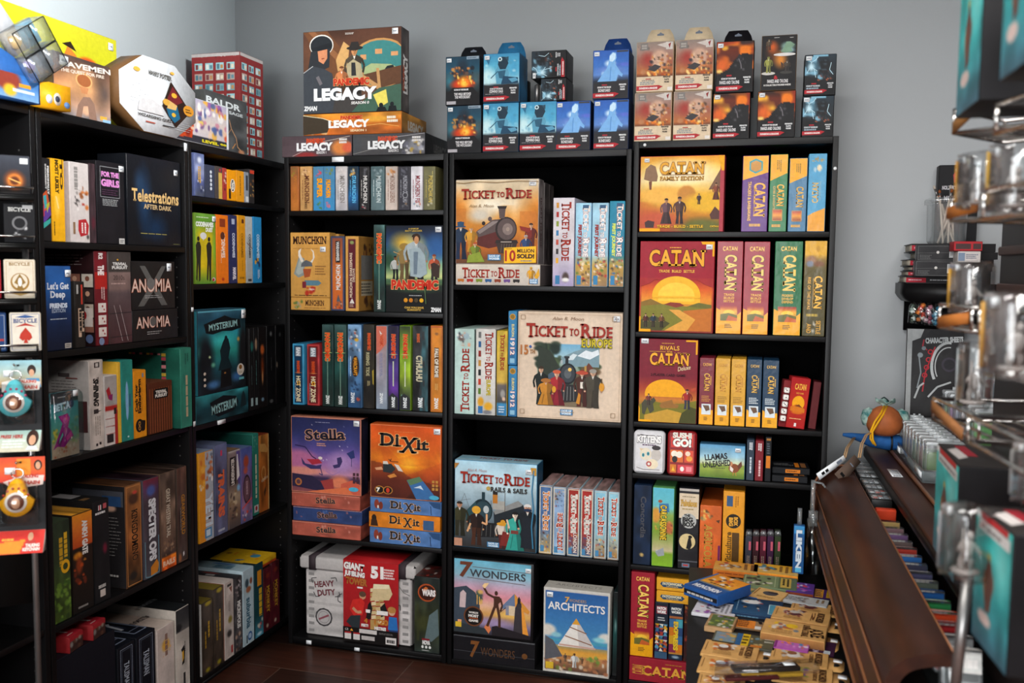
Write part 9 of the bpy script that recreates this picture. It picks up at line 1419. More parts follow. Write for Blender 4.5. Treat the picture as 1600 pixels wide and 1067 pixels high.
for k,(xa,ya,pts,wh,lb) in enumerate([(0,0,[(1333,684),(1322,700),(1318,715)],((1320,715),(1278,745)),'white'),(0,0,[(1366,672),(1352,680),(1345,694),(1341,715)],((1340,716),(1310,748)),'kraft')]):
    o =thing('swing_tag',['white printed tag hanging on twine from the blue cloth roll','grey-brown folded tag hanging on twine from the blue cloth roll'][k],'tag',(0,0,0));Yt =2.895-.012*k
    m =MB();q =[tuple(onY(x,y,3.03+(Yt-3.03)*i_/(len(pts)-1))) for i_,(x,y) in enumerate(pts)];m.tube(q,.0022,'twine',6);m.tube([(x+.006,y+.004,z) for x,y,z in q],.0022,'twine',6)
    if k == 0:m.lathe([(0,-.006),(.006,-.003),(.006,.003),(0,.006)],'twine',10,c=(0,0));V =m.v[-1];V += np.array(q[-1])
    m.build('twine_loop',o)
    (xa,ya),(xb,yb) =wh;A =onY(xa,ya,Yt-.004);B =onY(xb,yb,Yt-.05);d =(B-A);n_ =np.cross(d,[0,1,.2]);n_ /= np.linalg.norm(n_);w_ =.011 if k == 0 else .019
    th =np.cross(d,n_);th =th/np.linalg.norm(th)*.0008
    m =MB();V =[A+n_*w_*.8,A-n_*w_*.8,B-n_*w_,B+n_*w_];V =V+[v+th for v in V];m.add(V,[[0,1,2,3],[7,6,5,4],[0,4,5,1],[1,5,6,2],[2,6,7,3],[3,7,4,0]],'white_sticker' if k == 0 else 'kraft_tag')
    for s0,s1 in ((.12,.3),(.62,.72),(.76,.86)) if k == 0 else ((.75,.85),(.3,.34)):
        for off in (-th*.3,th*1.3):a_,b2 =A+d*s0,A+d*s1;m.add([a_+n_*w_*.4+off,a_-n_*w_*.4+off,b2-n_*w_*.4+off,b2+n_*w_*.4+off],[[0,1,2,3]],'black_plastic' if s0 > .5 else 'grey_ink')
    m.build('card_tag',o)
# ================================================================== shelf things in the far right corner
Yc =3.16
sb =onY(1412,470,Yc);A =onY(1410,440,Yc)[0]
o =thing('black_wall_shelf','black wall shelf with cut corner holding the stack of black books','shelf',(A,YW-.235,onY(1450,472,Yc)[2]));zs =onY(1450,443,Yc)[2]-o.location.z
m =MB();m.prism([(.02,0),(.30,0),(.30,zs),(0,zs),(0,.025),(.008,.012)],0,.22,'black_laminate');m.build('shelf_board',o);m =MB();m.box(.03,.30,.21,.225,-.10,0,'black_laminate');m.build('hook_rail',o)
zb =o.location.z+zs+.0006;ox =A
def book(x,y,w,d,h,col,lb,art=None,mat='gloss_card',pages=True):
    global zb
    o =thing('hardcover_book',lb,'book',(x,y,zb),(0,0,R_.uniform(-.02,.02)),'stack of black books in the corner');m =MB();t =.0025
    m.box(0,w,0,d,0,t,mat,col);m.box(0,w,0,d,h-t,h,mat,col);m.box(0,w,0,t,t,h-t,mat,col)
    if art:a =Art(w,h,300);a.bg(col);art(a);a.put(m,(0,0,h),(w,0,0),(0,0,-h),(0,-1,0),mat)
    m.build('cover',o);m =MB();m.box(.004,w-.004,t,d-.004,t,h-t,'matte_card','c8bca8');m.build('page_block',o);zb += h+.0006
def bart(a):a.R(0,.2,.25,.85,'a82030');a.G(.03,.3,.2,.7,1,'d8a0a8');a.G(.3,.35,.55,.65,1,'a8a8a8')
for i,(dx,w,h,lb) in enumerate(((.004,.23,.022,'bottom'),(.01,.23,.016,'second'),(.022,.23,.014,'third'),(.016,.24,.022,'fourth'),(.036,.23,.022,'fifth'),(.02,.24,.026,'topmost'))):book(A+dx,YW-.225+.005*i,w,.19,h,'1d1b1d',f"black book with red spine end, {lb} of the stack under the brush jar",bart)
for i in range(2):
    x0 =onY(1431,400,3.06)[0];z =o.location.z if False else onY(1440,432-24*i,3.08)[2]
    q =thing('boxed_card_set',['black boxed card set with red ribbon, lower of two before the books','black boxed card set with red ribbon, upper of two before the books'][i],'boxed set',(x0+.004*i,YW-.262,z),(0,0,0));carton(q,.15,.036,.05,'232224',{'F':lambda a:(a.bg('252426'),a.F(.02,.05,.98,.95,'6a6a6a',.02),a.L([(0,.5),(1,.45)],.015,'6a6a6a'),a.G(.05,.6,.3,.9,3,'5a5a5a'),a.E(.4,.45,.03,None,'c8c4c0',10),a.R(.62,.2,.76,.8,'c0c0c0'),a.G(.64,.25,.74,.75,4,'4a4a4a',rot=-90),a.R(.76,.72,1,.95,'d83a34'))},'wrapped_card')
    if i == 0:zq =z
m =MB()
# brush jar
jz =zb;P =onY(1468,350,3.2);JW =.062
o =thing('brush_jar','tall clear plastic jar holding paint brushes on the black books','jar',(onY(1445,350,3.22)[0]+JW,3.205,jz));H =onY(1465,310,3.2)[2]-jz
sq =lambda r,z:[(r*math.cos(t)*min(1/abs(math.cos(t)) if abs(math.cos(t)) > .7 else 9,1/abs(math.sin(t)) if abs(math.sin(t)) > .7 else 9,1.25),r*math.sin(t)*min(1/abs(math.cos(t)) if abs(math.cos(t)) > .7 else 9,1/abs(math.sin(t)) if abs(math.sin(t)) > .7 else 9,1.25),z) for t in np.linspace(0,2*math.pi,33)[:-1]]
m =MB();rings =[sq(.046,0),sq(.052,.01),sq(.055,H-.02),sq(.056,H-.018),sq(.062,H-.018),sq(.062,H-.004),sq(.058,H)];V =[p for r in rings for p in r];n_ =32
m.add(V,[[i*n_+k,i*n_+(k+1) % n_,(i+1)*n_+(k+1) % n_,(i+1)*n_+k] for i in range(len(rings)-1) for k in range(n_)]+[list(range(n_))[::-1]],'clear_case');m.build('jar_body',o,True)
for i in range(9):
    q =i*2.4;bx,by =.026*math.cos(q),.026*math.sin(q);tx,ty =.04*math.cos(q+2.2+.3*i),.028*math.sin(q+2.2);L =H+.012+.016*(i % 3)
    b_ =thing('paint_brush',f"pale-handled paint brush with brown tip in the jar, {['first', 'second', 'third', 'fourth', 'fifth', 'sixth', 'seventh', 'eighth', 'ninth'][i]} of the bunch",'brush',(onY(1445,350,3.22)[0]+JW+bx,3.205+by,jz+.003),(0,0,0),'paint brushes in the jar')
    d =np.array([tx-bx,ty-by,L]);d1 =d*.80;d2 =d*.92;d3 =d*.985;m =MB();m.tube([(0,0,0),tuple(d*.4),tuple(d1)],[.003,.0042,.003],'matte_card',7,'d8c8b8');m.build('handle',b_);m =MB();m.tube([tuple(d1),tuple(d2)],.0034,'grey_metal',7);m.build('ferrule',b_);m =MB();m.tube([tuple(d2),tuple(d*.96),tuple(d3)],[.004,.0045,.001],'matte_card',7,['a85a24','8a4a24','b8aCA0'.lower()][i % 3]);m.build('bristle_tip',b_)
A2 =onY(1467,280,3.27)[0];zt =onY(1467,258,3.27)[2]
o =thing('black_figure_box','black box with white capitals behind the brush jar','miniature box',(A2,3.27,zb));carton(o,.12,.05,zt-zb,'141316',{'F':lambda a:(a.bg('151417'),a.P([(.35,.12),(.45,.05),(.55,.14),(.5,.22),(.38,.22)],'b03048'),a.E(.45,.06,.05,.03,'8ab0d0',8),a.T("NOLZUR'S MARVELOUS",.48,.28,.045,.8,'e0dce0','s'),a.T('MONSTERS',.44,.42,.07,.6,'e4e0e4','s'),a.el(.5,.6,.4,.06,'b8702c',.6),a.el(.6,.56,.2,.05,'3a5a8a',.6))})
# small boxes right of the books
for i,(x0,x1,y0,y1,Y,c,art,lb) in enumerate([(1490,1535,377,392,3.0,'a8242c',lambda a:(a.bg('b02a30'),a.R(.05,.2,.6,.85,'4a3434'),a.R(.68,.2,.97,.85,'4a3434')),'small red framed box on the white card box right of the books'),(1496,1532,392.5,410,3.0,'c8c0bc',lambda a:(a.bg('c8c0bc'),a.R(.0,.1,.3,.9,'7a8aa0'),a.G(.35,.2,.95,.7,3,'6a7080')),'small white card box under the red framed box')]):
    P =onY(x0,y1,Y);q =thing('small_card_box',lb,'card box',tuple(P));carton(q,onY(x1,y1,Y)[0]-P[0],.07,onY(x0,y0,Y)[2]-P[2],c,{'F':art})
P =onY(1492,411,3.0);q =thing('small_card_box','plain black carton under the white card box in the corner','card box',(P[0],3.0,onY(1492,470,3.0)[2]));carton(q,.10,.07,P[2]-onY(1492,470,3.0)[2]-.001,'1a1a1c')
# dice bags on the rail
for i,(x,y0,y1,cs,lb) in enumerate([(1427,470,506,['3a4a40','c8d0cc','8a9a90','2a3a34'],'dark green and silver'),(1438,470,504,['d8782c','e0d8d0','b83a24','c84a30'],'orange and red'),(1449,472,508,['a86a7a','d8b8c0','8a3a50','c8a0b0'],'pink and plum'),(1461,474,510,['2a7a98','8ab8cc','1c5a78','a8c8d4'],'sea blue')]):
    P =onY(x,y1,3.1-.004*i);q =thing('dice_bag',f"clear bag of {lb} dice hanging under the corner shelf",'dice bag',(P[0],3.092-.002*i,P[2]));hh =onY(x,y0,3.1)[2]-P[2];w_ =.017
    m =MB();m.prism([(-w_,.004),(-w_*.5,0),(w_*.5,0),(w_,.004),(w_*.85,hh*.8),(w_*.3,hh),(-w_*.3,hh),(-w_*.85,hh*.8)],-.012,.012,'clear_blister');m.build('bag',q)
    for k in range(9):
        r =.0055;cx,cz,cy =R_.uniform(-w_*.6,w_*.6),.01+hh*.72*k/9,R_.uniform(-.006,.006);Mx =Matrix.Rotation(R_.uniform(0,3),3,(R_.random(),R_.random(),R_.random()+.1));m =MB();V =[Mx@Vector(v)*r+Vector((cx,cy,cz)) for v in ((-1,-1,-1),(1,-1,-1),(1,1,-1),(-1,1,-1),(-1,-1,1),(1,-1,1),(1,1,1),(-1,1,1))]
        m.add([tuple(v) for v in V],[[3,2,1,0],[4,5,6,7],[0,1,5,4],[1,2,6,5],[2,3,7,6],[3,0,4,7]],'painted_plastic',cs[k % 4]);m.build('die',q)
# character sheet folder
A =onY(1421,640,3.2);B =onY(1512,640,3.2)[0];zt =onY(1425,513,3.24)[2];zb_ =1.002
o =thing('character_sheet_pack','large clear-wrapped character sheet pad leaning by the wall','sheet pad',(A[0]-.01,3.235,.935),(math.radians(-4),0,0));W =B-A[0];H =zt-.935
def c_char(a):
    a.bg('2a2829');a.R(0,0,.09,1,'a8aaaa');a.P([(.09,0),(.3,0),(.24,.1),(.09,.14)],'b0b2b2');a.T('CHARACTER SHEETS',.66,.12,.055,.66,'c4c6c6','h',4);a.L([(.3,.12),(.28,.2),(.36,.24)],.014,'b02a38');a.nz(4,4,.1)
    for r,w_ in ((.3,.03),(.24,.012)):a.L([(.75-r*math.cos(t),.42-r*.9*math.sin(t)) for t in np.linspace(-.6,1.7,16)],w_,'c0c2c2')
    a.E(.76,.4,.14,None,'3c3640',20);a.E(.76,.4,.1,None,'262428',20)
    for i in range(4):a.E(.42-.03*i,.26+.09*i,.05,None,'b82a34',12);a.E(.42-.03*i,.26+.09*i,.03,None,'3a2428',12)
    a.L([(.5,.2),(.34,.5),(.3,.72)],.014,'b02a34');a.E(.3,.22,.04,None,'7a8288',10);a.E(.24,.3,.05,None,'868e92',10);a.L([(.22,.32),(.26,.5),(.2,.68)],.014,'8a9094');a.L([(.16,.8),(.24,.66),(.32,.62)],.02,'b8baba');a.L([(.4,.78),(.56,.66),(.8,.6)],.02,'b8baba')
carton(o,W,.012,H,'2a2829',{'F':c_char},'wrapped_card')
# ================================================================== chrome spinner rack at the right edge
def corner(x,y,z):return onZ(x,y,z)
rack =thing('wire_spinner_rack','chrome wire spinner rack of miniatures at the right picture edge','display rack',(.84,1.06,0))
m =MB();m.tube([(0,0,.002),(0,0,2.2)],.016,'grey_metal',12);m.build('centre_post',rack);m =MB();m.lathe([(0,0),(.17,0),(.17,.012),(.03,.03),(0,.03)],'black_plastic',28);m.build('round_base',rack)
def wtray(name,P0,ux,w,d,z,lip=.035):
    """wire tray: P0 near-left corner (world), ux = yaw of its front edge"""
    m =MB();ca,sa =math.cos(ux),math.sin(ux);L =lambda x,y,zz:(P0[0]+x*ca-(y-d)*sa-.84,P0[1]+x*sa+(y-d)*ca-1.06,zz)
    m.tube([L(0,0,z),L(w,0,z),L(w,d,z),L(0,d,z)],.0035,'chrome_wire',7,closed=True);m.tube([L(0,0,z+lip),L(w,0,z+lip),L(w,d,z+lip),L(0,d,z+lip)],.0035,'chrome_wire',7,closed=True)
    for x,y in ((0,0),(w,0),(w,d),(0,d)):m.tube([L(x,y,z),L(x,y,z+lip)],.003,'chrome_wire',6)
    k =5
    for i in range(1,k):m.tube([L(w*i/k,0,z),L(w*i/k,d,z)],.0026,'chrome_wire',6)
    cx,cy =(P0[0]-.84,P0[1]-1.06);e =L(w*.5,d*.5,z);m.tube([e,(0,0,z)],.004,'chrome_wire',6)
    m.build('wire_tray',rack)
def figcard(a,base='3aa8a0'):
    a.vg((0,base),(.6,'2f8f90'),(1,'3a5a68'));a.nz(5,8,.2);a.el(.75,.3,.3,.3,'8ad0c8',.8,.6);a.P([(.3,.45),(.42,.3),(.5,.34),(.55,.5),(.5,.7),(.36,.72)],'5a3a30');a.el(.42,.3,.07,.05,'9a8a4a',.5);a.P([(.28,.5),(.36,.42),(.34,.66)],'8a5a34');a.el(.35,.78,.22,.06,'c0a8a0',.3);a.el(.5,.48,.1,.1,'7a4a3a',.5)
    a.P([(0,.0),(.12,0),(.12,.06),(0,.05)],'d8d8d8');a.P([(.12,.0),(.9,0),(.9,.05),(.16,.05)],'b02a2c');a.P([(.1,.055),(.95,.055),(.95,.14),(.1,.13)],'c4beba');a.G(.15,.075,.9,.115,1,'7a7472',fill=.8)
def minibox(x1,y1,x2,y2,z,H,D,lb,up=True):
    """teal miniature box; (x1,y1) far and (x2,y2) near end of its teal face's edge at height z"""
    A,B =onZ(x1,y1,z),onZ(x2,y2,z);W =np.linalg.norm((B-A)[:2]);yaw =math.atan2(B[1]-A[1],B[0]-A[0]);z0 =z-H if up else z
    o =thing('miniature_box',lb,'miniature box',(A[0],A[1],z0),(0,0,yaw),'teal miniature boxes on the spinner');dk =lambda a:(a.bg('121113'),a.nz(3,4,.2),a.G(.35,.4,.5,.9,2,'8a8684',rot=-90),a.R(.72,.5,.78,.9,'7a1c24'))
    carton(o,W,D,H,'131214',{'F':figcard,'R':dk,'T':lambda a:(a.bg('2a2625'),a.P([(.1,.55),(.55,.5),(.55,.7),(.1,.75)],'9a2430'),a.P([(.2,.75),(.6,.7),(.7,.9),(.3,.95)],'c8c0bc'))},'gloss_card',res=260);return o
minibox(1465,692,1499,729,1.10,.190,.09,'teal miniature box, farther one standing low on the spinner')
minibox(1527,790,1584,836,1.10,.172,.10,'teal miniature box, nearest one at bottom right of picture')
minibox(1493,186,1529,157,1.62,.20,.09,'teal miniature box on the upper spinner tray at left',up=False)
minibox(1562,128,1612,92,1.62,.20,.09,'teal miniature box cut off by top right picture corner',up=False)
def figure(o,s,c,seed):
    """a small grey monster miniature on a round base"""
    r =random.Random(seed);m =MB();m.lathe([(0,0),(.019*s,0),(.020*s,.003*s),(.018*s,.005*s),(0,.005*s)],'painted_plastic',20,c)
    m.tube([(-.008*s,0,.004*s),(-.007*s,.002*s,.016*s),(-.002*s,0,.026*s)],[.004*s,.0045*s,.006*s],'painted_plastic',8,c);m.tube([(.009*s,0,.004*s),(.007*s,-.002*s,.016*s),(.002*s,0,.026*s)],[.004*s,.0045*s,.006*s],'painted_plastic',8,c)
    m.tube([(0,0,.022*s),(0,-.001*s,.032*s),(.001*s,-.002*s,.044*s),(.001*s,-.003*s,.05*s)],[.008*s,.010*s,.009*s,.004*s],'painted_plastic',10,c);m.tube([(.001*s,-.003*s,.049*s),(.001*s,-.005*s,.054*s),(.001*s,-.006*s,.061*s)],[.004*s,.0062*s,.003*s],'painted_plastic',10,c)
    m.tube([(-.008*s,0,.043*s),(-.018*s,-.004*s,.036*s),(-.02*s,-.012*s,.044*s)],[.004*s,.0034*s,.0026*s],'painted_plastic',7,c);m.tube([(.009*s,0,.043*s),(.018*s,-.002*s,.034*s),(.016*s,-.012*s,.028*s)],[.004*s,.0034*s,.0026*s],'painted_plastic',7,c);m.tube([(-.021*s,-.012*s,.02*s),(-.02*s,-.013*s,.07*s)],.0014*s,'painted_plastic',6,c);m.build('figure',o,True)
def mini(x0,x1,y0,y1,t,lb,edge='b8863a',fc='8a827e',rz=.35,s=None,nfig=1):
    P =at(x0,y1,t);Q =at(x1,y0,t);W =np.linalg.norm((Q-P)[:2]);H =Q[2]-P[2]
    o =thing('miniature_blister',lb,'miniature pack',tuple(P),(0,0,YAW+rz),'clear miniature packs on the spinner')
    m =MB();m.prism(rtin(W,H,.014)[::-1],-.03,.012,'clear_blister');m.build('clear_blister',o);m =MB();m.box(.004,W-.004,.0125,.015,.003,H-.003,'matte_card','6c6462');m.box(.0005,.0035,.0115,.015,.012,H-.012,'matte_card',edge);m.box(.012,W*.4,.011,.0124,H*.82,H*.93,'white_sticker');m.build('card_insert',o)
    for i in range(nfig):f =bpy.data.objects.new('figure_holder',None);figure(o,s or H*9,fc,i)
    for ch in o.children:
        if ch.name.startswith('figure'):ch.location =(W*.5,-.008,H*.1)
    return o
for x0,x1,y0,y1,t,lb,e in [(1502,1542,238,328,1.32,'clear miniature pack with amber edge on second spinner tray, left','b8863a'),(1552,1610,222,335,1.16,'clear miniature pack on second spinner tray, right, cut by the frame','b8903c'),(1490,1540,408,492,1.42,'clear miniature pack on the middle spinner tray beside the card boxes','c8963c'),(1544,1625,456,592,1.04,'big clear miniature pack with grey creature at right picture edge','c8964a'),(1502,1530,532,640,1.45,'slim clear miniature pack behind the low wire tray','9aa0a2'),(1476,1536,786,905,1.16,'clear miniature pack standing between the two low teal boxes','8a8a8c'),(1590,1650,690,790,1.15,'clear miniature pack at right edge above the nearest teal box','8a8684')]:
    mini(x0,x1,y0,y1,t,lb,e)
for x,y,t,w,d,ux in [(1490,208,1.42,.16,.20,.9),(1556,208,1.12,.2,.2,.3),(1486,345,1.42,.16,.16,.5),(1536,342,1.15,.22,.2,.2),(1468,510,1.48,.14,.12,.2),(1530,520,1.25,.2,.2,.15),(1458,655,1.55,.16,.2,.15),(1512,690,1.25,.26,.2,.12)]:
    P =at(x,y,t);wtray('t',P,YAW+ux-.27,w,d,P[2])
for i,(xa,ya,xb,yb,t,c) in enumerate([(1481,393-50,1528,330,1.40,'a8642c'),(1467,512,1514,506,1.46,'a8642c'),(1457,643,1505,688,1.42,'8a5a34'),(1490,210,1538,165,1.40,'9a6a3a')]):
    P,Q =at(xa,ya,t),at(xb,yb,t*.95);m =MB();u =Q-P;L_ =np.linalg.norm(u);V =[P,Q,Q+[0,0,.018],P+[0,0,.018]];n_ =np.cross(u/L_,[0,0,1])*.003;V =[v-[.84,1.06,0] for v in V];V =V+[v+n_ for v in V];m.add(V,[[0,1,2,3],[7,6,5,4],[0,4,5,1],[1,5,6,2],[2,6,7,3],[3,7,4,0]],'matte_card',c);p =m.build('price_rail',rack);p['label'] ='amber-brown label rail on a tray edge'
P,Q =at(1512,905,1.22),at(1492,1075,1.22);m =MB();m.tube([tuple(P-[.84,1.06,0]),tuple(Q-[.84,1.06,0])],.0075,'grey_metal',8);m.build('rack_leg',rack)
# ================================================================== black bench with card packs
zB =.5
c1,c2 =onZ(1077,886,zB),onZ(1071,1064,zB);c2 =c1+(c2-c1)*(c1[1]-1.75)/(c1[1]-c2[1])
o =thing('piano_bench','black low bench top covered with loose card packs in front of piano','bench',(0,0,0));m =MB();xr =.225
pts =[(c1[0],c1[1]),(c2[0],1.75),(xr,1.75),(xr-.02,c1[1]+.05)]
m.prism([pts[0],pts[1],pts[2],pts[3]],zB-.045,zB,'bench_vinyl',axis='z');m.build('seat',o)
m =MB();m.prism([(pts[0][0]+.01,pts[0][1]-.01),(pts[1][0]+.01,1.77),(xr-.015,1.77),(xr-.03,c1[1]+.03)],zB-.16,zB-.045,'black_laminate',axis='z');m.build('apron',o)
for x,y in ((c1[0]+.04,c1[1]-.05),(c2[0]+.04,1.80),(xr-.05,1.80),(xr-.06,c1[1]-.0)):m =MB();m.box(x-.02,x+.02,y-.02,y+.02,.0,zB-.16,'black_laminate',b=.003);m.build('leg',o)
TAN ='d2a060'
def t_tan(title,pic,n='',half=.0):
    def g(a):
        a.bg(TAN);a.nz(5,4,.06);a.G(.03,.15,.07,.85,1,'8a6030',rot=-90)
        a.sp(.16,.1,.56,.6,22,pic,.06);a.L([(.2,.3),(.5,.45)],.05,pic[0]);a.E(.36,.3,.09,.12,pic[1],12);a.P([(.24,.5),(.46,.36),(.54,.5),(.34,.62)],pic[2])
        a.G(.2,.64,.6,.92,3,'9a7038',fill=.3);a.T(title,.84,.5,.12,.78,'4a2818','s',-90)
        if n:a.T(n,.71,.5,.06,.6,'6a4020','s',-90)
    return g
PICS =[['c8682c','d8d4d0','7a4a2c'],['8a3a3c','b8b0a8','5a2a2c'],['6a7a8a','e0a030','a8a09c'],['b8b4b0','8a5a34','e0d8d0'],['7a8a2a','9aaa3a','6a3a8a']]
def pack(cx,cy,w,d,rz,h,body,top,lb,z=0,tab=None,cat='card pack',side=None,group='card packs on the black bench',front=None,rx=0,ry=0):
    if group == 'card packs on the black bench' and cat == 'card pack':d *= 1.42;h =h*.62 if h > .006 else h
    P =onZ(cx,cy,zB+z+h);c_,s_ =math.cos(rz),math.sin(rz);o =thing('card_pack',lb,cat,(P[0]-w/2*c_+d/2*s_,P[1]-w/2*s_-d/2*c_,zB+z+.0006),(rx,ry,rz),group);carton(o,w,d,h,body,{'T':top,**({'F':front} if front else {})},'gloss_card',res=420)
    if tab:
        m =MB();t =.001;L =tab;rr =[(w,d*.06),(w+L*.8,d*.08),(w+L,d*.25),(w+L,d*.75),(w+L*.8,d*.92),(w,d*.94)];m.prism(rr,0.0006,t+.0006,'gloss_card',body,axis='z');m.prism([(w+L*.35,d*.38),(w+L*.6,d*.40),(w+L*.75,d*.5),(w+L*.6,d*.60),(w+L*.35,d*.62)],t+.0007,t+.0011,'black_plastic',axis='z');p =m.build('hang_tab',o);p['label'] ='hanging tab with a slot';m =MB();m.box(w+L*.3,w+L*.85,d*.68,d*.88,t+.0007,t+.0012,'white_sticker');m.build('price_sticker',o)
    return o
a0 =-.10
pack(1150,886,.13,.062,-.03,.03,'d8862c',lambda a:(a.vg((0,'e0983a'),(1,'d8a860')),a.sp(.05,.1,.6,.8,14,['b8b4b0','6a4a34','d8d4cc','a83a24'],.08),a.G(.65,.1,.95,.9,2,'7a5030',rot=-90)),'orange card pack at far left of bench against the bookcase',front=lambda a:(a.bg('d8762c'),a.G(.1,.3,.9,.6,1,'8a3a1c')))
pack(1212,890,.13,.062,-.06,.03,'e09a24',lambda a:(a.vg((0,'e8a828'),(1,'d8b068')),a.sp(.05,.1,.5,.8,14,['3a8ab0','6a4a34','d8d4cc','4a6a7a'],.08),a.G(.55,.1,.95,.9,3,'8a6030',rot=-90)),'yellow-orange card pack at far right of bench against the bookcase',front=lambda a:(a.bg('e0862c'),a.G(.1,.3,.9,.6,1,'9a4a1c')))
pack(1203,909,.15,.075,-.05,.022,'6a7a58',lambda a:(a.bg('7a8a64'),a.F(.03,.05,.6,.95,'a8b088',.02),a.sp(.1,.15,.5,.85,20,['3a3430','8a9a4a','d8d0c0','6a4a7a'],.06),a.rc(.66,0,1,1,'5a6a4c'),a.R(.7,.1,.9,.9,'c8a850'),a.G(.72,.15,.88,.85,2,'3a3420',rot=-90)),'sage green card pack near the far end of bench')
pack(1130,925,.15,.10,.62,.004,'3a6a58',lambda a:(a.bg('5a7a60'),a.nz(4,4,.3)),'flat mossy card sticking out under the blue munch box')
pack(1155,918,.12,.085,.9,.003,'a08a5a',lambda a:(a.bg('8a7a5c'),a.sp(0,0,1,1,20,['c8a860','5a6a50','b8b0a0'],.08)),'flat tan-grey card under the right corner of tilted blue box',z=.004)
pack(1146,931,.12,.06,.35,.018,'24569a',lambda a:(a.bg('2a62a8'),a.G(.1,.5,.8,.9,1,'c8d0dc')),'bright blue card pack under the tilted blue and orange box')
pack(1121,913,.115,.145,-.62,.03,'24508e',lambda a:(a.vg((0,'e08a28'),(.55,'e8a038'),(.66,'2a5a98'),(1,'24508e')),a.sp(.2,.05,.85,.5,20,['e0d8d0','c85a2c','f0c030','6a3a24'],.08),a.G(.3,.48,.8,.56,1,'5a3a20'),a.T('MUNCHKIN',.52,.84,.14,.74,'e0e0e4','h'),a.G(.1,.66,.9,.72,1,'14141c'),a.R(0,0,.06,1,'3a6aa8')),'thick blue and orange card box lying tilted on other packs',z=.02,front=lambda a:(a.bg('24508e'),a.rc(0,.35,1,.8,'16181e'),a.G(.1,.45,.9,.7,1,'b8b4b0',fill=.8)),cat='card game')
pack(1118,951,.11,.07,-.12,.016,'c8c4c8',lambda a:(a.bg('d0ccd0'),a.sp(.05,.1,.55,.9,20,['c84a34','8a4a9a','5a5a5a','e8d8d4','3a2a34'],.07),a.G(.62,.1,.95,.9,3,'8a8688',rot=-90)),'white card pack with red and purple splashes on bench')
pack(1184,948,.125,.085,-.07,.026,'1f3f5e',lambda a:(a.vg((0,'16304c'),(1,'2a5478')),a.el(.35,.25,.25,.15,'dcd8d4',.3),a.sp(.15,.1,.6,.8,14,['d8d4d0','b83a2c','1c2430','c88a4a'],.05),a.R(.74,.3,.95,.9,'4a90a8'),a.F(.74,.3,.95,.9,'b8d0d8',.02),a.G(.05,.05,.1,.95,1,'6a8aa0',rot=-90)),'dark blue card pack with white hat shapes in bench middle',front=lambda a:(a.bg('16304c'),a.G(.1,.3,.6,.7,1,'5a8098')))
pack(1183,962,.14,.05,-.05,.01,'141418',lambda a:(a.bg('16161a'),a.G(.5,.4,.95,.8,1,'c8c8c8')),'black pack edge peeking below the dark blue pack')
pack(1201,929,.085,.062,-.33,.02,TAN,lambda a:(a.bg('d8ac6c'),a.E(.52,.4,.25,.2,'4a4a50',16),a.P([(.35,.25),(.7,.2),(.8,.35),(.5,.4)],'3a3234'),a.G(.2,.72,.8,.9,2,'9a7038'),a.G(.03,.1,.1,.9,1,'8a6030',rot=-90)),'small tan card pack with grey bat shape on bench')
pack(1277,927,.085,.055,-.12,.003,'4a2a6a',lambda a:(a.bg('4a2a6a'),a.R(.25,.05,.7,.95,'d8982c'),a.G(.28,.1,.68,.9,4,'3a1c4a'),a.R(.8,.05,.98,.95,'c89a24')),'flat purple and orange striped card beside the piano edge')
pack(1251,918,.075,.06,-.10,.02,'4a2a7a',lambda a:(a.bg('5a3488'),a.sp(.08,.1,.9,.9,26,['c84ab0','e0d8e8','8a4ad0','d83a4a','b8a8e0'],.09)),'purple card pack with pink splashes at far end of bench',front=lambda a:(a.bg('3a1c2c'),a.rc(0,.3,1,.8,'8a3a20')))
pack(1254,937,.135,.04,-.20,.014,'a8acae',lambda a:(a.bg('b8b8b8'),a.G(.08,.2,.6,.85,3,'6a6a6e'),a.sp(.4,.2,.7,.8,8,['5a5a60','d8d4d0','8a7a70'],.05),a.G(.75,.2,.95,.8,2,'8a7050',rot=-90)),'silver-grey card pack lying slanted on the tan row')
pack(1276,951,.13,.06,-.12,.005,TAN,t_tan('MUNCHKIN',PICS[1]),'tan card pack half under the silver-grey pack',tab=.035)
pack(1252,962,.14,.062,-.16,.03,TAN,t_tan('MUNCHKIN',PICS[1],'2'),'tan card pack with dark red creature, upper right of bench',tab=.035,z=.004,front=lambda a:(a.bg('c08a50'),))
pack(1241,984,.15,.07,-.13,.04,TAN,lambda a:(a.bg(TAN),a.nz(4,4,.06),a.sp(.1,.1,.55,.6,20,['d8d0c8','6a7a8a','e0b020','a85a3a'],.06),a.E(.45,.3,.1,.15,'e0b428',12),a.G(.15,.62,.5,.92,3,'8a6030',fill=.3),a.T('UNNATURAL',.68,.5,.1,.8,'4a2c18','s',-90),a.T('AXE',.86,.55,.2,.6,'2a1810','s',-82)),'tan card pack with yellow creature and curly lettering on bench',tab=.03,front=lambda a:(a.vg((0,'b07a44'),(1,'8a5a34')),))
pack(1167,974,.10,.06,-.06,.003,'8a6a4c',lambda a:(a.bg('9a7a58'),a.R(.25,.05,.72,.9,'e0822c'),a.G(.28,.1,.6,.85,5,'6a3a1c'),a.P([(.78,.3),(.86,.25),(.9,.45),(.82,.5)],'1c1614'),a.R(.72,.7,.88,.95,'d8d4d0')),'flat brown card with orange stripes on bench')
pack(1127,971,.07,.065,-.13,.024,'b08a60',lambda a:(a.bg('a8845c'),a.rc(.1,.05,.95,.92,'5a6a3a'),a.sp(.12,.1,.92,.9,30,['7a5a9a','8a9a3a','d8d4c8','c89a40','3a4a24'],.09)),'small pack picturing purple and green scene, bench left side',front=lambda a:(a.bg('b08a60'),))
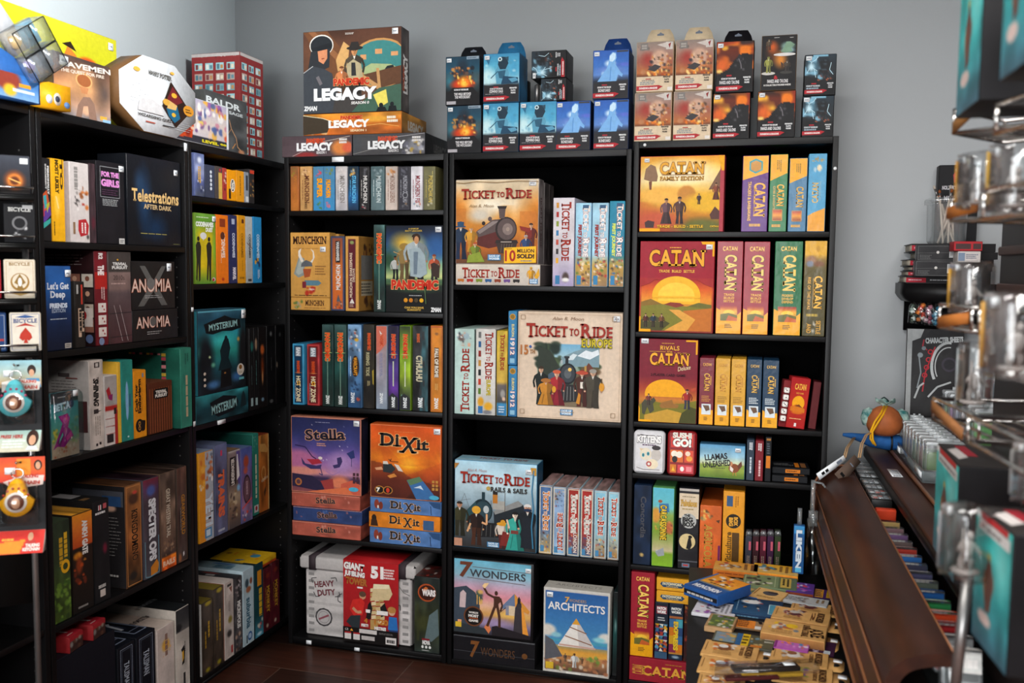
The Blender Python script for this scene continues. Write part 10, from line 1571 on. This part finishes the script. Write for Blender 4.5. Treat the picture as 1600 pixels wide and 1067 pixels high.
pack(1163,1000,.15,.055,-.10,.012,'4a4a40',lambda a:(a.bg('54523f'),a.rc(.02,.1,.36,.9,'7a8a90'),a.sp(.04,.2,.34,.8,10,['c89a40','d87a30','6a8ab0'],.05),a.R(.37,.0,.46,1,'2a5a88'),a.R(.46,0,.58,1,'d8b020'),a.G(.47,.1,.57,.9,3,'4a3a14'),a.sp(.6,.2,.78,.8,8,['6a8a9a','c8a86a'],.04),a.R(.62,.85,.8,1,'c8742c'),a.G(.82,.1,.97,.6,2,'a8a89a')),'olive pack with blue and yellow bands across bench middle')
pack(1276,1011,.085,.062,-.14,.003,'3a1c38',lambda a:(a.bg('3c1d3a'),a.T('MUNCHKIN',.5,.5,.16,.8,'c8b8c8','s',-90),a.T('CHEAT',.26,.5,.13,.5,'c8b8c8','s',-90),a.R(.72,.68,.9,.92,'c8d0d8'),a.G(.06,.1,.16,.8,1,'8a6a88',rot=-90)),'flat dark plum card with white vertical lettering by piano')
pack(1238,1004,.08,.062,-.12,.018,'a04a9a',lambda a:(a.bg('b860b0'),a.sp(.12,.1,.95,.95,26,['5a4ab0','e0d8e8','3a8ab0','d87a3a','d890d0'],.08),a.R(0,0,.07,1,'7a2a74')),'magenta card pack with blue splashes on bench right side')
pack(1141,1016,.128,.062,-.10,.012,TAN,t_tan('MUNCHKIN 4',PICS[0],'THE NEED'),'tan card pack with orange figure, bench left front',tab=.035)
pack(1249,1027,.128,.062,-.10,.012,TAN,t_tan('MUNCHKIN 3',PICS[3],'CLERICAL'),'tan card pack with grey-white figure, bench right front',tab=.035)
pack(1137,1042,.128,.062,-.08,.010,TAN,t_tan('MUNCHKIN 4',PICS[0],'THE NEED'),'second tan card pack under the clear-wrapped strips, bench left',tab=None)
pack(1254,1054,.128,.07,-.08,.010,TAN,t_tan('MUNCHKIN 3',PICS[4],'BESIDE'),'tan card pack with green and purple creature, bench front right',tab=.035)
pack(1127,1066,.10,.05,-.04,.010,TAN,t_tan('MUNCHKIN',PICS[0]),'tan card pack at picture foot, bench left corner')
o =pack(1196,1040,.150,.028,.38,.010,'2a2220',lambda a:(a.bg('2c2422'),a.nz(6,3,.4),a.L([(.02,.3),(.98,.35)],.05,'5a4a44'),a.sp(.1,.3,.6,.8,10,['6a5a54','b8b0ac'],.02)),'dark clear-wrapped strip lying diagonally across tan packs',z=.030,cat='wrapped strip')
m =MB();m.prism([(-.05,-.012),(.19,-.008),(.2,.034),(-.03,.036)],-.002,.0125,'clear_blister',axis='z');p =m.build('clear_wrap',o);m =MB();m.box(.115,.14,.004,.02,.0126,.0131,'white_sticker');m.build('price_sticker',o)
o =pack(1206,1052,.14,.014,.38,.008,'a8822c',lambda a:(a.bg('a8842c'),a.nz(6,2,.3)),'narrow mustard strip beside the dark wrapped strip',z=.022,cat='wrapped strip')
o =pack(1174,1056,.12,.02,.38,.007,'4a1c1c',lambda a:(a.bg('4a1e1c'),a.nz(6,2,.3),a.sp(.1,.2,.9,.8,14,['a89a94','8a7a74'],.015)),'narrow dark red strip in front of the wrapped strip',z=.022,cat='wrapped strip')
# hanging on the piano's side
P =onX(1244,895,.2);P0 =pw(.226,2.62,.60)
q0 =onY(1238,896,2.76);q1 =onY(1258,822,2.76);Wd =q1[0]-q0[0]
o =thing('blue_blister_pen','blue and white product pack hanging at far piano end','hanging pack',(q0[0],2.76,q0[2]));Hh =q1[2]-q0[2];carton(o,Wd,.02,Hh,'1f5a94',{'F':lambda a:(a.bg('1c5288'),a.T('LIKEN',.5,.5,.5,.8,'d0d8e0','h',-90,out='14304c',ow=.08),a.rc(0,0,1,.16,'3a8ac0'),a.R(.2,.88,.8,.97,'5ab0d8')),'R':flat('18406c')},'wrapped_card')
m =MB();m.box(Wd*.3,Wd*.7,.008,.012,Hh,Hh+.05,'clear_case');m.build('clear_header',o)
q0 =onY(1258,900,2.80);o =thing('clear_sign_holder','clear plastic holder clipped to the far end of the piano','sign holder',(q0[0],2.80,q0[2]));hh =onY(1258,750,2.80)[2]-q0[2];m =MB();m.box(0,.036,0,.02,0,hh*.6,'clear_blister');m.box(.004,.03,.004,.016,hh*.52,hh*.68,'clear_case');m.build('pocket',o);m =MB();m.box(.008,.020,.006,.012,hh*.66,hh,'clear_case');m.tube([(.014,.009,hh*.98),(.04,.009,hh*.97),(.055,.009,hh*.9)],.003,'lucite_edge',6);m.build('clip_arm',o)
